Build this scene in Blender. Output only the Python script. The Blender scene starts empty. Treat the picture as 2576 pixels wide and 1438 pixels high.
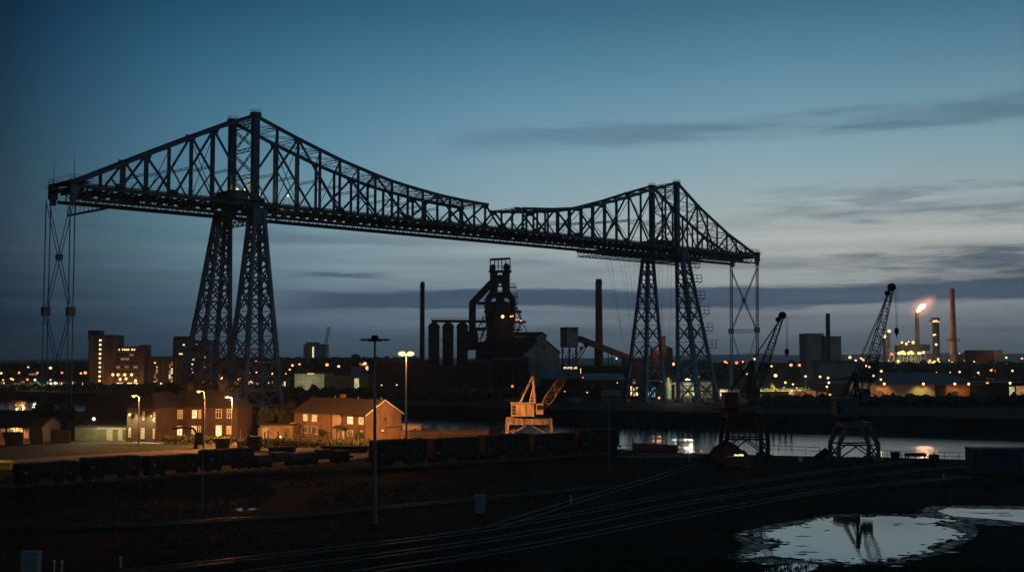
import bpy, math, random
from mathutils import Vector, Matrix
random.seed(7)
V = Vector
S = bpy.context.scene
COL = S.collection
# ---------------------------------------------------------------- camera maths
F = 2950.0; CX = 1288.0; CY = 719.0; HC = 16.0
TL = math.atan(179.0/F); CT = math.cos(TL); ST = math.sin(TL)
def ray(px, py):
    a = (px-CX)/F; b = (CY-py)/F
    return V((a, CT-b*ST, ST+b*CT))
def P(px, py, Y):
    d = ray(px, py); k = Y/d.y
    return V((d.x*k, Y, HC+d.z*k))
def G(px, py, z0=0.0):
    d = ray(px, py); k = (z0-HC)/d.z
    return V((d.x*k, d.y*k, z0))
def XH(px, Y, h):
    return (px-CX)/F*(Y*CT+(h-HC)*ST)
# ---------------------------------------------------------------- materials
def nt(m):
    m.use_nodes = True
    return m.node_tree.nodes, m.node_tree.links
MATS = {}
def mat(name, col, rough=0.8, metal=0.0, var=0.35, scale=0.6, bump=0.0, bscale=None, col2=None, stretch=None, kind='noise', spec=None):
    if name in MATS: return MATS[name]
    m = bpy.data.materials.new(name); n, l = nt(m)
    b = n['Principled BSDF']
    b.inputs['Roughness'].default_value = rough; b.inputs['Metallic'].default_value = metal
    if spec is not None: b.inputs['Specular IOR Level'].default_value = spec
    tc = n.new('ShaderNodeTexCoord'); mp = n.new('ShaderNodeMapping')
    l.new(tc.outputs['Object'], mp.inputs['Vector'])
    if stretch: mp.inputs['Scale'].default_value = stretch
    nz = n.new('ShaderNodeTexNoise'); nz.inputs['Scale'].default_value = scale; nz.inputs['Detail'].default_value = 6
    l.new(mp.outputs[0], nz.inputs['Vector'])
    cr = n.new('ShaderNodeValToRGB')
    c2 = col2 or tuple(c*(1-var) for c in col)
    c1 = tuple(min(1, c*(1+var*0.6)) for c in col) if not col2 else col
    cr.color_ramp.elements[0].position = 0.35; cr.color_ramp.elements[0].color = (*c2, 1)
    cr.color_ramp.elements[1].position = 0.65; cr.color_ramp.elements[1].color = (*c1, 1)
    l.new(nz.outputs['Fac'], cr.inputs[0])
    out = cr.outputs[0]
    if kind == 'brick':
        br = n.new('ShaderNodeTexBrick'); br.inputs['Scale'].default_value = 1.0
        br.inputs['Brick Width'].default_value = 0.45; br.inputs['Row Height'].default_value = 0.15
        br.inputs['Mortar Size'].default_value = 0.018
        cx = n.new('ShaderNodeCombineXYZ'); sp = n.new('ShaderNodeSeparateXYZ'); ad = n.new('ShaderNodeMath'); ad.operation = 'ADD'
        l.new(tc.outputs['Object'], sp.inputs[0]); l.new(sp.outputs[0], ad.inputs[0]); l.new(sp.outputs[1], ad.inputs[1])
        l.new(ad.outputs[0], cx.inputs[0]); l.new(sp.outputs[2], cx.inputs[1]); l.new(cx.outputs[0], br.inputs['Vector'])
        br.inputs['Color1'].default_value = (0.75, 0.75, 0.75, 1); br.inputs['Color2'].default_value = (1.15, 1.1, 1.05, 1); br.inputs['Mortar'].default_value = (0.55, 0.6, 0.6, 1)
        mx = n.new('ShaderNodeMixRGB'); mx.blend_type = 'MULTIPLY'; mx.inputs[0].default_value = 1
        l.new(out, mx.inputs[1]); l.new(br.outputs['Color'], mx.inputs[2]); out = mx.outputs[0]
    l.new(out, b.inputs['Base Color'])
    if kind in ('ribs', 'planks'):
        wv = n.new('ShaderNodeTexWave'); wv.inputs['Scale'].default_value = 1.2; wv.inputs['Distortion'].default_value = 0.4
        wv.bands_direction = 'DIAGONAL' if kind == 'ribs' else 'Z'
        l.new(tc.outputs['Object'], wv.inputs['Vector'])
        bp = n.new('ShaderNodeBump'); bp.inputs['Strength'].default_value = 0.5; bp.inputs['Distance'].default_value = 0.1
        l.new(wv.outputs['Fac'], bp.inputs['Height']); l.new(bp.outputs[0], b.inputs['Normal'])
    elif bump:
        n2 = n.new('ShaderNodeTexNoise'); n2.inputs['Scale'].default_value = bscale or scale*6; n2.inputs['Detail'].default_value = 5
        l.new(mp.outputs[0], n2.inputs['Vector'])
        bp = n.new('ShaderNodeBump'); bp.inputs['Strength'].default_value = 0.6; bp.inputs['Distance'].default_value = bump
        l.new(n2.outputs['Fac'], bp.inputs['Height']); l.new(bp.outputs[0], b.inputs['Normal'])
    MATS[name] = m
    return m
def emit(name, col, strength, var=0.0, scale=1.5):
    if name in MATS: return MATS[name]
    m = bpy.data.materials.new(name); n, l = nt(m)
    n.remove(n['Principled BSDF'])
    e = n.new('ShaderNodeEmission'); e.inputs[0].default_value = (*col, 1); e.inputs[1].default_value = strength
    if var:
        tc = n.new('ShaderNodeTexCoord'); nz = n.new('ShaderNodeTexNoise'); nz.inputs['Scale'].default_value = scale
        nz.inputs['Detail'].default_value = 3
        l.new(tc.outputs['Object'], nz.inputs['Vector'])
        mr = n.new('ShaderNodeMapRange'); mr.inputs[1].default_value = 0.3; mr.inputs[2].default_value = 0.7
        mr.inputs[3].default_value = strength*(1-var); mr.inputs[4].default_value = strength*(1+var)
        l.new(nz.outputs['Fac'], mr.inputs[0]); l.new(mr.outputs[0], e.inputs[1])
    l.new(e.outputs[0], n['Material Output'].inputs[0])
    m.cycles.emission_sampling = 'NONE'
    MATS[name] = m
    return m
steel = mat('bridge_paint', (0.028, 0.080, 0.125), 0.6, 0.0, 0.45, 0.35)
steel_leg = mat('bridge_paint_legs_lit', (0.042, 0.125, 0.200), 0.58, 0.0, 0.4, 0.3)  # same blue paint, lightened in place of light on the legs from below
steel_dark = mat('grimy_steel', (0.012, 0.016, 0.022), 0.7, 0.0, 0.4, 0.4)
cable_m = mat('wire_rope', (0.03, 0.04, 0.05), 0.6)
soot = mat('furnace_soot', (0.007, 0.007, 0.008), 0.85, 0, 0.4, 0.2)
concrete = mat('concrete', (0.12, 0.115, 0.11), 0.9, 0, 0.3, 0.3)
conc_dk = mat('dirty_concrete', (0.065, 0.05, 0.043), 0.9, 0, 0.3, 0.15)
palewall = mat('pale_cladding', (0.27, 0.27, 0.28), 0.85, 0, 0.3, 0.12)
lavwall = mat('weathered_grey_cladding', (0.22, 0.22, 0.25), 0.8, 0, 0.35, 0.12)
darkroof = mat('slate_roof', (0.007, 0.007, 0.009), 0.75, 0, 0.3, 0.4)
tileroof = mat('clay_tile_roof', (0.045, 0.032, 0.024), 0.9, 0, 0.3, 0.9, kind='ribs')
tinroof = mat('tin_sheet_roof', (0.13, 0.14, 0.17), 0.6, 0.0, 0.35, 0.1)
brick = mat('dark_brick', (0.045, 0.025, 0.021), 0.9, 0, 0.3, 0.5, kind='brick')
brick2 = mat('brown_brick', (0.20, 0.125, 0.075), 0.9, 0, 0.25, 0.5, kind='brick')
brick2_ = 0
render_m = mat('pale_render', (0.42, 0.36, 0.28), 0.9, 0, 0.15, 0.8)
sand = mat('sand_cladding', (0.30, 0.26, 0.21), 0.8, 0, 0.2, 0.2)
white_p = mat('white_paint', (0.62, 0.60, 0.56), 0.6, 0, 0.1, 1)
glass_dk = mat('dark_glass', (0.03, 0.035, 0.04), 0.12, 0, 0.2, 1)
curtain = mat('net_curtain', (0.42, 0.38, 0.34), 0.9, 0, 0.4, 4)
wood = mat('fence_wood', (0.10, 0.08, 0.06), 0.9, 0, 0.4, 1.2, stretch=(6, 6, 0.6))
rust = mat('rusty_wagon_steel', (0.040, 0.033, 0.030), 0.85, 0, 0.55, 0.8, kind='planks')
black_s = mat('black_steel', (0.010, 0.010, 0.012), 0.7, 0, 0.3, 1)
rail_m = mat('rail_steel', (0.09, 0.08, 0.075), 0.42, 0.9, 0.4, 0.5)
sleeper_m = mat('sleeper_timber', (0.014, 0.012, 0.011), 0.95)
galv = mat('galvanised_steel', (0.16, 0.17, 0.18), 0.55, 0.3, 0.3, 0.7)
cream = mat('cream_crane_paint', (0.42, 0.34, 0.23), 0.7, 0, 0.3, 0.9, col2=(.26, .17, .10), stretch=(1.5, 1.5, .5))
cream_r = mat('rust_streaked_cream', (0.36, 0.28, 0.19), 0.8, 0, .3, 1.4, col2=(.08, .045, .03), stretch=(1.6, 1.6, .35))
redp = mat('faded_red_paint', (0.15, 0.05, 0.045), 0.7, 0, 0.35, 0.8)
bluegrey = mat('blue_grey_paint', (0.09, 0.11, 0.13), 0.6, 0, 0.4, 0.8)
leaf = mat('foliage', (0.035, 0.045, 0.018), 0.8, 0, 0.5, 2.5)
leaf_g = mat('garden_foliage', (0.07, 0.085, 0.022), 0.8, 0, 0.5, 2.5)
bark = mat('bark', (0.05, 0.04, 0.03), 0.9)
pinkwall = mat('pink_brick_wall', (0.10, 0.05, 0.048), 0.9, 0, 0.3, 0.5)
green_lit = mat('green_lit_paint', (0.22, 0.25, 0.13), 0.6, 0, 0.25, 0.4)  # green tint of the light is put into this paint
chim_m = mat('brick_chimney', (0.075, 0.045, 0.035), 0.9, 0, 0.3, 0.15)
coal_m = mat('spoil_earth', (0.018, 0.017, 0.016), 0.95, 0, 0.4, 0.6, bump=0.25, bscale=1.5)
L_SOD = (1.0, 0.38, 0.10); L_WRM = (1.0, 0.66, 0.28); L_WHT = (1.0, 0.93, 0.82); L_YEL = (1.0, 0.78, 0.30); L_RED = (1.0, 0.16, 0.08); L_PNK = (1.0, 0.72, 0.80)
EM = {'sod': emit('sodium_lamp_glow', (1, .33, .10), 2.2), 'wrm': emit('warm_lamp_glow', (1, .47, .17), 2.8), 'wht': emit('white_lamp_glow', L_WHT, 1.6), 'yel': emit('yellow_lamp_glow', (1, .70, .24), 1.8),
      'red': emit('red_lamp_glow', (1, .2, .12), 1.6), 'pnk': emit('arc_lamp_glow', L_PNK, 14), 'big': emit('floodlight_glow', (1.0, 0.42, 0.13), 5.5)}
w_warm = emit('lit_window_warm', (1.0, 0.60, 0.24), 0.9, 0.5, 1.8)
w_yel = emit('lit_window_yellow', (1.0, 0.74, 0.36), 1.3, 0.5, 1.8)
w_dim = emit('lit_window_dim', (1.0, 0.52, 0.20), 0.28, 0.6, 0.7)
w_blue = emit('lit_window_cool', (0.5, 0.8, 0.95), 0.35, 0.5, 1.2)
w_grn = emit('lit_bay_greenish', (0.9, 0.85, 0.4), 0.55, 0.5, 0.4)
# ---------------------------------------------------------------- mesh builder
class MB:
    def __init__(s): s.v = []; s.f = []
    def add(s, vs, fs):
        o = len(s.v); s.v += [tuple(p) for p in vs]; s.f += [tuple(i+o for i in f) for f in fs]; return s
    def bar(s, p, q, w, h=None, up=None):
        p = V(p); q = V(q); h = h or w; d = q-p
        if d.length < 1e-6: return s
        d.normalize(); up = V(up) if up else V((0, 0, 1))
        if abs(d.dot(up)) > 0.98: up = V((1, 0, 0)) if abs(d.x) < .9 else V((0, 1, 0))
        a = d.cross(up).normalized()*w/2; b = a.cross(d).normalized()*h/2
        vs = [p-a-b, p+a-b, p+a+b, p-a+b, q-a-b, q+a-b, q+a+b, q-a+b]
        return s.add(vs, [(0, 3, 2, 1), (4, 5, 6, 7), (0, 1, 5, 4), (1, 2, 6, 5), (2, 3, 7, 6), (3, 0, 4, 7)])
    def box(s, c, sz, rz=0.0):
        x, y, z = [k/2 for k in sz]; ca, sa = math.cos(rz), math.sin(rz); c = V(c); vs = []
        for dz in (-z, z):
            for dx, dy in ((-x, -y), (x, -y), (x, y), (-x, y)):
                vs.append(c+V((dx*ca-dy*sa, dx*sa+dy*ca, dz)))
        return s.add(vs, [(0, 3, 2, 1), (4, 5, 6, 7), (0, 1, 5, 4), (1, 2, 6, 5), (2, 3, 7, 6), (3, 0, 4, 7)])
    def cyl(s, p, q, r1, r2=None, n=12, cap=True):
        p = V(p); q = V(q); r2 = r1 if r2 is None else r2; d = (q-p).normalized()
        up = V((0, 0, 1)) if abs(d.z) < .95 else V((1, 0, 0))
        a = d.cross(up).normalized(); b = d.cross(a)
        vs = []
        for c, r in ((p, r1), (q, r2)):
            for i in range(n):
                t = 2*math.pi*i/n; vs.append(c+a*math.cos(t)*r+b*math.sin(t)*r)
        fs = [(i, (i+1) % n, n+(i+1) % n, n+i) for i in range(n)]
        if cap: fs += [tuple(range(n))[::-1], tuple(range(n, 2*n))]
        return s.add(vs, fs)
    def ball(s, c, r, n=8, m=5, zs=1.0, half=False):
        c = V(c); vs = []; fs = []
        for j in range(m+1):
            ph = (math.pi/2 if half else math.pi)*j/m
            for i in range(n):
                t = 2*math.pi*i/n
                vs.append(c+V((math.sin(ph)*math.cos(t)*r, math.sin(ph)*math.sin(t)*r, math.cos(ph)*r*zs)))
        for j in range(m):
            for i in range(n):
                fs.append((j*n+i, (j+1)*n+i, (j+1)*n+(i+1) % n, j*n+(i+1) % n))
        return s.add(vs, fs)
    def prism(s, pts, z0, z1):
        n = len(pts)
        vs = [(p[0], p[1], z0) for p in pts]+[(p[0], p[1], z1) for p in pts]
        return s.add(vs, [tuple(range(n))[::-1], tuple(range(n, 2*n))]+[(i, (i+1) % n, n+(i+1) % n, n+i) for i in range(n)])
    def loft(s, secs):
        n = len(secs[0]); vs = [p for q in secs for p in q]; fs = []
        for k in range(len(secs)-1):
            for i in range(n): fs.append((k*n+i, k*n+(i+1) % n, (k+1)*n+(i+1) % n, (k+1)*n+i))
        fs += [tuple(range(n))[::-1], tuple(range((len(secs)-1)*n, len(secs)*n))]
        return s.add(vs, fs)
    def tube(s, pts, r, n=8):
        for a, b in zip(pts, pts[1:]): s.cyl(a, b, r, n=n)
        for a in pts[1:-1]: s.ball(a, r*1.0, n, 4)
        return s
    def quad(s, a, b, c, d): return s.add([a, b, c, d], [(0, 1, 2, 3)])
    def lattice(s, p, q, wid, side, n, t=0.12):
        p = V(p); q = V(q); side = V(side).normalized()*wid/2
        s.bar(p-side, q-side, t); s.bar(p+side, q+side, t)
        for i in range(n):
            a = p.lerp(q, i/n); b = p.lerp(q, (i+1)/n); sg = 1 if i % 2 else -1
            s.bar(a-side*sg, b+side*sg, t*0.7)
        return s
ORG = {}
def empty(name, loc=(0, 0, 0), rz=0.0):
    o = bpy.data.objects.new(name, None); COL.objects.link(o); o.location = loc; o.rotation_euler = (0, 0, rz); o.empty_display_size = 0.5
    ORG[o.name] = V(loc) if rz == 0 else None
    return o
def tag(o, label=None, cat=None, group=None, kind=None):
    if label: o['label'] = label
    if cat: o['category'] = cat
    if group: o['group'] = group
    if kind: o['kind'] = kind
    return o
def thing(name, label, cat, loc=(0, 0, 0), group=None, rz=0.0):
    return tag(empty(name, loc, rz), label, cat, group)
def part(name, mb, m, parent=None, local=False, label=None, smooth=False):
    off = V((0, 0, 0))
    if parent is not None and not local:
        off = ORG.get(parent.name) or V((0, 0, 0))
    me = bpy.data.meshes.new(name)
    me.from_pydata([(a-off.x, b-off.y, c-off.z) for a, b, c in mb.v], [], mb.f)
    me.materials.append(m); me.validate()
    if smooth:
        for p in me.polygons: p.use_smooth = True
    o = bpy.data.objects.new(name, me); COL.objects.link(o)
    if parent is not None: o.parent = parent
    ORG[o.name] = off
    if label: o['label'] = label
    return o
KIDS = {}
def dup(root, loc, rz=0.0, label=None, group=None, scale=None):
    def kids(o): return [c for c in bpy.data.objects if c.parent == o]
    if root.name not in KIDS: KIDS[root.name] = [(c, kids(c)) for c in kids(root)]
    r = root.copy(); COL.objects.link(r); r.location = loc; r.rotation_euler = (0, 0, rz)
    if scale: r.scale = scale if isinstance(scale, tuple) else (scale,)*3
    if label: r['label'] = label
    if group: r['group'] = group
    for c, gs in KIDS[root.name]:
        k = c.copy(); COL.objects.link(k); k.parent = r
        for g in gs:
            q = g.copy(); COL.objects.link(q); q.parent = k
    return r
class Protos:                      # first use moves the proto itself, later uses copy it
    def __init__(s, root): s.root = root; s.used = False
    def put(s, loc, rz, label, group=None, scale=None):
        if not s.used:
            s.used = True; dup_keys = s.root; _ = KIDS.setdefault(s.root.name, [(c, [g for g in bpy.data.objects if g.parent == c]) for c in bpy.data.objects if c.parent == s.root])
            o = s.root; o.location = loc; o.rotation_euler = (0, 0, rz); o['label'] = label
            if group: o['group'] = group
            if scale: o.scale = scale if isinstance(scale, tuple) else (scale,)*3
            return o
        return dup(s.root, loc, rz, label, group, scale or (1, 1, 1))
def light(name, loc, col, power, r=0.3, parent=None):
    ld = bpy.data.lights.new(name, 'POINT'); ld.color = col; ld.energy = power; ld.shadow_soft_size = r
    o = bpy.data.objects.new(name, ld); COL.objects.link(o)
    if parent is not None:
        o.parent = parent; off = ORG.get(parent.name) or V((0, 0, 0)); o.location = V(loc)-off
    else: o.location = loc
    return o
def spot(name, loc, to, col, power, ang=130, r=0.3, parent=None):
    ld = bpy.data.lights.new(name, 'SPOT'); ld.color = col; ld.energy = power; ld.shadow_soft_size = r; ld.spot_size = math.radians(ang); ld.spot_blend = 0.6
    o = bpy.data.objects.new(name, ld); COL.objects.link(o)
    off = V((0, 0, 0))
    if parent is not None: o.parent = parent; off = ORG.get(parent.name) or V((0, 0, 0))
    o.location = V(loc)-off
    o.rotation_euler = (V(to)-V(loc)).to_track_quat('-Z', 'Y').to_euler()
    return o
# ---------------------------------------------------------------- ground and river
def interp(tab, x):
    if x <= tab[0][0]: return tab[0][1]
    for (a, b), (c, d) in zip(tab, tab[1:]):
        if x <= c: return b+(d-b)*(x-a)/(c-a)
    return tab[-1][1]
NB = [(-6000, 5500), (-600, 700), (-200, 385), (-150, 357), (-110, 345), (-80, 336), (-58, 316), (-17, 262), (24, 199), (64, 188), (120, 165), (300, 60), (6000, -3300)]
FB = [(-6000, 6000), (-600, 905), (-219, 532), (-36, 386), (1.5, 361), (107, 288), (300, 170), (6000, -3000)]
def ground():
    xs = sorted(set([-6000, -4000, -2000, -1200, -800, -600, -500, -400]+list(range(-320, 331, 10))+[400, 500, 700, 1000, 2000, 4000, 6000]))
    mb = MB(); cols = []
    for x in xs:
        n = interp(NB, x)+random.uniform(-.6, .6); fb = interp(FB, x)+random.uniform(-2, 2)
        fb = max(fb, n+20)
        mud = interp([(-6000, 3), (20, 4), (60, 14), (90, 24), (6000, 26)], x)
        y0 = min(-200, n-400)
        rows = [(y0, 0), (y0*.5+n*.5 if y0 > -250 else n-200, 0), (n-60, 0), (n-25, 0), (n-.3, 0), (n, -5.5), (n+6, -6), (fb-3, -6), (fb, -4.0+random.uniform(-.05, .1)),
                (fb+mud, -3.2+random.uniform(-.15, .15)), (fb+mud+7, 0), (fb+mud+40, 0), (fb+mud+200, 0), (max(fb+1500, 7000), 0)]
        cols.append([V((x, a, b)) for a, b in rows])
    R = len(cols[0])
    vs = [p for c in cols for p in c]; fs = []
    for i in range(len(cols)-1):
        for j in range(R-1): fs.append((i*R+j, (i+1)*R+j, (i+1)*R+j+1, i*R+j+1))
    mb.add(vs, fs)
    m = mat('ground_mix', (0.025, 0.0255, 0.021), 0.95, 0, 0.5, 0.09, bump=0.15, bscale=1.6, col2=(0.008, 0.0082, 0.007), spec=0.03)
    tag(part('ground', mb, m), kind='structure')
ground()
wm = bpy.data.materials.new('river_water'); n, l = nt(wm); b = n['Principled BSDF']
b.inputs['Base Color'].default_value = (0.012, 0.018, 0.022, 1); b.inputs['Roughness'].default_value = 0.12; b.inputs['IOR'].default_value = 1.33
tc = n.new('ShaderNodeTexCoord'); mp = n.new('ShaderNodeMapping'); mp.inputs['Rotation'].default_value = (0, 0, 0.7); mp.inputs['Scale'].default_value = (1.0, 0.5, 1)
l.new(tc.outputs['Object'], mp.inputs[0])
n1 = n.new('ShaderNodeTexNoise'); n1.inputs['Scale'].default_value = 0.55; n1.inputs['Detail'].default_value = 5; n1.inputs['Roughness'].default_value = 0.65
l.new(mp.outputs[0], n1.inputs['Vector'])
bp = n.new('ShaderNodeBump'); bp.inputs['Strength'].default_value = 1.0; bp.inputs['Distance'].default_value = 0.07
l.new(n1.outputs['Fac'], bp.inputs['Height']); l.new(bp.outputs[0], b.inputs['Normal'])
mb = MB(); mb.quad((-6000, -3600, -4), (6000, -3600, -4), (6000, 7000, -4), (-6000, 7000, -4))
tag(part('river_water', mb, wm), kind='structure')
# puddle water: nearly still
pm = bpy.data.materials.new('puddle_water'); n, l = nt(pm); b = n['Principled BSDF']
b.inputs['Base Color'].default_value = (0.008, 0.01, 0.012, 1); b.inputs['Roughness'].default_value = 0.02; b.inputs['IOR'].default_value = 1.6
tc = n.new('ShaderNodeTexCoord'); n1 = n.new('ShaderNodeTexNoise'); n1.inputs['Scale'].default_value = 1.3; n1.inputs['Detail'].default_value = 4
l.new(tc.outputs['Object'], n1.inputs['Vector'])
n2 = n.new('ShaderNodeTexNoise'); n2.inputs['Scale'].default_value = .55; n2.inputs['Detail'].default_value = 9; n2.inputs['Roughness'].default_value = .68; l.new(tc.outputs['Object'], n2.inputs['Vector'])
mk = n.new('ShaderNodeMapRange'); mk.inputs[1].default_value = .68; mk.inputs[2].default_value = .73; l.new(n2.outputs['Fac'], mk.inputs[0])
mud_b = n.new('ShaderNodeBsdfPrincipled'); mud_b.inputs['Base Color'].default_value = (.012, .0115, .010, 1); mud_b.inputs['Roughness'].default_value = .55; mud_b.inputs['Specular IOR Level'].default_value = .3
ms = n.new('ShaderNodeMixShader'); l.new(mk.outputs[0], ms.inputs[0]); l.new(b.outputs[0], ms.inputs[1]); l.new(mud_b.outputs[0], ms.inputs[2]); l.new(ms.outputs[0], n['Material Output'].inputs[0])
bp = n.new('ShaderNodeBump'); bp.inputs['Strength'].default_value = 0.6; bp.inputs['Distance'].default_value = 0.006
l.new(n1.outputs['Fac'], bp.inputs['Height']); l.new(bp.outputs[0], b.inputs['Normal'])
def puddle(pix, jag=0.35, z=0.006, seed=1):
    rr = random.Random(seed); pts = [G(*p, z) for p in pix]; out = []
    for a, b2 in zip(pts, pts[1:]+pts[:1]):
        L = (b2-a).length; k = max(2, int(L/0.25))
        nrm = V(((b2-a).y, -(b2-a).x, 0)).normalized()
        ph = [rr.uniform(0, 6.28) for _ in range(5)]
        for i in range(k):
            t = i/k; env = math.sin(math.pi*t)
            d = env*jag*(math.sin(3.1*t*L+ph[0])*.4+math.sin(7.3*t*L+ph[1])*.3+math.sin(15*t*L+ph[2])*.2+rr.uniform(-.15, .15))
            out.append(a.lerp(b2, t)+nrm*d)
    return out
def poly_obj(name, pts, m, holes=()):
    me = bpy.data.meshes.new(name); import bmesh
    bm = bmesh.new(); vs = [bm.verts.new(p) for p in pts]
    f = bm.faces.new(vs); bmesh.ops.triangulate(bm, faces=[f])
    bm.normal_update()
    for f in bm.faces:
        if f.normal.z < 0: f.normal_flip()
    bm.to_mesh(me); bm.free(); me.materials.append(m)
    o = bpy.data.objects.new(name, me); COL.objects.link(o); return tag(o, kind='structure')
wet = bpy.data.materials.new('wet_mud'); n, l = nt(wet); b = n['Principled BSDF']; b.inputs['Base Color'].default_value = (.010, .0095, .008, 1)
tcw = n.new('ShaderNodeTexCoord'); nw = n.new('ShaderNodeTexNoise'); nw.inputs['Scale'].default_value = 1.1; nw.inputs['Detail'].default_value = 8; nw.inputs['Roughness'].default_value = .7; l.new(tcw.outputs['Object'], nw.inputs['Vector'])
mw = n.new('ShaderNodeMapRange'); mw.inputs[1].default_value = .42; mw.inputs[2].default_value = .62; mw.inputs[3].default_value = .34; mw.inputs[4].default_value = .75; l.new(nw.outputs['Fac'], mw.inputs[0]); l.new(mw.outputs[0], b.inputs['Roughness'])
mv = n.new('ShaderNodeMapRange'); mv.inputs[1].default_value = .45; mv.inputs[2].default_value = .58; mv.inputs[3].default_value = .22; mv.inputs[4].default_value = .03; l.new(nw.outputs['Fac'], mv.inputs[0]); l.new(mv.outputs[0], b.inputs['Specular IOR Level'])
bpw = n.new('ShaderNodeBump'); bpw.inputs['Distance'].default_value = .05; bpw.inputs['Strength'].default_value = .7; nw2 = n.new('ShaderNodeTexNoise'); nw2.inputs['Scale'].default_value = 4; nw2.inputs['Detail'].default_value = 6; l.new(tcw.outputs['Object'], nw2.inputs['Vector']); l.new(nw2.outputs['Fac'], bpw.inputs['Height']); l.new(bpw.outputs[0], b.inputs['Normal'])
poly_obj('wet_mud', puddle([(1825, 1402), (1880, 1372), (1840, 1345), (1920, 1322), (2000, 1309), (2100, 1292), (2330, 1292), (2450, 1318), (2460, 1343), (2420, 1366), (2350, 1396), (2240, 1418), (2060, 1422), (1900, 1412)], .7, .002, 31), wet)
poly_obj('wet_mud', puddle([(2300, 1290), (2340, 1272), (2480, 1270), (2700, 1276), (2700, 1326), (2480, 1320), (2380, 1306)], .6, .003, 32), wet)
poly_obj('puddle', puddle([(1852, 1397), (1905, 1385), (1960, 1372), (1975, 1362), (1905, 1350), (1880, 1345), (1935, 1332), (2010, 1318), (2060, 1302), (2120, 1299), (2230, 1297),
    (2330, 1300), (2380, 1305), (2423, 1308), (2350, 1316), (2400, 1330), (2431, 1341), (2400, 1356), (2330, 1374), (2350, 1386), (2290, 1396), (2230, 1410), (2150, 1416), (2060, 1412), (1985, 1404), (1940, 1396), (1885, 1402)], 0.3, seed=3), pm)
poly_obj('puddle', puddle([(2358, 1284), (2385, 1277), (2470, 1279), (2580, 1281), (2700, 1290), (2700, 1316), (2576, 1313), (2520, 1306), (2440, 1300), (2400, 1298)], 0.3, seed=5), pm)
poly_obj('puddle', puddle([(1915, 1440), (1950, 1424), (2030, 1415), (2062, 1421), (2045, 1432), (1990, 1446)], 0.2, seed=6), pm)
poly_obj('puddle', puddle([(978, 1236), (1005, 1229), (985, 1222), (1020, 1218), (1000, 1212), (1052, 1211), (1060, 1218), (1030, 1226), (1040, 1234), (1000, 1238)], 0.3, seed=8), pm)
poly_obj('puddle', puddle([(575, 1282), (600, 1277), (650, 1276), (652, 1280), (610, 1285)], 0.2, seed=9), pm)
poly_obj('puddle', puddle([(720, 1195), (745, 1192), (765, 1193), (750, 1197)], 0.2, seed=10), pm)
BIGP = [(1852, 1397), (1960, 1372), (1975, 1362), (1880, 1345), (2010, 1318), (2060, 1302), (2120, 1299), (2230, 1297), (2330, 1300), (2423, 1308), (2350, 1316), (2431, 1341), (2400, 1356), (2330, 1374), (2350, 1386), (2230, 1410), (2060, 1412), (1985, 1404), (1885, 1402)]
rp = random.Random(77)
def blob(px, py, w_, h_, seed):
    rb = random.Random(seed); n_ = 14; return [(px+math.cos(6.283*i/n_)*w_*rb.uniform(.5, 1.2), py+math.sin(6.283*i/n_)*h_*rb.uniform(.5, 1.2)) for i in range(n_)]
for k in range(15):
    a, b2 = rp.choice(list(zip(BIGP, BIGP[1:]+BIGP[:1]))); t = rp.random(); sx = -1 if a[0] < 2100 else 1
    px = a[0]+(b2[0]-a[0])*t+sx*rp.uniform(10, 60); py = a[1]+(b2[1]-a[1])*t+rp.uniform(-5, 5)+(8 if a[1] > 1360 else -6 if a[1] < 1310 else 0)
    poly_obj('puddle', puddle(blob(px, py, rp.uniform(6, 26), rp.uniform(.8, 2.4), 100+k), .1, .007, 200+k), pm)
# mud islands breaking the big puddle
mud = MB(); rr = random.Random(21)
for px, py, w in [(2290, 1317, 2.2), (2030, 1394, 1.6), (2035, 1373, 1.4), (2030, 1413, 1.0), (2018, 1387, 2.4), (2260, 1320, 1.1), (2005, 1348, .9), (2085, 1333, .25), (1960, 1399, .7), (1935, 1360, 1.2), (2390, 1312, 1.8), (2500, 1290, 1.6), (2450, 1289, .9), (2545, 1296, 1.3), (2300, 1385, .8), (2260, 1396, 1.2), (2235, 1402, 1.0), (2210, 1406, .6), (2410, 1338, .5), (2375, 1356, .6), (2040, 1326, .7), (2100, 1311, .5)]:
    for k in range(max(1, int(w*1.6))):
        c = G(px, py)+V((rr.uniform(-w, w)*.8, rr.uniform(-.12, .12)*w, 0)); r = rr.uniform(.12, .3)
        pts = [c+V((math.cos(t*.785)*r*rr.uniform(1.6, 4.2), math.sin(t*.785)*r*rr.uniform(.5, .9), 0.012)) for t in range(8)]
        mud.add(pts+[c+V((0, 0, 0.05))], [(i, (i+1) % 8, 8) for i in range(8)])
for a_, b_ in zip(BIGP, BIGP[1:]+BIGP[:1]):
    for k in range(int(math.hypot(a_[0]-b_[0], (a_[1]-b_[1])*4)/9)):
        t = rr.random(); c = G(a_[0]+(b_[0]-a_[0])*t, a_[1]+(b_[1]-a_[1])*t)+V((rr.gauss(0, .35), rr.gauss(0, .45), 0)); r = rr.uniform(.05, .28)
        pts = [c+V((math.cos(t_*.785)*r*rr.uniform(.8, 2.4), math.sin(t_*.785)*r*rr.uniform(.5, .9), 0.012)) for t_ in range(8)]
        mud.add(pts+[c+V((0, 0, 0.06))], [(i, (i+1) % 8, 8) for i in range(8)])
tag(part('mud_clods', mud, coal_m), 'small clods of mud breaking the surface of the large puddle', 'mud', kind='stuff')
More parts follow.
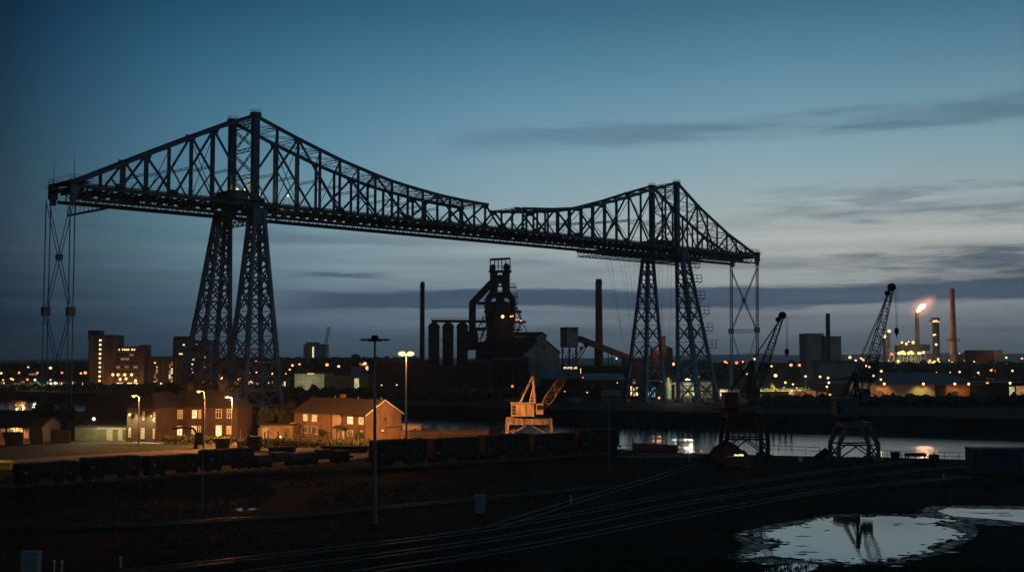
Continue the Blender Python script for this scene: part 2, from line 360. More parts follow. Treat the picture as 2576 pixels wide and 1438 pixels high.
# yard road (gravel) strip in front of the houses
road_m = mat('gravel_yard', (0.20, 0.15, 0.115), 0.95, 0, 0.3, 0.25, bump=0.05, bscale=4)
poly_obj('road', puddle([(-40, 1162), (120, 1148), (300, 1138), (520, 1126), (700, 1130), (760, 1122), (927, 1118), (927, 1150), (760, 1166), (500, 1152), (250, 1160), (-40, 1180)], 0.5, 0.008, 12), road_m)
poly_obj('path', puddle([(120, 1102), (300, 1103), (400, 1108), (640, 1112), (660, 1118), (400, 1116), (300, 1109), (130, 1106)], 0.3, 0.010, 13), mat('paving', (0.22, 0.19, 0.16), 0.9))
poly_obj('lawn', puddle([(-40, 1112), (110, 1108), (300, 1110), (400, 1117), (620, 1119), (740, 1112), (920, 1114), (920, 1117), (760, 1121), (700, 1129), (520, 1125), (300, 1137), (120, 1147), (-40, 1161)], 0.3, 0.005, 14), mat('rough_grass', (0.024, 0.034, 0.010), 0.95, 0, 0.5, 0.5, bump=.1))
poly_obj('quay_apron', puddle([(1555, 1140), (1640, 1137), (1740, 1140), (1760, 1150), (1600, 1152), (1550, 1148)], 0.3, 0.006, 15), mat('quay_earth', (0.10, 0.07, 0.055), 0.95, 0, .4, .5))
# warehouse forecourts across the river
poly_obj('forecourt', [G(2205, 1001, .01), G(2440, 1004, .01), G(2440, 1012, .01), G(2205, 1010, .01)], road_m)
# ---------------------------------------------------------------- grass tufts on the waste ground
tm = MB(); rr = random.Random(5)
def tuft(c, h, k):
    for i in range(k):
        a = rr.uniform(0, 6.28); r = rr.uniform(.05, .25); b0 = c+V((math.cos(a)*r, math.sin(a)*r, 0)); w = rr.uniform(.02, .05)
        d = V((math.cos(a+1.57)*w, math.sin(a+1.57)*w, 0)); tip = b0+V((math.cos(a)*h*rr.uniform(.1, .6), math.sin(a)*h*rr.uniform(.1, .6), h*rr.uniform(.5, 1)))
        tm.add([b0-d, b0+d, tip], [(0, 1, 2)])
from mathutils import noise as mnoise
cnt = 0
while cnt < 9000:
    px = rr.uniform(-20, 2600); py = 1150+290*rr.random()**1.2
    g = G(px, py)
    if mnoise.noise(V((g.x*.09, g.y*.05, 3.1))) < -0.05: continue
    if 1850 < px < 2440 and 1294 < py < 1418: continue
    if px > 2350 and 1272 < py < 1320: continue
    if py < 1190 and px < 1560: continue
    cnt += 1
    tuft(g, rr.uniform(.12, .5)*(.7 if py > 1300 else 1), 7)
st_ = MB()
for k in range(2600):
    g = G(rr.uniform(-20, 2600), 1155+285*rr.random()); 
    if g.y > 175: continue
    pq = (CX+F*g.x/(g.y*CT-HC*ST)); pyq = 898+HC*F/g.y
    if 1840 < pq < 2445 and 1292 < pyq < 1420 or pq > 2345 and 1270 < pyq < 1322: continue
    s0 = rr.uniform(.05, .22); ph = rr.uniform(0, 6)
    st_.add([g+V((math.cos(ph+i*1.57)*s0*rr.uniform(.6, 1.2), math.sin(ph+i*1.57)*s0*rr.uniform(.6, 1.2), 0)) for i in range(4)]+[g+V((0, 0, s0*rr.uniform(.5, 1)))], [(0, 1, 4), (1, 2, 4), (2, 3, 4), (3, 0, 4)])
tag(part('stones', st_, mat('stone_litter', (.06, .057, .052), .9, 0, .5, .4)), 'small loose stones littering the waste ground', 'stones', kind='stuff')
tag(part('grass_tufts', tm, mat('dry_grass', (0.085, 0.080, 0.042), 0.9, 0, 0.5, 0.2)), 'low rough grass tufts scattered over the dark waste ground', 'grass', kind='stuff')
# ---------------------------------------------------------------- railway tracks
def spline(pts, step=1.0):
    out = []
    pp = [pts[0]*2-pts[1]]+pts+[pts[-1]*2-pts[-2]]
    for i in range(1, len(pp)-2):
        a, b2, c, d = pp[i-1:i+3]; k = max(2, int((c-b2).length/step))
        for j in range(k):
            t = j/k
            out.append(.5*((2*b2)+(c-a)*t+(2*a-5*b2+4*c-d)*t*t+(-a+3*b2-3*c+d)*t**3))
    out.append(pts[-1]); return out
def track(pix, label):
    pts = spline([G(*p) for p in pix], 2.5)
    t = thing('railway_track', label, 'railway track', tuple(pts[0]), 'tracks crossing the waste ground')
    for sd in (-1, 1):
        rb = MB()
        for a, b2 in zip(pts, pts[1:]):
            d = (b2-a).normalized(); nn = V((-d.y, d.x, 0))*sd*0.72
            rb.bar(a+nn+V((0, 0, .17)), b2+nn+d*.02+V((0, 0, .17)), 0.075, 0.15)
        part('rail', rb, rail_m, t)
    sb = MB(); L = 0; pos = 0
    for a, b2 in zip(pts, pts[1:]):
        d = (b2-a); n_ = d.length; d.normalize(); k = pos
        while k < n_:
            c = a+d*k; nn = V((-d.y, d.x, 0)); sb.bar(c-nn*1.25+V((0, 0, .04)), c+nn*1.25+V((0, 0, .04)), .25, .10); k += .9
        pos = k-n_
    part('sleepers', sb, sleeper_m, t)
    bb = MB(); secs = []; rb2 = random.Random(len(label)); prev = None
    for a, b2 in zip(pts, pts[1:]):
        d = (b2-a).normalized(); nn = V((-d.y, d.x, 0)); row = [a+nn*w_*(1+rb2.uniform(-.06, .06))+V((0, 0, z_)) for w_, z_ in ((-2.3, -.03), (-1.6, .045), (0, .055), (1.6, .045), (2.3, -.03))]
        if prev: 
            for i in range(4): bb.quad(prev[i+1], prev[i], row[i], row[i+1])
        prev = row
    part('ballast', bb, mat('ballast', (.030, .027, .025), .95, 0, .5, 2.5, bump=.08, bscale=7, col2=(.010, .0095, .009), spec=.1), t)
track([(300, 1446), (800, 1390), (1160, 1345), (1480, 1290), (1731, 1242), (2060, 1190), (2300, 1160)], 'main railway track curving up from the lower left to the right crane')
track([(620, 1446), (1160, 1374), (1480, 1318), (1731, 1268), (2060, 1216), (2330, 1184), (2600, 1166)], 'second railway track running just below the main track')
track([(900, 1446), (1300, 1384), (1731, 1300), (2100, 1236), (2450, 1200)], 'faint lowest railway track nearest the large puddle')
track([(1240, 1330), (1476, 1256), (1620, 1213), (1740, 1177), (1830, 1157)], 'branch track curving up to the dark spoil heap')
track([(-60, 1330), (300, 1325), (700, 1303), (930, 1283), (1300, 1248), (1560, 1222)], 'dull track passing the foot of the dark mast lamp')
track([(-80, 1232), (200, 1216), (620, 1190), (900, 1180), (1200, 1165), (1600, 1138)], 'track under the line of mineral wagons')
# ---------------------------------------------------------------- TRANSPORTER BRIDGE
T1 = V((XH(641, 300, 60), 300, 0)); T2 = V((XH(1703, 420, 60), 420, 0))
D = (T2-T1); SPAN = D.length; D.normalize(); N = V((-D.y, D.x, 0)); HB = 55.3; TW = 11.5
def B(s, t, h): 
    p = T1+D*s+N*t; return V((p.x, p.y, h))
def onp(px, py, t=0.0):
    d = ray(px, py); o = V((0, 0, HC)); q = T1+N*t
    k = ((q-o).dot(N))/(d.dot(N)); p = o+d*k
    return (p-T1).dot(D), p.z
def s_at(px, t, h):
    a, b2 = -90.0, 260.0
    for _ in range(40):
        m_ = (a+b2)/2; p = B(m_, t, h); x = CX+F*p.x/(p.y*CT+(h-HC)*ST)
        if x < px: a = m_
        else: b2 = m_
    return a
S_END_L = None
cA = lambda x, y: (74.9+.2544*x, 262.1+.2544*y)
cB = lambda x, y: (636.5+.2544*x, 262.1+.2544*y)
cC = lambda x, y: (1198.2+.2907*x, 430.6+.2907*y)
prof_L = [onp(*cA(430, 775)), onp(*cA(600, 718)), onp(*cA(1320, 440)), onp(*cA(1740, 280)), onp(*cA(2215, 108))]
prof_M = [onp(*cB(20, 112))]+[onp(*cB(x, y)) for x, y in [(240, 232), (450, 345), (665, 452), (865, 552), (1045, 628), (1215, 700), (1385, 764), (1535, 812), (1830, 896), (2075, 950), (2325, 994)]]
prof_R = [onp(*cC(x, y)) for x, y in [(405, 322), (650, 328), (850, 320), (1066, 290), (1300, 230), (1500, 166), (1720, 102)]]
prof_E = [onp(*cC(1745, 108)), onp(*cC(1935, 318)), onp(*cC(2180, 545)), onp(*cC(2395, 705))]
HT = max(prof_L[-1][1], 77.5)
bridge = thing('transporter_bridge', 'huge blue steel transporter bridge on four lattice pylons spanning the river at dusk', 'bridge', tuple(B(0, 0, 0)))
def hfun(tab): return lambda s: interp(tab, s)
S_END_L = s_at(181, 0, HB)-.5; S_END_R = s_at(1905, 0, HB)+.8; MID = SPAN/2; print('ENDS', S_END_L, S_END_R-SPAN, SPAN)
def truss(t, prof, s0, s1, posts, tops, bots, endb=None):
    root = empty('truss', (0, 0, 0)); root.parent = bridge; root.location = -V(bridge.location); ORG[root.name] = V((0, 0, 0))
    H = hfun(sorted(prof)); 
    m = MB(); n_ = 26
    ss = [prof[0][0]+(prof[-1][0]-prof[0][0])*i/n_ for i in range(n_+1)]
    for a, b2 in zip(ss, ss[1:]): m.bar(B(a, t, H(a)), B(b2, t, H(b2)), .75, .8)
    part('top_chord', m, steel, root)
    m = MB(); m.bar(B(s0, t, HB), B(s1, t, HB), .7, .95); 
    part('bottom_chord', m, steel, root)
    for s in tops:      # gusset plates
        m = MB(); h = H(s); m.add([B(s+a, t+k, h+b2) for k in (-.2, .2) for a, b2 in ((-1.5, .2), (1.5, .2), (.9, -1.3), (-.9, -1.3))], [(0, 1, 2, 3), (4, 5, 6, 7), (0, 1, 5, 4), (1, 2, 6, 5), (2, 3, 7, 6), (3, 0, 4, 7)]); part('gusset', m, steel, root)
    for s in bots:
        m = MB(); m.add([B(s+a, t+k, HB+b2) for k in (-.2, .2) for a, b2 in ((-1.3, 0), (1.3, 0), (.8, 1.5), (-.8, 1.5))], [(0, 1, 2, 3), (4, 5, 6, 7), (0, 1, 5, 4), (1, 2, 6, 5), (2, 3, 7, 6), (3, 0, 4, 7)]); part('gusset', m, steel, root)
    for s in posts:
        h = H(s)
        if h-HB < .8: continue
        m = MB()
        for k in (-.22, .22): m.bar(B(s+k, t, HB), B(s+k, t, h), .2, .4)
        for i in range(int((h-HB)/1.5)): m.bar(B(s-.22, t, HB+1.5*i+.2), B(s+.22, t, HB+1.5*i+1.2), .12)
        part('post', m, steel, root)
    seq = sorted([(s, 1) for s in tops]+[(s, 0) for s in bots])
    for (a, ka), (b2, kb) in zip(seq, seq[1:]):
        if ka == kb: continue
        m = MB(); m.bar(B(a, t, H(a) if ka else HB), B(b2, t, H(b2) if kb else HB), .42, .52)
        part('diagonal', m, steel, root)
    # counter diagonals through the lower half of the panels
    for (a, ka), (b2, kb) in zip(seq, seq[1:]):
        hh = (H(a) if ka else H(b2))-HB
        if hh < 4: continue
        top_s, bot_s = (a, b2) if ka else (b2, a)
        mid = (a+b2)/2; m = MB()
        m.bar(B(mid, t, HB+(hh)*.5), B(top_s, t, HB), .26, .34)
        part('counter_brace', m, steel, root)
    return H
postsM = [6.5, 13, 20, 26.5, 32.7, 38.6, 44.5, 50.2, 55.8, 61.3, 66.2, 71, 75.8, 80.3]
HTOP = {}
for t in (0, TW):
    HL = truss(t, prof_L, S_END_L, 0, [-6, -12, -18, -24, -30, -36], [-12, -30], [0, -22.5, -36.5])
    HM = truss(t, prof_M, 0, MID, postsM, [13, 38.6, 61.3, 80.3], [0.01, 26.5, 50.2, 71, MID])
    HR = truss(t, prof_R, MID, SPAN, [SPAN-s for s in postsM if s < 80], [94.5, 111, 133.5, 160.2], [MID+.01, 102.5, 121, 146, SPAN-.02])
    HE = truss(t, prof_E, SPAN, S_END_R, [SPAN+s for s in (6, 12, 18, 24, 30, 36, 42)], [SPAN+12, SPAN+31], [SPAN+.02, SPAN+23, SPAN+39])
def Hall(s):
    if s <= 0: return interp(sorted(prof_L), s)
    if s < MID: return interp(prof_M, s)
    if s <= SPAN: return interp(prof_R, s)
    return interp(prof_E, s)
# tower posts above the deck
for s in (0, SPAN):
    for t in (0, TW):
        m = MB(); m.bar(B(s, t, HB-3), B(s, t, HT), 1.75, 1.5, N)
        m.box(B(s, t, HT+.1), (2.3, 1.9, .9), math.atan2(D.y, D.x))
        for i in range(9): m.box(B(s, t, HB+2+i*2.3), (1.9, 1.65, .14), math.atan2(D.y, D.x))
        tp = part('tower_post', m, steel, bridge)
        m = MB(); m.box(B(s, t, HT+.7), (2.2, 2.0, .08), math.atan2(D.y, D.x))
        for a, b2 in ((-1, -.9), (1, -.9), (1, .9), (-1, .9), (0, -.9), (0, .9)): m.bar(B(s+a, t+b2, HT+.6), B(s+a, t+b2, HT+1.5), .06)
        for z in (1.1, 1.5):
            m.bar(B(s-1, t-.9, HT+z), B(s+1, t-.9, HT+z), .05); m.bar(B(s-1, t+.9, HT+z), B(s+1, t+.9, HT+z), .05)
            m.bar(B(s-1, t-.9, HT+z), B(s-1, t+.9, HT+z), .05); m.bar(B(s+1, t-.9, HT+z), B(s+1, t+.9, HT+z), .05)
        part('lookout_railing', m, steel, tp)
    # sway frame between the tower posts
    m = MB()
    zs = [HB+1, HB+7.5, HB+14.5, HT-2.2]
    for z in zs[:-1]+[HT-2.2, HT-.6]: m.lattice(B(s, 0, z), B(s, TW, z), .9, (0, 0, 1), 9, .2)
    for z0, z1 in zip(zs, zs[1:]):
        m.lattice(B(s, 0, z0), B(s, TW/2, (z0+z1)/2), .7, (0, 0, 1), 5, .17); m.lattice(B(s, TW/2, (z0+z1)/2), B(s, TW, z1), .7, (0, 0, 1), 5, .17)
        m.lattice(B(s, TW, z0), B(s, TW/2, (z0+z1)/2), .7, (0, 0, 1), 5, .17); m.lattice(B(s, TW/2, (z0+z1)/2), B(s, 0, z1), .7, (0, 0, 1), 5, .17)
    part('sway_frame', m, steel, bridge)
# top lateral bracing and struts between the two trusses
def lateral(name, ss, up=0.0):
    m = MB()
    for s in ss:
        h = Hall(s)-.2+up; m.lattice(B(s, 0, h), B(s, TW, h), .8, (0, 0, 1), 8, .14)
    for a, b2 in zip(ss, ss[1:]):
        ha, hb_ = Hall(a)-.2, Hall(b2)-.2
        m.lattice(B(a, 0, ha), B(b2, TW, hb_), .5, (0, 0, 1), 8, .12); m.lattice(B(a, TW, ha), B(b2, 0, hb_), .5, (0, 0, 1), 8, .12)
    part(name, m, steel, bridge)
lateral('top_bracing', [-36, -30, -24, -18, -12, -6, -1])
lateral('top_bracing', [1, 6.5, 13, 20, 26.5, 32.7, 38.6, 44.5, 50.2, 55.8, 61.3, 66.2, 71, 75.8, 80.3])
lateral('top_bracing', [94.5, 98, 102.5, 111, 117, 123, 128.7, 134.6, 140.5, 146.7, 153, 160.2, 166.5, 172.2])
lateral('top_bracing', [SPAN+x for x in (1, 6, 12, 18, 24, 30, 36, 42)])
for s in [-30, -24, -18, -12, -6]+postsM[:10]+[SPAN-x for x in postsM[:10]]+[SPAN+x for x in (6, 12, 18, 24)]:
    h = Hall(s); z = HB+min(8.5, (h-HB)*.5)
    if h-HB > 6: m = MB(); m.lattice(B(s, 0, z), B(s, TW, z), .55, (0, 0, 1), 9, .13); part('mid_strut', m, steel, bridge)
for s in postsM[1::2][:4]+[SPAN-x for x in postsM[1::2][:4]]+[-12, -24, SPAN+12, SPAN+24]:
    h = Hall(s)-1
    if h-HB > 5: m = MB(); m.bar(B(s, 0, HB+1), B(s, TW, h), .14); m.bar(B(s, TW, HB+1), B(s, 0, h), .14); part('cross_frame', m, steel, bridge)
# deck: cross girders, longitudinal running girders, lattice between
m = MB(); s = S_END_L
while s < S_END_R:
    m.bar(B(s, -.6, HB-.7), B(s, TW+.6, HB-.7), .3, .6); s += 3.05
part('cross_girders', m, steel_dark, bridge)
m = MB()
for t in (2.2, TW-2.2):
    m.bar(B(S_END_L+4, t, HB-2.75), B(S_END_R-3, t, HB-2.75), .45, .6)
m.bar(B(S_END_L+2, -.05, HB-2.85), B(S_END_R-2, -.05, HB-2.85), .35, .55); m.bar(B(S_END_L+2, TW+.05, HB-2.7), B(S_END_R-2, TW+.05, HB-2.7), .35, .8)
part('running_girders', m, steel_dark, bridge)
m = MB(); s = S_END_L+4; i = 0; rr = random.Random(3)
while s < S_END_R-4:
    for t in (0, TW): 
        m.bar(B(s, t, HB-.4), B(s+1.5, t, HB-2.4), .16, .2); m.bar(B(s+3, t, HB-.4), B(s+1.5, t, HB-2.4), .16, .2); m.bar(B(s, t, HB-.4), B(s, t, HB-2.4), .22, .22)
    if rr.random() < .35: mq = MB(); mq.box(B(s+1.3, rr.uniform(3, 9), HB-1.75), (rr.uniform(.8, 2.4), 2.2, .9), math.atan2(D.y, D.x)); part('cable_tray', mq, steel_dark, bridge)
    s += 3.05
part('girder_lattice', m, steel_dark, bridge)
m = MB()
m.bar(B(S_END_L, 4.4, HB-.3), B(S_END_R, 4.4, HB-.3), 1.3, .12); m.bar(B(S_END_L, TW-4.4, HB-.3), B(S_END_R, TW-4.4, HB-.3), 1.3, .12)
m.bar(B(S_END_L, -1.15, HB+.55), B(S_END_R, -1.15, HB+.55), 1.1, .12); m.bar(B(S_END_L, TW+1.15, HB+.55), B(S_END_R, TW+1.15, HB+.55), 1.1, .12)
part('walkway', m, steel_dark, bridge)
for t in (-1.65, TW+1.65):
    m = MB(); s = S_END_L
    while s <= S_END_R: m.bar(B(s, t, HB+.5), B(s, t, HB+1.75), .06); s += 1.6
    for z in (1.1, 1.7): m.bar(B(S_END_L, t, HB+z), B(S_END_R, t, HB+z), .06)
    part('handrail', m, steel, bridge)
# end blocks
for s, sg in ((S_END_L, 1), (S_END_R, -1)):
    for t in (0, TW):
        m = MB(); rz = math.atan2(D.y, D.x)
        m.box(B(s+sg*.9, t, HB-.4), (1.8, 1.5, 3.6), rz); m.box(B(s+sg*.9, t, HB-2.8), (1.2, 1.1, 1.6), rz)
        if sg > 0: m.bar(B(s+1.5, t, HB+1.3), prof_and(t) if False else B(prof_L[0][0], t, prof_L[0][1]), .7, .8)
        part('end_block', m, steel, bridge)
    m = MB(); m.lattice(B(s+sg*.9, 0, HB), B(s+sg*.9, TW, HB), 1.6, (0, 0, 1), 8, .2); m.box(B(s+sg*2.5, TW/2, HB+1.25), (5, TW, .12), rz)
    part('end_girder', m, steel_dark, bridge)
    m = MB()
    for t in (-.5, TW+.5):
        for k in range(6): m.bar(B(s+sg*k, t, HB+1.2), B(s+sg*k, t, HB+2.5), .07)
        for z in (1.9, 2.5): m.bar(B(s, t, HB+z), B(s+sg*5, t, HB+z), .07)
    for z in (1.9, 2.5): m.bar(B(s, -.5, HB+z), B(s, TW+.5, HB+z), .07); m.bar(B(s+sg*5, -.5, HB+z), B(s+sg*5, TW+.5, HB+z), .07)
    part('end_railing', m, steel, bridge)
for t in (0, TW):
    m = MB(); m.cyl(B(S_END_L+1, t, HB+1), B(S_END_L+1, t, HB+6.8), .09, .04, 6); part('lightning_rod', m, steel, bridge)
# fishbelly service cradle under the left end
m = MB()
m.bar(B(-45, 2, HB-6.0), B(-36, 2, HB-3.6), .4, .5); m.bar(B(-45, 9, HB-6.0), B(-36, 9, HB-3.6), .4, .5); m.bar(B(-45, 2, HB-6), B(-45, 9, HB-6), .3, .3)
for k in range(5): m.bar(B(-45+k*2, 2, HB-5.9+k*.5), B(-45+k*2, 2, HB-3), .1); m.bar(B(-45+k*2, 9, HB-5.9+k*.5), B(-45+k*2, 9, HB-3), .1)
part('service_cradle', m, steel_dark, bridge)
# winch house at the left tower, cabin at the right one
rzb = math.atan2(D.y, D.x)
m = MB(); m.box(B(-3.4, 5.8, HB+1.55), (4.2, 9.5, 3.1), rzb); m.box(B(-3.4, 5.8, HB+3.2), (4.8, 10, .25), rzb)
wh = part('winch_house', m, mat('winch_house_board', (.14, .13, .1), .9), bridge)
for k in (2.2, 4.4, 7.0):
    m = MB(); m.box(B(-1.27, k, HB+1.9), (.1, .9, 1.0), rzb); part('window', m, w_yel, wh)
m = MB(); m.box(B(2.2, 5.8, HB+1.2), (3, 9.5, 1.5), rzb); part('winch_drum', m, steel_dark, bridge)
m = MB(); m.box(B(SPAN-4, 5.8, HB+1.3), (6.5, 9, 2.4), rzb); part('machinery_cabin', m, steel_dark, bridge)
m = MB(); m.ball(P(*cC(1585, 580), SPAN*.0+410), .22); part('lamp', m, EM['wrm'], bridge)
for (cx_, cy_), zz in ((cB(345, 905), 310),):
    m = MB(); m.ball(P(cx_, cy_, zz), .28); part('lamp', m, EM['wht'], bridge)
for k_ in ((2050, 845), (2130, 840)):
    q = P(*cA(*k_), 299.5); m = MB(); m.ball(q, .35); part('lamp', m, EM['yel'], bridge)
light('winch_light', B(1.5, 3, HB+3.5), L_YEL, 1500, .3, bridge)
# under-deck portal between the two pylons of a tower
for s in (0, SPAN):
    m = MB(); m.lattice(B(s, 0, HB-4.3), B(s, TW+3, HB-4.3), 1.3, (0, 0, 1), 12, .2); m.lattice(B(s+1.5, 0, HB-4.3), B(s+1.5, TW+3, HB-4.3), 1.3, (0, 0, 1), 12, .2)
    m.bar(B(s-3, 0, HB-5.2), B(s-9, 0, HB-3), .3, .3); m.bar(B(s+3, 0, HB-5), B(s+8, 0, HB-3), .3, .3)
    part('portal_brace', m, steel, bridge)
# lattice pylons
def pylon(top, bot, ta, tb, ba, bb, hts, label=None):
    root = empty('pylon', (0, 0, 0)); root.parent = bridge; root.location = -V(bridge.location); ORG[root.name] = V((0, 0, 0))
    ht = sum(hts)
    def cor(i, h):
        k = h/ht; sa = (-1, 1, 1, -1)[i]; sb = (-1, -1, 1, 1)[i]
        c = bot.lerp(top, k); return V((c.x, c.y, 0))+D*sa*(ba+(ta-ba)*k)+N*sb*(bb+(tb-bb)*k)+V((0, 0, h))
    for i in range(4):
        m = MB(); m.bar(cor(i, -.5), cor(i, ht*.5), 1.02, 1.02, D); m.bar(cor(i, ht*.5), cor(i, ht+1.0), .88, .88, D)
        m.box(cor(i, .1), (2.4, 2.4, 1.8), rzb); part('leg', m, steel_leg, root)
    m = MB(); m.prism([cor(i, ht+.2) for i in range(4)], ht-1.0, HB-1.2); part('pylon_head', m, steel_leg, root)
    lev = [0]
    for x in hts: lev.append(lev[-1]+x)
    for i in range(4):
        j = (i+1) % 4; m = MB()
        for a, b2 in zip(lev, lev[1:]):
            c = (a+b2)/2; w = .34 if a < 20 else .38
            m.bar(cor(i, a), cor(j, b2), w, w*.8); m.bar(cor(j, a), cor(i, b2), w, w*.8)
            m.bar(cor(i, c), cor(j, c), .26, .3)
            if a < 8: m.bar(cor(i, b2), cor(j, b2), .4, .5)
            if b2 > 28:    # plated corners high up
                for u, v_ in ((i, j), (j, i)):
                    p0, p1 = cor(u, b2), cor(v_, b2); m.bar(cor(u, b2-1.1), p0.lerp(p1, .32), .5, .25)
                    m.bar(cor(u, b2+1.1 if b2 < ht-1 else b2), p0.lerp(p1, .32), .5, .25)
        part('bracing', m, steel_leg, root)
    m = MB()
    for a in lev[1:]:
        m.bar(cor(0, a), cor(2, a), .18); m.bar(cor(1, a), cor(3, a), .18)
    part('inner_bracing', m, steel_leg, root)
    return root, cor
HTS = [7.6, 7.1, 6.7, 6.3, 5.9, 5.5, 5.0, 4.6, 4.1]
def gp(px, Y): return V((XH(px, Y, 0), Y, 0))
def tp(px, s_t):
    s_ = s_at(px, s_t, 52); return B(s_, s_t, 0)
def bp_(px, t_): s_ = s_at(px, t_, 0); return B(s_, t_, 0)
pylon(tp(646, 0), bp_(637, 0), 1.35, 1.25, 5.6, 4.8, HTS)
pylon(tp(560, 13), bp_(511, 20), 1.5, 1.3, 5.2, 4.6, HTS)
pylon(tp(1630, TW), bp_(1624, TW), 1.35, 1.2, 5.4, 4.7, HTS)
pr, cr2 = pylon(tp(1716, 0), bp_(1757, -3), 1.5, 1.3, 5.5, 4.8, HTS)
# stair platforms climbing the far-bank pylon
for k, (x, y) in enumerate([(785, 235), (802, 352), (826, 486), (860, 606), (888, 744), (920, 880)]):
    c = P(1497.7+.3125*x, 599+.3125*y, 418); m = MB(); rz = rzb
    m.box(c, (5.0, 2.2, .18), 0)
    for a in (-2.4, -.8, .8, 2.4): m.bar(c+V((a, -1, 0)), c+V((a, -1, 2.6)), .1); m.bar(c+V((a, 1, 0)), c+V((a, 1, 2.6)), .1)
    for z in (1.3, 2.6): m.bar(c+V((-2.4, -1, z)), c+V((2.4, -1, z)), .1); m.bar(c+V((-2.4, 1, z)), c+V((2.4, 1, z)), .1); m.bar(c+V((2.4, -1, z)), c+V((2.4, 1, z)), .1)
    m.bar(c+V((-2.4, -1, -.1)), c+V((0, -1, -3.0)), .12); m.bar(c+V((2.2, -1, -.1)), c+V((-1, -1, -2.2)), .12)
    part('stair_platform', m, steel, pr)
# anchor stays at both ends
def stay(topp, botp, clampz, kind):
    m = MB(); root = None
    for k in (-.55, .55): m.bar(topp+D*k, botp+D*k, .2 if kind == 0 else .34)
    if kind == 1: m.bar(topp+D*1.0, botp+D*1.0, .12)
    r = part('anchor_stay', m, steel_leg, bridge)
    m = MB(); m.box(topp.lerp(botp, (topp.z-clampz)/(topp.z-botp.z)), (1.7, 1.5, 2.0), rzb); part('clamp', m, steel, r)
    m = MB(); m.box(botp+V((0, 0, .6)), (3, 3, 2.4), rzb); part('anchor_block', m, concrete, r)
    return r
def lean(px_t, py_t, px_b, Yt, zb=0):
    p = P(px_t, py_t, Yt); p.z = HB-2.6; return p, V((XH(px_b, Yt, zb), Yt, zb))
Zl_n = B(S_END_L, 0, 0).y; Zl_f = B(S_END_L, TW, 0).y; Zr_n = B(S_END_R, 0, 0).y; Zr_f = B(S_END_R, TW, 0).y
nl_t, nl_b = lean(183, 498, 172, Zl_n); fl_t, fl_b = lean(122, 502, 108, Zl_f)
nr_t, nr_b = lean(1904, 645, 1905, Zr_n); fr_t, fr_b = lean(1839, 655, 1840, Zr_f)
def zof(py, Y): return P(1288, py, Y).z
stay(nl_t, nl_b, zof(783, Zl_n), 0); stay(fl_t, fl_b, zof(783, Zl_f), 0); stay(nr_t, nr_b, zof(830, Zr_n), 1); stay(fr_t, fr_b, zof(833, Zr_f), 1)
def at_z(t_, b_, z): return t_.lerp(b_, (t_.z-z)/(t_.z-b_.z))
def xbrace(nt_, nb_, ft_, fb_, zt, zm, zl, lat):
    m = MB()
    for k in (-.35, .35):
        o = D*k
        m.bar(at_z(nt_, nb_, zt)+o, at_z(ft_, fb_, zm)+o, .14 if not lat else .2); m.bar(at_z(ft_, fb_, zt)+o, at_z(nt_, nb_, zm)+o, .14 if not lat else .2)
        mid = (at_z(nt_, nb_, zl)+at_z(ft_, fb_, zl))/2
        m.bar(at_z(nt_, nb_, zm)+o, mid+o, .14); m.bar(at_z(ft_, fb_, zm)+o, mid+o, .14)
    c = (at_z(nt_, nb_, (zt+zm)/2)+at_z(ft_, fb_, (zt+zm)/2))/2; m.box(c, (1.3, 1.3, 1.3), rzb)
    if lat: m.lattice(at_z(nt_, nb_, zm), at_z(ft_, fb_, zm), 1.1, (0, 0, 1), 12, .2)
    part('stay_bracing', m, steel_leg, bridge)
xbrace(nl_t, nl_b, fl_t, fl_b, HB-3.5, zof(783, Zl_n), zof(916, Zl_n), False)
xbrace(nr_t, nr_b, fr_t, fr_b, HB-5, zof(832, Zr_n), zof(905, Zr_n)-4, True)
# travelling carriage frame with its hanging ropes
c0, c1 = s_at(1512, 0, HB-4), s_at(1763, 0, HB-4)
trv = thing('traveller_frame', 'long lattice travelling frame under the right end of the bridge deck with hanging ropes', 'traveller', tuple(B(c0, 0, HB-5)))
m = MB()
for t in (.5, TW-.5):
    m.bar(B(c0, t, HB-3.35), B(c1, t, HB-3.35), .45, .5); m.bar(B(c0+1, t, HB-5.0), B(c1, t, HB-5.0), .35, .3)
    s = c0; k = 0
    while s < c1: m.bar(B(s, t, HB-3.3), B(s+.9, t, HB-5), .16); m.bar(B(s+1.8, t, HB-3.3), B(s+.9, t, HB-5), .16); s += 1.8
s = c0
while s < c1: m.bar(B(s, .5, HB-3.4), B(s, TW-.5, HB-3.4), .25, .35); m.bar(B(s, .5, HB-5), B(s, TW-.5, HB-5), .2); s += 3.6
part('frame', m, steel_dark, trv)
for x0, y0, x1, y1 in [(80, 115, 240, 890), (122, 120, 215, 870), (188, 125, 292, 740), (230, 130, 268, 560), (262, 130, 318, 660), (315, 135, 312, 400), (345, 140, 345, 330), (380, 140, 300, 720),
                       (495, 140, 545, 760), (520, 140, 500, 420), (540, 145, 525, 780), (575, 145, 610, 600), (600, 150, 530, 560), (615, 150, 590, 850), (640, 150, 632, 520)]:
    Yc = B(s_at(1497.7+.3125*x0, 4, HB), 4, 0).y; a = P(1497.7+.3125*x0, 599+.3125*y0, Yc); b2 = P(1497.7+.3125*x1, 599+.3125*y1, Yc); m = MB(); 
    a.z = HB-5; mid = (a+b2)/2+V((.25, 0, 0)); m.bar(a, mid, .06); m.bar(mid, b2, .06); part('rope', m, cable_m, trv)
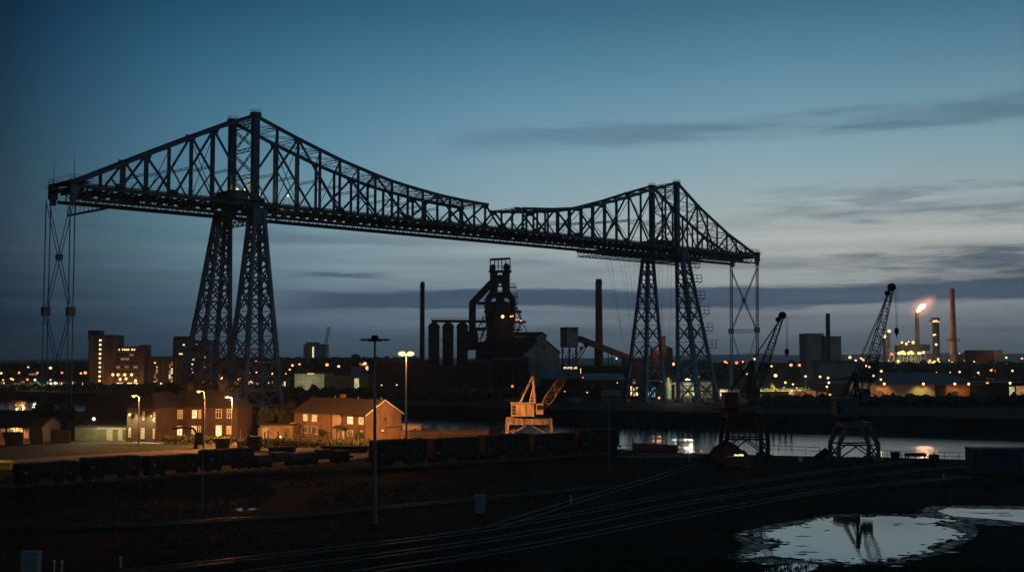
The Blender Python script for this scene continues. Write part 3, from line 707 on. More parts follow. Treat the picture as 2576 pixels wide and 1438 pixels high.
# ---------------------------------------------------------------- windows on a wall
def wall_frame(o, u, zup=V((0, 0, 1))): u = V(u).normalized(); return V(o), u, V((u.y, -u.x, 0))   # origin, along, outward normal
def window(root, wf, u0, u1, z0, z1, pane, frame=white_p, bars=1, tr=True, name='window'):
    o, u, nn = wf
    def q(a, z, d): return o+u*a+nn*d+V((0, 0, z))
    m = MB(); t = .07
    for a in (u0, u1): m.bar(q(a, z0, .03), q(a, z1, .03), t, .12, nn)
    for z in (z0, z1): m.bar(q(u0-.05, z, .033), q(u1+.05, z, .033), t*1.3, .16, nn)
    for k in range(bars): a = u0+(u1-u0)*(k+1)/(bars+1); m.bar(q(a, z0, .025), q(a, z1, .025), .06, .07, nn)
    if tr: zt = z0+(z1-z0)*.68; m.bar(q(u0, zt, .021), q(u1, zt, .021), .06, .07, nn)
    f = part(name, m, frame, root)
    m = MB(); m.add([q(u0, z0, .012), q(u1, z0, .012), q(u1, z1, .012), q(u0, z1, .012), q(u0, z0, -.02), q(u1, z0, -.02), q(u1, z1, -.02), q(u0, z1, -.02)], [(0, 1, 2, 3), (7, 6, 5, 4), (0, 4, 5, 1), (1, 5, 6, 2), (2, 6, 7, 3), (3, 7, 4, 0)])
    p = part('pane', m, pane, f); return f
def pane(root, wf, u0, u1, z0, z1, m_, name='window', d=.04):
    o, u, nn = wf
    def q(a, z, dd): return o+u*a+nn*dd+V((0, 0, z))
    m = MB(); m.add([q(u0, z0, d), q(u1, z0, d), q(u1, z1, d), q(u0, z1, d), q(u0, z0, -.05), q(u1, z0, -.05), q(u1, z1, -.05), q(u0, z1, -.05)], [(0, 1, 2, 3), (7, 6, 5, 4), (0, 4, 5, 1), (1, 5, 6, 2), (2, 6, 7, 3), (3, 7, 4, 0)])
    return part(name, m, m_, root)
# ---------------------------------------------------------------- gable house at centre left
def houseB():
    C = G(918.5, 1110.5); F_ = V((-.767, .642, 0)).normalized(); Gd = V((-F_.y, F_.x, 0))*-1
    if Gd.y < 0: Gd = -Gd
    L, W, HE, HR = 20.9, 9.6, 5.3, 7.75
    r = thing('brick_house', 'two storey brick house with a gable wall glowing orange beside the lit mast', 'house', tuple(C))
    q = lambda a, b2, z: C+F_*a+Gd*b2+V((0, 0, z))
    m = MB(); m.add([q(0, 0, 0), q(L, 0, 0), q(L, W, 0), q(0, W, 0), q(0, 0, HE), q(L, 0, HE), q(L, W, HE), q(0, W, HE), q(0, W/2, HR), q(L, W/2, HR)],
          [(0, 1, 5, 4), (2, 3, 7, 6), (3, 0, 4, 8, 7), (1, 2, 6, 9, 5)])
    part('wall', m, brick2, r)
    m = MB(); e = .35; zo = HE-.18
    for sg, b0 in ((1, -e), (-1, W+e)):
        m.add([q(-e, b0, zo), q(L+e, b0, zo), q(L+e, W/2, HR+.12), q(-e, W/2, HR+.12), q(-e, b0, zo-.16), q(L+e, b0, zo-.16), q(L+e, W/2, HR-.05), q(-e, W/2, HR-.05)],
              [(0, 1, 2, 3), (7, 6, 5, 4), (0, 4, 5, 1), (2, 6, 7, 3), (1, 5, 6, 2), (0, 3, 7, 4)])
    rf = part('roof', m, tileroof, r)
    m = MB(); m.bar(q(-.4, -e-.02, zo-.25), q(-.4, W/2, HR-.02), .07, .22, Gd); m.bar(q(-.4, W+e, zo-.25), q(-.4, W/2, HR-.02), .07, .22, Gd); part('bargeboard', m, white_p, r)
    for a in (.6, 7.2, 14):
        m = MB(); m.cyl(q(a, W/2, HR), q(a, W/2, HR+.5), .14, n=8); part('vent_pipe', m, galv, rf)
    m = MB(); m.box(q(12.2, W/2+.5, HR+.3), (.8, .8, 1.1), math.atan2(F_.y, F_.x)); part('chimney', m, brick2, rf)
    m = MB(); m.bar(q(-.3, -e-.07, zo-.14), q(L+.3, -e-.07, zo-.14), .12, .1); m.bar(q(L-.1, -.06, 0), q(L-.1, -.06, HE), .09); m.bar(q(9.4, -.06, 0), q(9.4, -.06, HE), .09); m.bar(q(6.5, -.06, 0), q(6.5, -.06, HE), .09); part('gutter', m, black_s, r)
    wf = (C, F_, V((-Gd.x, -Gd.y, 0)))
    m = MB(); m.add([wf[0]+F_*a+wf[2]*d+V((0, 0, z)) for d in (.0, .05) for a, z in ((7.0, 0.1), (9.3, 0.1), (9.3, HE-.3), (7.0, HE-.3))], [(3, 2, 1, 0), (4, 5, 6, 7), (0, 1, 5, 4), (1, 2, 6, 5), (2, 3, 7, 6), (3, 0, 4, 7)]); part('rendered_panel', m, render_m, r)
    # position -> along wall
    def u(px):
        best = 0
        for k in range(400):
            a = L*k/400; p = q(a, 0, 3); x = CX+F*p.x/(p.y*CT+(p.z-HC)*ST)
            if x <= px: return a
        return L
    for x0, x1, z0, z1, pm_, bars in [(763, 774, 3.35, 4.7, w_warm, 1), (785, 798, 3.3, 4.7, w_warm, 2), (874, 889, 3.2, 4.65, w_yel, 1), (903, 915, 3.2, 4.65, w_warm, 1),
                                      (762, 775, .95, 2.3, glass_dk, 2), (784, 798, .9, 2.3, glass_dk, 2), (874, 888, .9, 2.0, w_dim, 1), (851, 860, 3.4, 4.5, curtain, 1)]:
        window(r, wf, u(x1), u(x0), z0, z1, pm_, bars=bars, tr=False)
    for x0, x1 in ((857, 866), (907, 913), (741, 748)):
        m = MB(); a, b2 = u(x1), u(x0); m.add([q(a, -.06, .05), q(b2, -.06, .05), q(b2, -.06, 2.1), q(a, -.06, 2.1), q(a, 0, .05), q(b2, 0, .05), q(b2, 0, 2.1), q(a, 0, 2.1)], [(0, 1, 2, 3), (0, 4, 5, 1), (1, 5, 6, 2), (2, 6, 7, 3), (3, 7, 4, 0)]); dr = part('door', m, white_p, r)
    for x0, x1 in ((845, 876), (736, 752)):
        m = MB(); a, b2 = u(x1), u(x0); c_ = (a+b2)/2
        m.add([q(a, -1.5, 2.3), q(b2, -1.5, 2.3), q(b2, 0, 2.3), q(a, 0, 2.3), q(c_, -1.5, 2.95), q(c_, 0, 2.95)], [(0, 1, 4), (3, 5, 2), (0, 4, 5, 3), (1, 2, 5, 4), (0, 3, 2, 1)]); part('porch_canopy', m, tileroof if x0 > 800 else white_p, r)
    # gable end details
    wg = (C, Gd, V((-F_.x, -F_.y, 0)))
    pane(r, wg, 5.0, 5.6, 3.9, 4.3, glass_dk, 'vent_grille'); 
    m = MB(); m.bar(C+Gd*5.4-F_*.05+V((0, 0, 1.2)), C+Gd*5.4-F_*.05+V((0, 0, 4)), .08); m.bar(C+Gd*5.4-F_*.1+V((0, 0, 2.5)), C+Gd*W-F_*.1+V((0, 0, 2.5)), .12); part('gable_pipe', m, black_s, r)
    m = MB(); m.box(C+Gd*4.4-F_*.15+V((0, 0, 1.9)), (.5, .25, .35), 0); part('meter_box', m, white_p, r)
    # garden fence with posts running in front
    f = thing('garden_fence', 'broken timber garden fence in front of the orange lit brick house', 'fence', tuple(q(0, -5, 0)))
    m = MB()
    rr = random.Random(4)
    for k in range(34):
        a = -1+k*.75
        if rr.random() < .25: continue
        m.box(q(a, -4.6+rr.uniform(-.1, .1), .65), (.16, .06, rr.uniform(.9, 1.5)), math.atan2(F_.y, F_.x))
    m.bar(q(-1, -4.55, .9), q(24, -4.55, .9), .06, .08); m.bar(q(-1, -4.55, .4), q(24, -4.55, .4), .06, .08)
    part('palings', m, wood, f)
    return C, F_, Gd
HC_, HF_, HG_ = houseB()
# ---------------------------------------------------------------- long brick terrace at left
def terrace():
    Yf = 229.0
    A = V((XH(400, Yf, 3), Yf, 0)); E_ = V((XH(597, Yf-1.5, 3), Yf-1.5, 0)); u = (E_-A); L = u.length; u.normalize(); nn = V((u.y, -u.x, 0)); bk = -nn
    r = thing('brick_terrace', 'long dark brick terrace with white framed windows and slate roof beside the street lamps', 'building', tuple(A))
    q = lambda a, b2, z: A+u*a+bk*b2+V((0, 0, z)); HE = 6.5; W = 9; HR = 9.6
    m = MB(); m.add([q(0, 0, 0), q(L, 0, 0), q(L, W, 0), q(0, W, 0), q(0, 0, HE), q(L, 0, HE), q(L, W, HE), q(0, W, HE)], [(0, 1, 5, 4), (1, 2, 6, 5), (2, 3, 7, 6), (3, 0, 4, 7)])
    A2 = V((XH(319, 224, 3), 224, 0)); B2 = V((XH(392, 222, 3), 222, 0)); W2 = 12
    m2 = MB(); d2 = (B2-A2).normalized(); b2v = V((-d2.y, d2.x, 0)); L2 = (B2-A2).length
    w_ = lambda a, b3, z: A2+d2*a+b2v*b3+V((0, 0, z))
    m2.add([w_(0, 0, 0), w_(L2, 0, 0), w_(L2, W2, 0), w_(0, W2, 0), w_(0, 0, HE), w_(L2, 0, HE), w_(L2, W2, HE), w_(0, W2, HE)], [(0, 1, 5, 4), (1, 2, 6, 5), (2, 3, 7, 6), (3, 0, 4, 7)])
    part('wall', m, brick, r); part('wing_wall', m2, brick, r)
    m = MB(); e = .4
    m.add([q(-e, -e, HE-.1), q(L+e, -e, HE-.1), q(L+e, W+e, HE-.1), q(-e, W+e, HE-.1), q(3, W/2, HR), q(L-4, W/2, HR)], [(0, 1, 5, 4), (1, 2, 5), (2, 3, 4, 5), (3, 0, 4), (0, 3, 2, 1)])
    m.add([w_(-e, -e, HE-.1), w_(L2+e, -e, HE-.1), w_(L2+e, W2+e, HE-.1), w_(-e, W2+e, HE-.1), w_(L2/2, 3, HR-.3), w_(L2/2, W2-3, HR-.3)], [(0, 1, 4), (1, 2, 5, 4), (2, 3, 5), (3, 0, 4, 5), (0, 3, 2, 1)])
    rf = part('roof', m, darkroof, r)
    for a in (4.5, 11):
        m = MB(); m.box(q(a, W/2, HR+.4), (1.1, .7, 1.4), 0); m.cyl(q(a, W/2, HR+1), q(a, W/2, HR+1.5), .13, n=8); part('chimney', m, darkroof, rf)
    m = MB(); m.bar(q(-.3, -e-.05, HE-.2), q(L+.3, -e-.05, HE-.2), .12, .12); m.bar(q(7.7, -.06, 0), q(7.7, -.06, HE), .1); m.bar(q(10.2, -.06, 0), q(10.2, -.06, HE), .1); part('gutter', m, black_s, r)
    wf = (A, u, nn); k = L/197.0
    U = lambda px: (px-400)*k
    for x0, x1, z0, z1, p_, b_ in [(416, 428, 4.15, 5.75, curtain, 1), (446, 459, 4.15, 5.75, curtain, 1), (483.5, 496, 4.2, 5.8, w_yel, 1), (500, 505.5, 4.2, 5.8, curtain, 0), (543.5, 557, 4.3, 5.95, glass_dk, 1), (571.5, 582, 4.3, 5.95, glass_dk, 1),
                                  (415, 427, .95, 2.6, curtain, 1), (445, 459, .9, 2.7, w_yel, 1), (483, 496, 1.15, 2.75, w_warm, 1), (500, 505.5, 1.0, 2.7, w_dim, 0), (543.5, 558, .4, 2.85, w_yel, 1), (571, 582, 1.2, 2.75, curtain, 1)]:
        window(r, wf, U(x0), U(x1), z0, z1, p_, bars=b_)
    wf2 = (A2, d2, V((d2.y, -d2.x, 0))); k2 = L2/73.0; U2 = lambda px: (px-319)*k2
    for x0, x1, z0, z1, p_ in [(325, 329, .9, 2.6, w_dim), (356, 363.5, .7, 2.6, curtain), (386, 389, .8, 2.5, curtain), (359, 363, 4.2, 5.7, curtain), (386, 389, 4.0, 5.7, w_dim)]:
        window(r, wf2, U2(x0), U2(x1), z0, z1, p_, bars=0)
    for k_, (px, z, pw) in enumerate([(333, 5.3, 1500), (387, 5.1, 800)]):
        p = A2+d2*U2(px)+wf2[2]*.9+V((0, 0, z))
        m = MB(); m.bar(A2+d2*U2(px)+V((0, 0, z+.1)), p, .07); wl = part('wall_lamp_bracket', m, galv, r)
        m = MB(); m.ball(p-V((0, 0, .1)), .28 if k_ == 0 else .16); part('bulb', m, EM['yel'], wl)
        spot('wall_lamp_light', p+wf2[2]*.5, A2+d2*U2(px)+V((0, 0, 2.5)), L_YEL, pw*1.6, 150, .2, r)
terrace()
# ---------------------------------------------------------------- low sheds and bungalow on the left
def shed(name, label, cat, x0, x1, Yf, h, depth, roofh, wallm, roofm, parts=(), skew=0.0, kind='gable', group=None):
    A = V((XH(x0, Yf, h/2), Yf, 0)); E_ = V((XH(x1, Yf+skew, h/2), Yf+skew, 0)); u = (E_-A); L = u.length; u.normalize(); nn = V((u.y, -u.x, 0)); bk = -nn
    r = thing(name, label, cat, tuple(A), group)
    q = lambda a, b2, z: A+u*a+bk*b2+V((0, 0, z)); W = depth; HE = h; HR = h+roofh; e = .3
    m = MB()
    if kind == 'gable':
        m.add([q(0, 0, 0), q(L, 0, 0), q(L, W, 0), q(0, W, 0), q(0, 0, HE), q(L, 0, HE), q(L, W, HE), q(0, W, HE), q(0, W/2, HR), q(L, W/2, HR)], [(0, 1, 5, 4), (2, 3, 7, 6), (3, 0, 4, 8, 7), (1, 2, 6, 9, 5)])
        part('wall', m, wallm, r); m = MB()
        for b0 in (-e, W+e):
            m.add([q(-e, b0, HE-.12), q(L+e, b0, HE-.12), q(L+e, W/2, HR+.1), q(-e, W/2, HR+.1), q(-e, b0, HE-.3), q(L+e, b0, HE-.3), q(L+e, W/2, HR-.08), q(-e, W/2, HR-.08)], [(0, 1, 2, 3), (7, 6, 5, 4), (0, 4, 5, 1), (2, 6, 7, 3), (1, 5, 6, 2), (0, 3, 7, 4)])
        rf = part('roof', m, roofm, r)
    elif kind == 'endgable':      # gable faces the viewer
        m.add([q(0, 0, 0), q(L, 0, 0), q(L, W, 0), q(0, W, 0), q(0, 0, HE), q(L, 0, HE), q(L, W, HE), q(0, W, HE), q(L/2, 0, HR), q(L/2, W, HR)], [(0, 1, 5, 8, 4), (2, 3, 7, 9, 6), (3, 0, 4, 7), (1, 2, 6, 5)])
        part('wall', m, wallm, r); m = MB()
        for a0 in (-e, L+e):
            m.add([q(a0, -e, HE-.12), q(L/2, -e, HR+.1), q(L/2, W+e, HR+.1), q(a0, W+e, HE-.12), q(a0, -e, HE-.3), q(L/2, -e, HR-.08), q(L/2, W+e, HR-.08), q(a0, W+e, HE-.3)], [(0, 1, 2, 3), (7, 6, 5, 4), (0, 4, 5, 1), (1, 5, 6, 2), (2, 6, 7, 3), (3, 7, 4, 0)])
        rf = part('roof', m, roofm, r)
    else:
        m.add([q(0, 0, 0), q(L, 0, 0), q(L, W, 0), q(0, W, 0), q(0, 0, HE), q(L, 0, HE), q(L, W, HE), q(0, W, HE)], [(0, 1, 5, 4), (1, 2, 6, 5), (2, 3, 7, 6), (3, 0, 4, 7), (4, 5, 6, 7)])
        part('wall', m, wallm, r)
        m = MB(); c_ = q(L/2, W/2, HE+.12); m.box(c_, (L+.5, W+.5, .24+roofh*.0), math.atan2(u.y, u.x)); rf = part('roof', m, roofm, r)
    wf = (A, u, nn)
    k = L/(x1-x0)
    for p_ in parts:
        nm, a0, a1, z0, z1, mm = p_
        pane(r, wf, (a0-x0)*k, (a1-x0)*k, z0, z1, mm, nm)
    return r, wf, k, q
r, wf, k, q = shed('bungalow', 'low bungalow with orange lit windows at the far left edge below the river', 'house', -30, 106, 222, 3.3, 9, 1.2, conc_dk, darkroof, [], kind='gable')
for a, b2, z0, z1, mm in [(2, 12, 1.8, 2.6, w_dim), (20, 36, .9, 2.6, w_dim), (42, 57, 1.3, 2.7, w_warm), (62, 72, .9, 2.6, curtain)]:
    window(r, wf, (a+30)*k, (b2+30)*k, z0, z1, mm, bars=0, tr=False)
spot('porch_light', wf[0]+wf[1]*(39+30)*k+wf[2]*1.2+V((0, 0, 2.6)), wf[0]+wf[1]*(39+30)*k+V((0, 0, .5)), L_SOD, 900, 150, .2, r)
r, wf, k, q = shed('garage_row', 'low flat garage row lit yellow green by a bright security lamp left of the terrace', 'garage', 188, 318, 226, 2.7, 8, .3, mat('green_lit_board', (.085, .10, .06), .9, 0, .3, .8), darkroof, [('garage_door', 268, 283, .1, 2.2, sand), ('garage_door', 297, 308, .1, 2.2, sand), ('fascia', 244, 318, 2.25, 2.65, palewall)], kind='flat')  # wall colour carries the green tint of the light on the garages
p = P(236, 1053, 223.5); m = MB(); m.ball(p, .34); part('security_lamp', m, EM['wht'], r); light('security_light', p+V((0, -.9, -.2)), (1, .82, .42), 1100, .3, r)
m = MB(); 
for px in (196, 200, 212, 244): m.bar(G(px, 1094), G(px, 1094)+V((0, 0, 2.6)), .08)
m.bar(G(190, 1094)+V((0, 0, 2.6)), G(244, 1094)+V((0, 0, 2.6)), .1); part('canopy_frame', m, green_lit, r)
shed('storage_shed', 'dark pitched roof shed standing behind the garage row', 'shed', 205, 320, 236, 3.6, 12, 4.2, darkroof, darkroof, [], kind='gable')
for i, (x0, x1, lab) in enumerate([(-20, 58, 'dark board fence panel run in front of the bungalow'), (76, 108, 'short fence run between bungalow and pale cloth fence'), (128, 178, 'pale weathered fence run at the foot of the left anchor cables')]):
    Y_ = 214+i*3; h = 2.5
    f = thing('board_fence', lab, 'fence', (XH(x0, Y_, 1), Y_, 0), 'board fences at the left edge')
    m = MB(); L = XH(x1, Y_, 1)-XH(x0, Y_, 1); nb = int(L/.25)
    for kk in range(nb): m.box((XH(x0, Y_, 1)+L*(kk+.5)/nb, Y_+.02*(kk % 2), h/2+random.uniform(-.06, .06)), (L/nb*.95, .05, h))
    part('boards', m, wood if i < 2 else conc_dk, f)
    m = MB()
    for kk in range(int(L/2.4)+1): m.box((XH(x0, Y_, 1)+kk*2.4, Y_+.1, h/2), (.12, .12, h+.1))
    part('posts', m, wood, f)
r, wf, k, q = shed('lit_garage', 'flat roofed garage block washed orange between the terrace and the gable house', 'garage', 654, 738, 232, 2.6, 6, .3, mat('buff_board', (.14, .11, .08), .9), darkroof, [('garage_door', 660, 676, .1, 2.1, palewall), ('garage_door', 716, 728, .1, 2.1, conc_dk)], kind='flat')
p = P(706, 1098, 229); m = MB(); m.ball(p, .22); part('bulkhead_lamp', m, EM['wrm'], r); light('bulkhead_light', p+V((0, -.6, 0)), L_SOD, 900, .2, r)
# pinkish wall and railing right of the gable house
r = thing('yard_wall', 'long reddish brick yard wall with pale railing running from the gable house to the river', 'wall', tuple(G(1006, 1106)))
a, b2 = G(1006, 1106), G(1226, 1098); a = V((a.x, a.y, 0)); b2 = V((XH(1226, 229, 1), 229, 0)); d = (b2-a).normalized()
m = MB(); m.bar(a+V((0, 0, .95)), b2+V((0, 0, .95)), .3, 2.0)
for kk in range(7): m.box(a.lerp(b2, kk/6)+V((0, 0, 1.05)), (.5, .5, 2.2))
part('brickwork', m, pinkwall, r)
m = MB()
for kk in range(26): c_ = a.lerp(b2, kk/25)+V((0, -2.5, 0)); m.bar(c_, c_+V((0, 0, 1.5)), .06)
m.bar(a+V((0, -2.5, 1.5)), b2+V((0, -2.5, 1.5)), .09); m.bar(a+V((0, -2.5, .6)), b2+V((0, -2.5, .6)), .06); part('railing', m, galv, r)
r = thing('gate_kiosk', 'small pale kiosk with white door frame at the foot of the lit mast', 'kiosk', tuple(G(1040, 1104)))
m = MB(); c_ = G(1036, 1104); m.box(c_+V((0, 1, 1.4)), (3.6, 2, 2.8)); part('body', m, render_m, r); m = MB(); m.box(c_+V((0, 1, 2.88)), (4, 2.4, .16)); part('roof', m, galv, r)
m = MB(); m.bar(c_+V((1.1, -.05, 0)), c_+V((1.1, -.05, 2.4)), .12); m.bar(c_+V((.2, -.05, 0)), c_+V((.2, -.05, 2.4)), .12); m.bar(c_+V((.2, -.05, 2.4)), c_+V((1.1, -.05, 2.4)), .12); part('door_frame', m, white_p, r)
# ---------------------------------------------------------------- mast lamps
def mast(px, base_y, top_y, lit, label):
    g = G(px, base_y); top = P(px, top_y, g.y); r = thing('high_mast_lamp', label, 'lamp post', tuple(g))
    m = MB(); m.cyl(g, V((top.x, top.y, top.z)), .21, .10, 12); m.cyl(g, g+V((0, 0, .9)), .3, .26, 12); part('pole', m, galv, r)
    m = MB(); m.cyl(top-V((0, 0, .1)), top+V((0, 0, .35)), .42, .30, 14); m.cyl(top-V((0, 0, .25)), top-V((0, 0, .08)), .7, .7, 14); part('head_ring', m, black_s, r)
    ang = [0.15, 2.2, 3.3, 5.1] if not lit else [0.1, 3.2]
    for t in ang:
        d = V((math.cos(t), math.sin(t), 0)); m = MB()
        m.bar(top+d*.3, top+d*.75+V((0, 0, -.03)), .09); secs = []
        for u_, w_, h_ in ((.55, .2, .1), (.8, .36, .2), (1.05, .34, .18), (1.3, .14, .08)):
            c_ = top+d*u_*(1.15 if not lit else .9)+V((0, 0, -.08)); s_ = V((-d.y, d.x, 0))
            secs.append([c_-s_*w_/2-V((0, 0, h_/2)), c_+s_*w_/2-V((0, 0, h_/2)), c_+s_*w_/2*.7+V((0, 0, h_/2)), c_-s_*w_/2*.7+V((0, 0, h_/2))])
        m.loft(secs); lh = part('lantern', m, black_s, r)
        m = MB(); c_ = top+d*1.0*(1.15 if not lit else .62)+V((0, 0, -.24)); 
        if lit: m.ball(c_+V((0, 0, .02)), .72, 12, 8, .5); part('bulb', m, EM['big'], lh)
        else: m.box(c_, (.22, .2, .06)); part('glass', m, white_p, lh)
    if lit:
        for tx, ty, tz, pw_ in ((-33, 224, 1, 26000), (1.5, 211, 5.5, 31000), (-14, 232, 0, 9000)): spot('mast_light', top-V((0, 0, .9)), (tx, ty, tz), L_SOD, pw_*4, 56 if tx != 1.5 else 40, .6, r)
        light('mast_light', top+V((-.6, -1.6, -.9)), L_SOD, 2600, .5, r)
    return top
mast(943, 1316, 852, False, 'tall unlit mast lamp with dark lantern arms standing in the foreground waste ground')
MT = mast(1022, 1136, 886, True, 'tall mast lamp burning bright orange beside the gable house')
MT2 = MT
# street lamps
sl = empty('street_lamp'); tag(sl, 'x', 'street lamp', 'orange street lamps along the yard')
m = MB(); m.cyl((0, 0, 0), (0, 0, 8.6), .11, .07, 8); m.cyl((0, 0, 0), (0, 0, 1.2), .15, n=8); part('pole', m, galv, sl, True)
m = MB(); m.tube([V((0, 0, 8.55)), V((-.25, 0, 8.85)), V((-.75, 0, 8.95))], .05, 6); part('arm', m, galv, sl, True)
m = MB(); m.loft([[V((-.6, -.1, 8.88)), V((-.6, .1, 8.88)), V((-.6, .07, 9.0)), V((-.6, -.07, 9.0))], [V((-1.0, -.18, 8.84)), V((-1.0, .18, 8.84)), V((-1.0, .1, 9.06)), V((-1.0, -.1, 9.06))], [V((-1.4, -.1, 8.86)), V((-1.4, .1, 8.86)), V((-1.4, .06, 8.98)), V((-1.4, -.06, 8.98))]]); ln = part('lantern', m, galv, sl, True)
m = MB(); m.ball((-.95, 0, 8.78), .3, 10, 6, .6); part('bulb', m, EM['big'], ln, True)
PR = Protos(sl)
for px, by, ty, lab, pw in [(348, 1124, 993, 'orange street lamp in front of the left wing of the terrace', 2600), (512.5, 1122, 981, 'orange street lamp in front of the middle of the terrace', 1600), (582.5, 1119, 996, 'orange street lamp at the right end of the terrace', 13000), (1350, 1001, 955, 'x', 0)][:3]:
    g = G(px, by); h = P(px, ty, g.y).z; PR.put(tuple(g), 0, lab, scale=h/9.0)
    light('street_light', V((g.x-.95*h/9, g.y-.35, h*.93)), L_SOD, pw*1.3, .25)
# ---------------------------------------------------------------- mineral wagons
def wagon_proto(nm, hgt):
    r = empty(nm); L = 8.4; W = 2.6; z0 = 1.1
    m = MB()
    z1 = hgt
    m.loft([[V((-L/2+.15, -W/2+.1, z0)), V((L/2-.15, -W/2+.1, z0)), V((L/2-.15, W/2-.1, z0)), V((-L/2+.15, W/2-.1, z0))], [V((-L/2, -W/2, z0+.5)), V((L/2, -W/2, z0+.5)), V((L/2, W/2, z0+.5)), V((-L/2, W/2, z0+.5))], [V((-L/2, -W/2, z1)), V((L/2, -W/2, z1)), V((L/2, W/2, z1)), V((-L/2, W/2, z1))]])
    for z in (z1, z0+.5, (z0+z1)/2+.3): m.bar((-L/2, -W/2-.03, z), (L/2, -W/2-.03, z), .12, .14); m.bar((-L/2-.03, -W/2, z), (-L/2-.03, W/2, z), .12, .14)
    for k in range(8): x = -L/2+.25+k*(L-.5)/7; m.bar((x, -W/2-.07, z0+.2), (x, -W/2-.07, z1), .12, .12)
    part('body', m, rust, r, True)
    m = MB(); m.box((0, 0, z1+.02), (L-.3, W-.3, .3)); 
    rr = random.Random(hash(nm) % 99)
    for k in range(9): m.ball((rr.uniform(-L/2+.8, L/2-.8), rr.uniform(-.5, .5), z1+.02), rr.uniform(.5, .9), 7, 4, .35, True)
    part('load', m, coal_m, r, True)
    m = MB(); m.box((0, 0, .98), (L-.2, 1.9, .26)); m.bar((-L/2-.5, 0, .95), (L/2+.5, 0, .95), .25, .25)
    for x in (-L/2-.45, L/2+.45):
        for y in (-.85, .85): m.cyl((x-.15, y, 1.0), (x+.15, y, 1.0), .2, n=8)
    part('underframe', m, black_s, r, True)
    for x in (-2.7, 2.7):
        m = MB()
        for dx in (-.9, .9):
            for y in (-.75, .75): m.cyl((x+dx, y-.06, .62), (x+dx, y+.06, .62), .46, n=14)
            m.cyl((x+dx, -.75, .62), (x+dx, .75, .62), .08, n=6)
        m.box((x, -.98, .72), (2.5, .12, .3)); m.box((x, .98, .72), (2.5, .12, .3)); part('bogie', m, black_s, r, True)
    m = MB(); m.box((-3.4, -W/2-.12, z0+.75), (.5, .04, .35)); m.box((2.9, -W/2-.12, z0+.35), (.32, .04, .25)); part('number_plate', m, galv, r, True)
    return r
wp = wagon_proto('mineral_wagon', 3.75); tag(wp, 'x', 'wagon', 'mineral wagons standing in line'); PW = Protos(wp)
a0, a1 = V((XH(930, 171, 2), 171, 0)), V((XH(1552, 200, 2), 200, 0)); d = (a1-a0).normalized(); rz = math.atan2(d.y, d.x); Lw = (a1-a0).length
for k, lab in enumerate(['loaded mineral wagon behind the dark mast lamp, left end of the right hand rake', 'loaded mineral wagon right of the dark mast lamp, below the yard wall', 'loaded mineral wagon in the middle of the rake, left of the lit crane', 'loaded mineral wagon directly in front of the orange lit crane', 'last loaded mineral wagon at the right end, against the river']):
    PW.put(tuple(a0+d*(Lw*(k+.5)/5)), rz, lab, scale=(Lw/5/9.6, 1, (1, .96, .99, .93, 1.02)[k]))
wp2 = wagon_proto('open_wagon', 2.75); tag(wp2, 'x', 'wagon', 'low open wagons at left'); PW2 = Protos(wp2)
b0, b1 = V((XH(30, 146, 1.5), 146, 0)), V((XH(636, 169, 1.5), 169, 0)); d = (b1-b0).normalized(); rz = math.atan2(d.y, d.x); Lw = (b1-b0).length
for k, lab in enumerate(['low open wagon at the left edge of the yard', 'low open wagon second from the left, below the lawn', 'low open wagon crossed by the tall street lamp pole', 'low open wagon standing below the right end of the terrace']):
    PW2.put(tuple(b0+d*(Lw*(k+.5)/4)), rz, lab, scale=(Lw/4/9.6, 1, (.97, 1.04, .95, 1.08)[k]))
# flat wagons and stored panels between the rakes
for k, (px, lab, ld) in enumerate([(700, 'flat wagon with a low timber load, left of the two flat wagons', wood), (815, 'flat wagon with pale sheeted load, right of the two flat wagons', conc_dk)]):
    c_ = V((XH(px, 171+k*5, 1), 171+k*5, 0)); r = thing('flat_wagon', lab, 'wagon', tuple(c_), 'flat wagons between the rakes')
    R_ = lambda x, y, z: c_+V((x*math.cos(.65)-y*math.sin(.65), x*math.sin(.65)+y*math.cos(.65), z))
    m = MB(); m.box(R_(0, 0, 1.1), (8.6, 2.4, .3), .65); part('deck', m, black_s, r)
    m = MB(); 
    for i in range(3): m.box(R_(-2.6+i*2.6, 0, 1.65+.12*(i % 2)), (2.3, 2.0, .8+.24*(i % 2)), .65)
    part('load', m, ld, r)
    m = MB()
    for x in (-3.4, -1.8, 1.8, 3.4):
        for y in (-.75, .75): m.cyl(R_(x, y-.06, .6), R_(x, y+.06, .6), .45, n=12)
    m.box(R_(-2.6, -.9, .75), (2.4, .12, .3), .65); m.box(R_(2.6, -.9, .75), (2.4, .12, .3), .65); part('bogies', m, black_s, r)
for px, py, s_, lab in [(870, 1137, (8, 1.6, 1.0), 'long low black skip on the lit yard'), (640, 1132, (2.2, 2, 2.4), 'dark upright crate stack between the fence posts'), (560, 1128, (2.4, 1.5, 1.8), 'dark machinery box under the right street lamp'), (710, 1141, (4.5, 2, 1.2), 'grey timber bundle left of the black skip')]:
    g = G(px, py); r = thing('yard_skip', lab, 'skip', tuple(g)); x, y, z = s_
    m = MB(); m.loft([[g+V((-x/2*.88, -y/2*.85, .1)), g+V((x/2*.88, -y/2*.85, .1)), g+V((x/2*.88, y/2*.85, .1)), g+V((-x/2*.88, y/2*.85, .1))], [g+V((-x/2, -y/2, z)), g+V((x/2, -y/2, z)), g+V((x/2, y/2, z)), g+V((-x/2, y/2, z))]])
    m.bar(g+V((-x/2, -y/2-.03, z)), g+V((x/2, -y/2-.03, z)), .1, .12)
    for i in range(5): xx = -x/2+.2+i*(x-.4)/4; m.bar(g+V((xx*.88, -y/2*.85-.03, .1)), g+V((xx, -y/2-.04, z)), .09)
    part('body', m, black_s if z < 1.1 else steel_dark, r)
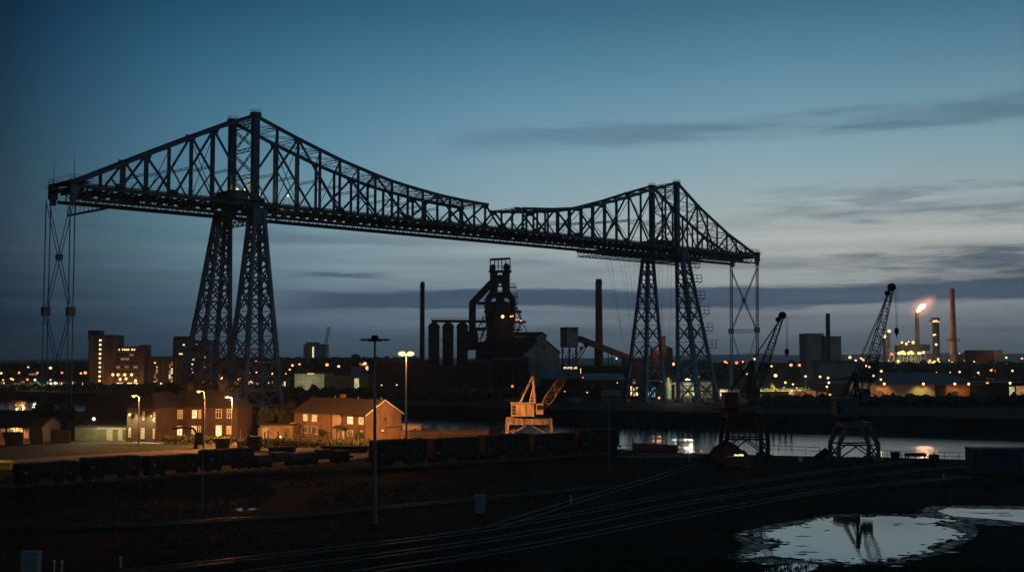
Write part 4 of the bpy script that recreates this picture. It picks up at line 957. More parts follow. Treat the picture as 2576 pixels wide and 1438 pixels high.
# old water crane (swan neck) on the yard
g = G(492, 1127); r = thing('swan_neck_crane', 'dark swan neck water crane with hanging hose in front of the terrace', 'water crane', tuple(g))
m = MB(); m.cyl(g, g+V((0, 0, 2.9)), .22, .16, 10); m.cyl(g, g+V((0, 0, .5)), .4, .3, 10); part('column', m, black_s, r)
m = MB(); m.tube([g+V((0, 0, 2.9)), g+V((-.5, 0, 3.5)), g+V((-1.6, 0, 3.7)), g+V((-3.4, 0, 3.6))], .2, 8); m.box(g+V((-3.6, 0, 3.5)), (1.0, .6, .35)); part('arm', m, black_s, r)
m = MB(); m.tube([g+V((.1, -.1, 2.4)), g+V((1.6, -.1, 1.3)), g+V((3.4, -.1, 1.4)), g+V((4.6, -.1, 2.3)), g+V((6, -.1, 2.4))], .08, 6); part('hose', m, black_s, r)
m = MB(); m.box(g+V((.7, 0, 1.7)), (1.1, .6, 2.2)); part('counterweight', m, black_s, r)
# fence posts in the gardens and small things
fp = empty('fence_post'); tag(fp, 'x', 'post', 'rough posts in the garden ground'); m = MB(); m.box((0, 0, .85), (.14, .14, 1.7)); m.box((0, 0, 1.72), (.2, .2, .06)); part('shaft', m, wood, fp, True); PF = Protos(fp)
rr = random.Random(9)
POSTLAB = 'rough dark timber post standing in the garden ground between terrace and gable house'
for k in range(26): PF.put(tuple(G(605+k*12+rr.uniform(-4, 4), rr.uniform(1112, 1126))), rr.uniform(0, 1), POSTLAB, scale=rr.uniform(.8, 1.7))
# ---------------------------------------------------------------- signal cabinets, posts, quay clutter
def cabinet(px, by, ty, wpx, lab, m_=galv):
    g = G(px, by); h = P(px, ty, g.y).z; w_ = wpx/F*g.y; r = thing('relay_cabinet', lab, 'cabinet', tuple(g))
    m = MB(); m.box(g+V((0, w_*.3, h/2+.05)), (w_, w_*.6, h-.1)); part('body', m, m_, r)
    m = MB(); m.box(g+V((0, w_*.3, h)), (w_+.12, w_*.6+.12, .08)); part('lid', m, m_, r)
    m = MB(); m.box(g+V((-w_*.25, -.012, h*.52)), (w_*.42, .02, h*.8)); m.box(g+V((w_*.25, -.012, h*.52)), (w_*.42, .02, h*.8)); d_ = part('door', m, m_, r)
    m = MB(); m.box(g+V((-.04, -.04, h*.55)), (.04, .04, .16)); part('handle', m, black_s, d_)
cabinet(1208, 1293, 1245, 26, 'pale grey relay cabinet standing alone beside the tracks', palewall)
cabinet(72, 1447, 1389, 42, 'pale grey cabinet at the bottom left corner', palewall)
cabinet(1846, 1175, 1148, 40, 'pale concrete hut beside the small orange fire near the spoil heap', concrete)
POLE508 = 1
for px, by, ty, lab in [(303, 1427, 1402, 'short pale marker post in the lower left waste ground'), (136, 1450, 1410, 'thin pale stake right of the corner cabinet'), (155, 1452, 1412, 'second thin pale stake right of the corner cabinet'), (508, 1291, 1004, 'thin dark pole crossing the low wagons beside the middle street lamp'), (1533, 1185, 1010, 'thin dark pole in front of the right end wagon'), (1734, 1160, 1135, 'slim white marker post left of the spoil heap'), (2374, 1208, 1193, 'tiny pale peg in the dark ground above the strip puddle'), (1436, 1268, 1248, 'small pale stake between the middle tracks')]:
    g = G(px, by); h = P(px, ty, g.y).z; r = thing('marker_post', lab, 'post', tuple(g)); m = MB(); m.cyl(g, g+V((0, 0, h)), .07 if h < 5 else .09, .05, 8); m.box(g+V((0, 0, h)), (.2, .06, .2)); part('shaft', m, galv if h > 5 else white_p, r)
# spoil heap
def heap(name, lab, cx, by, wpx, top_y, seed, kind=None):
    g = G(cx, by); w_ = wpx/F*g.y; h = P(cx, top_y, g.y+2).z; rr = random.Random(seed); vs = []; fs = []; n_ = 22; R_ = 7
    for j in range(R_+1):
        t = j/R_
        for i in range(n_):
            a = 6.283*i/n_; rad = t*(1+.18*math.sin(3*a+seed)+.1*rr.uniform(-1, 1)); vs.append(g+V((math.cos(a)*w_/2*rad, 2+math.sin(a)*w_/3.4*rad, max(-.1, h*(1-t**1.4)*(1+rr.uniform(-.14, .14))))))
    for j in range(R_):
        for i in range(n_): fs.append((j*n_+i, (j+1)*n_+i, (j+1)*n_+(i+1) % n_, j*n_+(i+1) % n_))
    m = MB(); m.add(vs, fs); return tag(part(name, m, coal_m), lab, 'heap')
heap('spoil_heap', 'dark rounded spoil heap on the quay under the middle crane', 1832, 1168, 150, 1110, 2)
heap('spoil_heap', 'low dark mound on the quay left of the right crane', 2085, 1152, 50, 1128, 5)
r = thing('brazier_fire', 'small orange fire glowing on top of the concrete hut', 'fire', tuple(G(1860, 1172))); 
m = MB(); rr = random.Random(8); c_ = P(1859, 1145, G(1860, 1172).y)
for k in range(6): m.ball(c_+V((-.55+k*.22, 0, rr.uniform(0, .12))), rr.uniform(.08, .15), 6, 4)
part('embers', m, emit('ember_glow', (1, .3, .08), 6), r); light('ember_light', c_+V((0, -.5, .5)), L_SOD, 60, .1, r)
# quay railing in two runs
def quayrail(x0, y0, x1, y1, lab):
    a, b2 = G(x0, y0), G(x1, y1); r = thing('quay_railing', lab, 'railing', tuple(a), 'railings along the quay edge'); L = (b2-a).length; n_ = int(L/1.9); m = MB()
    for i in range(n_+1): c_ = a.lerp(b2, i/n_); m.bar(c_, c_+V((0, 0, 1.35)), .07)
    part('posts', m, steel_dark, r); m = MB()
    for z in (.7, 1.3): m.bar(a+V((0, 0, z)), b2+V((0, 0, z)), .07)
    part('rails', m, steel_dark, r)
quayrail(1925, 1139, 2062, 1145, 'dark quay railing between the middle crane and the right crane')
quayrail(2196, 1153, 2450, 1160, 'dark quay railing right of the right crane')
quayrail(1560, 1139, 1750, 1140, 'low quay railing left of the spoil heap')
g = G(2211, 1152); r = thing('lit_notice_board', 'small square board glowing yellow by the quay railing', 'sign', tuple(g)); m = MB(); m.box(g+V((0, 0, .75)), (.95, .1, .95)); part('panel', m, emit('lit_board', (1, .78, .28), .75, .25, 3), r); m = MB(); m.bar(g+V((-.4, .05, 0)), g+V((-.4, .05, 1.2)), .06); m.bar(g+V((.4, .05, 0)), g+V((.4, .05, 1.2)), .06); part('legs', m, black_s, r)
g = G(2014, 1161); r = thing('bait_box', 'small white upright box on the quay left of the right crane', 'box', tuple(g)); m = MB(); m.box(g+V((0, 0, .4)), (.5, .4, .8)); m.box(g+V((0, 0, .83)), (.6, .5, .06)); part('body', m, white_p, r)
g = G(2252, 1156); r = thing('litter_hopper', 'dark tapered hopper silhouetted against the water', 'hopper', tuple(g)); m = MB(); m.loft([[g+V((x*.5, y*.5, .15)) for x, y in ((-1, -1), (1, -1), (1, 1), (-1, 1))], [g+V((x*.62, y*.6, 1.25)) for x, y in ((-1, -1), (1, -1), (1, 1), (-1, 1))]]); part('body', m, black_s, r)
g = G(2298, 1160); r = thing('pipe_trolley', 'low dark trolley carrying a pipe beside the round barrel', 'trolley', tuple(g)); m = MB(); m.box(g+V((.3, 0, 1.05)), (3.1, .9, .5)); part('load', m, black_s, r); m = MB()
for x in (-1.3, -.9, .2, 1.6): m.bar(g+V((x, 0, 0)), g+V((x+.15, 0, .9)), .16)
part('legs', m, black_s, r)
g = G(2350, 1162); r = thing('round_barrel', 'dark round drum on the quay right of the pipe trolley', 'barrel', tuple(g)); m = MB(); m.cyl(g+V((-.6, 0, .6)), g+V((.6, 0, .6)), .62, n=16); m.cyl(g+V((0, 0, 1.2)), g+V((0, 0, 1.4)), .12, n=8); part('drum', m, black_s, r)
g = G(2447, 1190); 
r = thing('shipping_container', 'dark blue grey container at the right edge of the quay', 'container', tuple(g)); h = P(2447, 1128, g.y).z; Lc = 12; m = MB(); c_ = g+V((Lc/2, 1.3, h/2)); m.box(c_, (Lc, 2.6, h)); part('body', m, mat('container_paint', (.05, .06, .08), .7), r)
m = MB(); m.box(g+V((Lc/2, 1.3, h+.06)), (Lc+.1, 2.7, .12)); part('roof', m, galv, r)
m = MB()
for k in range(34): m.box(g+V((.25+k*.345, -.04, h/2)), (.14, .08, h-.3))
part('corrugation_ribs', m, mat('container_paint', (.05, .06, .08)), r); m = MB(); m.box(g+V((7.4, -.1, h*.45)), (1.1, .06, h*.75)); part('door', m, bluegrey, r)
# ---------------------------------------------------------------- quay cranes
def crane(lab, px, by, portal_top, cab, cabm, portm, foot, tip, jibw, apex=None, legw=None, Y=None, hook=None, lit=False, portal_x=None, splay=0.0):
    g = G(px, by) if Y is None else V((XH(px, Y, 2), Y, 0)); Y_ = g.y
    r = thing('quay_crane', lab, 'crane', tuple(g))
    sc = Y_/F
    q = lambda x, y, dy=0: P(x, y, Y_+dy)
    zt = q(px, portal_top).z; x0 = q(portal_x[0], portal_top).x; x1 = q(portal_x[1], portal_top).x; dpt = (x1-x0)*.8
    ptb = .9 if not lit else 1.0
    m = MB(); xs_ = (x0+splay, x1-splay)
    for y in (-dpt/2, dpt/2): m.box(((xs_[0]+xs_[1])/2, Y_+y, zt-ptb/2), (xs_[1]-xs_[0]+.5, .5, ptb))
    for x in xs_: m.box((x, Y_, zt-ptb/2), (.5, dpt-.52, ptb-.02))
    part('portal_beam', m, portm, r)
    legs = []
    for sx, x in ((-1, x0), (1, x1)):
        for y in (-dpt/2, dpt/2):
            m = MB(); tx = x-sx*splay
            k1 = V((x, Y_+y, zt*.42)); m.bar((tx, Y_+y, zt-ptb), k1, .62, .62); m.bar(k1, (x, Y_+y, .35), .55, .55); m.box((x, Y_+y, .3), (1.5, .8, .5)); part('leg', m, portm, r)
    m = MB()
    for y in (-dpt/2, dpt/2):
        m.bar((x0, Y_+y, zt*.42), (x1, Y_+y, zt*.42), .2, .25)
        m.bar((x0, Y_+y, .5), ((x0+x1)/2, Y_+y, zt*.42), .18); m.bar((x1, Y_+y, .5), ((x0+x1)/2, Y_+y, zt*.42), .18)
        if lit: m.bar((x0, Y_+y, zt*.45), ((x0+x1)/2, Y_+y, zt-ptb), .18); m.bar((x1, Y_+y, zt*.45), ((x0+x1)/2, Y_+y, zt-ptb), .18)
    for x in (x0, x1): m.bar((x, Y_-dpt/2, .5), (x, Y_+dpt/2, zt*.42), .18); m.bar((x, Y_+dpt/2, .5), (x, Y_-dpt/2, zt*.42), .18)
    part('leg_bracing', m, portm, r)
    cx0, cy0, cx1, cy1 = cab; c0 = q(cx0, cy1); c1 = q(cx1, cy0)
    m = MB(); cc = ((c0.x+c1.x)/2, Y_, (zt+c0.z)/2); m.cyl((cc[0], Y_, zt), (cc[0], Y_, c0.z+.02), 1.5, 1.7, 20); part('slewing_ring', m, black_s, r)
    m = MB(); wd = c1.x-c0.x; hh = c1.z-c0.z; m.box(((c0.x+c1.x)/2, Y_, (c0.z+c1.z)/2), (wd, 3.0, hh)); hs = part('machinery_house', m, cabm, r)
    m = MB(); m.box(((c0.x+c1.x)/2, Y_, c1.z+.06), (wd+.25, 3.25, .12)); part('roof', m, cabm, hs)
    m = MB(); 
    for k in (.02, .35, .62, .97): m.box((c0.x+wd*k, Y_-1.53, (c0.z+c1.z)/2), (.08, .05, hh-.1))
    m.box(((c0.x+c1.x)/2, Y_-1.53, c0.z+.08), (wd, .06, .16)); part('trim', m, cabm, hs)
    m = MB(); 
    for k in range(3): m.box((c0.x+wd*.12, Y_-1.53, c0.z+hh*(.25+.25*k)), (wd*.14, .04, hh*.17))
    part('window', m, glass_dk, hs)
    ft = q(*foot); tp_ = q(*tip); jv = (tp_-ft).normalized(); side = V((0, 1, 0)); perp = V((-jv.z, 0, jv.x)); w_ = jibw*sc
    # operator cabin beside the jib foot
    m = MB(); m.box((ft.x+.2, Y_-1.2, ft.z+.9), (1.3, 1.2, 1.9)); cb_ = part('operator_cab', m, cabm, r); m = MB(); m.box((ft.x+.2, Y_-1.83, ft.z+1.2), (1.0, .05, .8)); part('window', m, glass_dk, cb_)
    # lattice jib: narrow, wide in the middle, narrow at the tip
    L = (tp_-ft).length; n_ = int(L/1.1)
    def wj(t): return w_*(.25+.75*min(1, t/.22)) if t < .22 else w_*(1-.62*(t-.22)/.78)
    m = MB(); prev = None
    for i in range(n_+1):
        t = i/n_; c_ = ft.lerp(tp_, t); ww = wj(t); cor = [c_+perp*a*ww/2+side*b3*ww/2 for a, b3 in ((-1, -1), (1, -1), (1, 1), (-1, 1))]
        if prev:
            for j in range(4):
                m.bar(prev[j], cor[j], .095); m.bar(prev[j] if i % 2 else prev[(j+1) % 4], cor[(j+1) % 4] if i % 2 else cor[j], .075)
        for j in range(4): m.bar(cor[j], cor[(j+1) % 4], .07)
        prev = cor
    part('jib', m, mat('unlit_jib_paint', (.20, .12, .08), .8) if lit else steel_dark, r)  # lit crane's jib colour is darkened so that it looks unlit
    m = MB(); m.cyl(tp_+V((0, -.25, 0)), tp_+V((0, .25, 0)), .42 if lit else .62, n=14); m.cyl(ft.lerp(tp_, .94)+perp*.4+V((0, -.2, 0)), ft.lerp(tp_, .94)+perp*.4+V((0, .2, 0)), .3 if lit else .42, n=12); part('sheave', m, steel_dark, r)
    # A frame
    ap = q(*apex); m = MB()
    for y in (-1.0, 1.0):
        a1_ = V((ft.x-.6, Y_+y, c1.z)); a2_ = V((c0.x+wd*.38, Y_+y, c1.z)); A_ = ap+V((0, y*.4, 0))
        m.bar(a1_, A_, .28, .34); m.bar(a2_, A_, .2, .24)
        m.bar((a1_.x-.95, Y_+y, c1.z), a1_.lerp(A_, .55)+V((-.15, 0, 0)), .16)
        for k in range(5): m.bar(V((a1_.x-.95, Y_+y, c1.z)).lerp(a1_.lerp(A_, .55), k/5), a1_.lerp(A_, (k+.6)/9), .1)
    for k in (.3, .6, .9): m.bar(V((ft.x-.6, Y_-1, c1.z)).lerp(ap, k)+V((0, -.2, 0)), V((ft.x-.6, Y_+1, c1.z)).lerp(ap, k)+V((0, .2, 0)), .14)
    part('mast_frame', m, cabm if lit else steel_dark, r)
    m = MB()
    for y in (-.5, -.2, .2, .5): m.bar(ap+V((0, y, 0)), ft.lerp(tp_, .9)+V((0, y, 0))+perp*.3, .045)
    m.bar(ap+V((0, -.7, -.3)), V((c0.x+.5, Y_-.7, c1.z)), .05)
    part('luffing_rope', m, cable_m, r)
    if hook:
        hy0, hy1 = hook; m = MB(); hz0 = q(tip[0], hy0).z; hz1 = q(tip[0], hy1).z; xx = tp_.x+.65
        m.bar((xx-.12, Y_, tp_.z), (xx-.03, Y_, hz0), .045); m.bar((xx+.22, Y_, tp_.z), (xx+.1, Y_, hz0), .045); part('hoist_rope', m, cable_m, r)
        m = MB(); m.ball((xx, Y_, hz0-.4), .38, 8, 6, 1.5); m.cyl((xx, Y_, hz0-.8), (xx, Y_, hz1), .14, .05, 8); part('hook_block', m, black_s, r)
    return r
cr_l = crane('cream quay crane lit orange behind the wagons with its jib leaning right', 1330, 1108, 1051, (1286, 1014, 1344, 1046), cream, cream_r, (1354, 1040), (1474, 868), 22, (1340, 946), Y=211, lit=True, portal_x=(1276, 1384))
crane('quay crane with faded red machinery house in the middle of the far quay', 1866, 1142, 1036, (1819, 988, 1854, 1024), redp, steel_dark, (1893, 1000), (1968, 793), 21, (1893, 905), Y=190, hook=(878, 898), portal_x=(1820, 1922), splay=.5)
r = crane('large dark quay crane with blue grey house and tall jib at the right', 2148, 1157, 1059, (2098, 1001, 2152, 1046), bluegrey, bluegrey, (2168, 1006), (2243, 722), 26, (2150, 935), Y=183.5, hook=(826, 850), portal_x=(2098, 2196), splay=1.2)

van = thing('red_van', 'front corner of a dark red van parked at the very left edge', 'van', (XH(-20, 211, 1), 211, 0))
xv = XH(7, 211, 1); prof = [(xv-6, .4), (xv, .4), (xv, 1.1), (xv-.35, 1.9), (xv-.9, 2.9), (xv-6, 3.0)]
m = MB(); m.add([V((x, 210, z)) for x, z in prof]+[V((x, 212, z)) for x, z in prof], [tuple(range(6)), tuple(range(6, 12))[::-1]]+[(i, i+6, (i+1) % 6+6, (i+1) % 6) for i in range(6)]); part('body', m, redp, van)
m = MB(); m.cyl((xv-1.1, 209.95, .45), (xv-1.1, 210.2, .45), .42, n=14); part('wheel', m, black_s, van)
g = G(10, 1180); r = thing('grit_bin', 'yellow lit grit bin at the far left edge behind the low wagons', 'bin', tuple(g)); m = MB(); m.loft([[g+V((x*1.1, y*.7, 0)) for x, y in ((-1, -1), (1, -1), (1, 1), (-1, 1))], [g+V((x*1.3, y*.8, 1.0)) for x, y in ((-1, -1), (1, -1), (1, 1), (-1, 1))]]); part('body', m, mat('yellow_plastic', (.45, .3, .05), .7), r)
m = MB(); m.loft([[g+V((x*1.35, y*.85, 1.0)) for x, y in ((-1, -1), (1, -1), (1, 1), (-1, 1))], [g+V((x*1.0, y*.5, 1.3)) for x, y in ((-1, -1), (1, -1), (1, 1), (-1, 1))]]); part('lid', m, mat('yellow_plastic', (.45, .3, .05)), r); light('bin_fill_light', g+V((-1, -1.5, 3.2)), L_YEL, 110, .2, r)  # small lamp added to brighten the bin, no fixture built
# ================================================================ BACKGROUND
ZF = 630.0
def q630(x, y, dz=0): return P(x, y, ZF+dz)
# ---- blast furnace
cD = lambda x, y: (1029.7+.2864*x, 636.5+.2864*y)
cH = lambda x, y: (1160.7+.1432*x, 636.5+.1432*y)     # furnace close-up crop
def qH(x, y, dz=0): return q630(*cH(x, y), dz)
fr = thing('blast_furnace', 'black blast furnace with looping gas pipes and an open top frame on the skyline', 'furnace', (XH(1258, ZF, 0), ZF, 0))
fx = XH(1258, ZF, 0); mpx = ZF/F
zG = lambda py: q630(1258, py).z
m = MB()
for (r0, r1, y0, y1) in [(11.5, 10.0, 925, 858), (8.8, 6.8, 858, 800), (5.8, 5.3, 800, 759), (2.8, 2.3, 759, 735)]:
    m.cyl((fx, ZF, max(0, zG(y0))), (fx, ZF, zG(y1)), r0*.9, r1*.9, 20)
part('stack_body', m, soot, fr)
m = MB()     # uptakes and arch
ux0, ux1 = XH(1242.5, ZF, 55), XH(1273, ZF, 55)
for x in (ux0, ux1):
    m.cyl((x, ZF-2, zG(742)), (x, ZF-2, zG(684)), 2.1, n=12); 
m.tube([V((ux0, ZF-2, zG(718))), V((fx, ZF-2, zG(699))), V((ux1, ZF-2, zG(718)))], 1.9, 10)
m.tube([V((ux0, ZF-2, zG(735))), V((fx-2, ZF-2, zG(748)))], 1.8, 10); m.tube([V((ux1, ZF-2, zG(735))), V((fx+2, ZF-2, zG(748)))], 1.8, 10)
part('uptake', m, soot, fr)
m = MB()
for sg, xo in ((-1, 1228.5), (1, 1289)):
    xx = XH(xo, ZF, 40); m.tube([V(((ux0 if sg < 0 else ux1), ZF, zG(732))), V((xx, ZF, zG(752))), V((xx, ZF, zG(800))), V((xx-sg*1.5, ZF, zG(835)))], 1.75, 10)
part('gas_loop', m, soot, fr)
m = MB(); m.tube([V((fx-1, ZF-1, zG(700))), q630(1236, 712, -1), q630(1188.5, 762, -1), q630(1188, 850, -1)], 1.9, 12); m.cyl(q630(1188, 832, -1), q630(1190, 880, -1), 2.8, 3.6, 12); part('downcomer', m, soot, fr)
m = MB()     # top frame
zp, zq_ = zG(680.5), zG(652.5)
x0_, x1_ = XH(1233.5, ZF, 65), XH(1283, ZF, 65)
xsf = [x0_+(x1_-x0_)*k for k in (0, .22, .4, .58, .78, 1)]
for i, x in enumerate(xsf):
    m.bar((x, ZF-3, zp), (x, ZF-3, zq_+i*.12), .5); m.bar((x, ZF+4, zp), (x, ZF+4, zq_+i*.12), .4)
for y in (-3, 4): m.bar((x0_, ZF+y, zq_), (x1_, ZF+y, zq_+.6), .5, .6)
for x in (x0_, x1_): m.bar((x, ZF-3, zq_), (x, ZF+4, zq_), .4)
for z in (zp+1.2, zp+2.2): m.bar((x0_, ZF-3.4, z), (x1_, ZF-3.4, z), .15)
part('top_frame', m, soot, fr)
m = MB(); m.box(((x0_+x1_)/2, ZF, zp-.5), (x1_-x0_+1.6, 9, .9)); part('platform', m, soot, fr)
m = MB(); m.box((XH(1291, ZF, 50), ZF, zG(723)), (4, 6, .4)); part('platform', m, soot, fr)
m = MB(); m.box((XH(1262, ZF, 50), ZF, zG(720)), (9, 5, .7)); part('platform', m, soot, fr)
m = MB(); m.box((XH(1222, ZF, 40), ZF, zG(762.5)), (9, 7, 1.3)); part('platform', m, soot, fr)
m = MB(); m.box((XH(1295, ZF, 40), ZF, zG(763)), (3.4, 5, .4)); part('platform', m, soot, fr)
m = MB(); m.box((XH(1297, ZF, 40), ZF, zG(747)), (2.6, 4, .4)); part('platform', m, soot, fr)
m = MB(); m.box((XH(1265, ZF, 30), ZF, zG(784)), (20, 12, 1)); part('platform', m, soot, fr)
m = MB(); m.box((XH(1297, ZF, 22), ZF, zG(809.5)), (11, 12, 1.0)); part('platform', m, soot, fr)
m = MB(); m.box((XH(1240, ZF, 22), ZF, zG(826)), (18, 12, 1.0)); part('platform', m, soot, fr)
m = MB(); m.box((XH(1290, ZF, 22), ZF, zG(829)), (10, 9, .5)); part('platform', m, soot, fr)

m = MB(); m.ball((XH(1240.5, ZF, 60), ZF-2, zp+1.3), 1.5, 10, 6, 1.4); m.ball((XH(1274, ZF, 60), ZF-2, zp+1.6), 1.8, 10, 6, 1.3); part('bleeder_valve', m, soot, fr)
m = MB()     # handrails and steelwork
for (xa, xb, yy) in [(1285, 1297, 723), (1284, 1302, 763), (1218, 1232, 762), (1284, 1310, 809), (1292, 1302, 747), (1232, 1286, 680)]:
    a, b2 = XH(xa, ZF, 40), XH(xb, ZF, 40); z = zG(yy)
    for i in range(6): m.bar((a+(b2-a)*i/5, ZF-4.4, z), (a+(b2-a)*i/5, ZF-4.4, z+2.2), .16)
    m.bar((a, ZF-4.4, z+2.2), (b2, ZF-4.4, z+2.2), .16); m.bar((a, ZF-4.4, z+1.1), (b2, ZF-4.4, z+1.1), .12)
part('handrail', m, soot, fr)
m = MB()     # skip incline and support struts
def ladder(x0, y0, x1, y1, w_, n_):
    m = MB(); a, b2 = q630(x0, y0, -4), q630(x1, y1, -4); dd = (b2-a).normalized(); pr_ = V((-dd.z, 0, dd.x))*w_/2
    m.bar(a-pr_, b2-pr_, .5); m.bar(a+pr_, b2+pr_, .5)
    for i in range(n_): m.bar(a.lerp(b2, i/n_)-pr_*(1 if i % 2 else -1), a.lerp(b2, (i+1)/n_)+pr_*(1 if i % 2 else -1), .3)
    part('skip_incline' if w_ > 2 else 'strut_ladder', m, soot, fr)
ladder(1224, 796, 1200, 850, 3.2, 8); ladder(1219, 762, 1229, 800, 1.0, 5); ladder(1240, 790, 1214, 862, 2.6, 9)
ladder(1294, 762, 1312, 806, .8, 5); ladder(1296, 812, 1290, 836, 1.0, 4); ladder(1310, 812, 1301, 836, 1.0, 4)
m = MB(); m.tube([q630(1312, 812), q630(1319, 820), q630(1323, 828), q630(1324, 838)], .22, 6)
part('drain_pipe', m, soot, fr)
for px, py, rr_, k in [(1264.5, 796, .8, 'big'), (1285, 795.5, .5, 'sod'), (1290, 794.5, .4, 'sod'), (1299, 804, .3, 'sod'), (1305, 803, .25, 'sod'), (1311, 806, .4, 'sod')]:
    m = MB(); m.ball(P(px, py, ZF-10), rr_, 8, 6); part('lamp', m, EM[k], fr)
light('furnace_light', P(1270, 797, ZF-13), L_SOD, 120, 1, fr); light('furnace_light', P(1300, 804, ZF-9), L_SOD, 250, .5, fr)
# ---- stoves
stv = empty('hot_stove'); tag(stv, 'x', 'stove', 'three domed stoves beside the furnace')
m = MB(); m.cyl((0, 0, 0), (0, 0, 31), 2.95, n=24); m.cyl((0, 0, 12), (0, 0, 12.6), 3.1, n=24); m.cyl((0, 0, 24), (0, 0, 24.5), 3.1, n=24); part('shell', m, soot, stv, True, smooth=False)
m = MB(); m.ball((0, 0, 31), 3.3, 20, 8, 1.05, True); m.cyl((0, 0, 34), (0, 0, 35.4), .7, n=10); part('dome', m, soot, stv, True)
m = MB()
for k in range(10): a = k*.628; m.bar((math.cos(a)*3.3, math.sin(a)*3.3, 24.5), (math.cos(a)*3.3, math.sin(a)*3.3, 26), .12)
m.cyl((0, 0, 24.3), (0, 0, 24.5), 3.45, n=20); part('gallery', m, soot, stv, True)
PS = Protos(stv)
for px, lab in [(1091.5, 'left of three black domed stoves beside the furnace'), (1127, 'middle of three black domed stoves beside the furnace'), (1163, 'right of three black domed stoves beside the furnace')]:
    Y_ = 625; PS.put((XH(px, Y_, 20), Y_, 0), 0, lab, scale=(1, 1, P(px, 807, Y_).z/35.0))
r = thing('gas_main', 'long black gas main with walkway railing running over the stoves to the furnace', 'pipe', tuple(q630(1080, 806))); 
m = MB(); m.cyl(q630(1086, 807, 2), q630(1222, 808, 2), .8, n=10); m.cyl(q630(1190, 829, 2), q630(1222, 829, 2), .6, n=8); part('pipe', m, soot, r)
m = MB()
for k in range(34): a = q630(1086+k*4, 803.5, 0); m.bar(a, a+V((0, 0, 1.5)), .12)
m.bar(q630(1086, 800.5), q630(1218, 801), .14); m.bar(q630(1084, 798), q630(1084, 806), .25); part('walkway', m, soot, r)
r = thing('dust_plant', 'dark mass of dust catcher and ducts between stoves and furnace', 'plant', (XH(1200, 628, 5), 628, 0))
m = MB(); m.box((XH(1195, 628, 5), 628, 7), (14, 12, 14)); m.cyl((XH(1214, 626, 5), 626, 0), (XH(1214, 626, 5), 626, 24), 5, 3.4, 14); part('body', m, soot, r)
m = MB(); m.tube([V((XH(1168, 622, 5), 622, 6)), V((XH(1190, 622, 5), 622, 10)), V((XH(1214, 622, 5), 622, 20))], 1.1, 8); part('duct', m, soot, r)
def chimney(px, top, base, w0, w1, Y_, lab, m_=chim_m, collar=True, ring=None, name='chimney'):
    zt = P(px, top, Y_).z; x = XH(px, Y_, zt/2); s_ = Y_/F; r = thing(name, lab, 'chimney', (x, Y_, 0))
    m = MB(); m.cyl((x, Y_, 0), (x, Y_, zt), w0*s_/2, w1*s_/2, 20); part('shaft', m, m_, r)
    if collar: m = MB(); m.cyl((x, Y_, zt-1.6-.012*zt), (x, Y_, zt-.9), w1*s_/2*1.14, n=20); m.cyl((x, Y_, zt-.2), (x, Y_, zt+.5), w1*s_/2*1.02, n=20); part('collar', m, m_, r)
    if ring:
        z = P(px, ring, Y_).z; m = MB(); m.cyl((x, Y_, z), (x, Y_, z+.5), w0*s_/2+2.2, n=20)
        for k in range(12): a = k*.524; rr_ = w0*s_/2+2.1; m.bar((x+math.cos(a)*rr_, Y_+math.sin(a)*rr_, z), (x+math.cos(a)*rr_, Y_+math.sin(a)*rr_, z+2.6), .22)
        part('gallery', m, black_s, r)
    m = MB(); m.bar((x-w1*s_/2-.25, Y_, 2), (x-w1*s_/2*1.02-.2, Y_, zt-1), .18); part('ladder', m, black_s, r)
    return r, x, zt
chimney(1062.5, 711, 905, 12.5, 10.5, 640, 'slim dark chimney standing left of the domed stoves', soot)
chimney(1507, 704, 912, 22, 15, 640, 'stout brick chimney between the bin tower and the far bridge pylon', chim_m)
# ---- cast house hall with pale gable
CH_Y = 600.0
qc = lambda x, y, d_=0: P(x, y, CH_Y+d_)
r = thing('cast_house', 'tall gabled cast house with a pale weathered end wall and long dark roof', 'building', (XH(1362, CH_Y, 5), CH_Y, 0))
gx = lambda px: XH(px, CH_Y, 15)
zc = lambda py: P(1362, py, CH_Y).z
gl, gr_, ga = gx(1317.5), gx(1407.5), gx(1361)
back = V((-21, 19, 0))
def sec(pts): return [V((gx(a), CH_Y, zc(b2) if b2 < 930 else 0)) for a, b2 in pts]
prof = sec([(1317.5, 1000), (1408, 1000), (1407.5, 888), (1374, 858), (1374, 846), (1361, 836), (1348, 846), (1348, 858), (1317.5, 889)])
m = MB(); n_ = len(prof); m.add(prof+[p+back for p in prof], [tuple(range(n_))]+[tuple(range(n_, 2*n_))[::-1]]); part('end_wall', m, palewall, r)
m = MB(); m.quad(prof[0]+back, prof[0], prof[8], prof[8]+back); m.quad(prof[1], prof[1]+back, prof[2]+back, prof[2]); m.quad(prof[3]+V((.1, 0, 0)), prof[3]+back, prof[4]+back, prof[4]); m.quad(prof[6], prof[6]+back, prof[7]+back, prof[7]); part('side_wall', m, soot, r)
m = MB(); up = V((0, 0, .3))
for i, j in ((2, 3), (4, 5), (5, 6), (7, 8)):
    a, b2 = prof[i]+up, prof[j]+up; fo = V((.8, -.6, 0)); m.add([a+fo, b2+fo, b2+back+up, a+back+up, a+fo-up*1.2, b2+fo-up*1.2, b2+back, a+back], [(0, 1, 2, 3), (7, 6, 5, 4), (0, 4, 5, 1), (1, 5, 6, 2), (2, 6, 7, 3), (3, 7, 4, 0)])
part('roof', m, darkroof, r)
wfc = (V((gl, CH_Y, 0)), V((1, 0, 0)), V((0, -1, 0))); k_ = (gr_-gl)/90.0
pane(r, wfc, 36*k_, 48*k_, .1, zc(889), lavwall, 'shutter_door', .25); pane(r, wfc, 47*k_, 54*k_, zc(877), zc(868), darkroof, 'vent', .2)
m = MB()
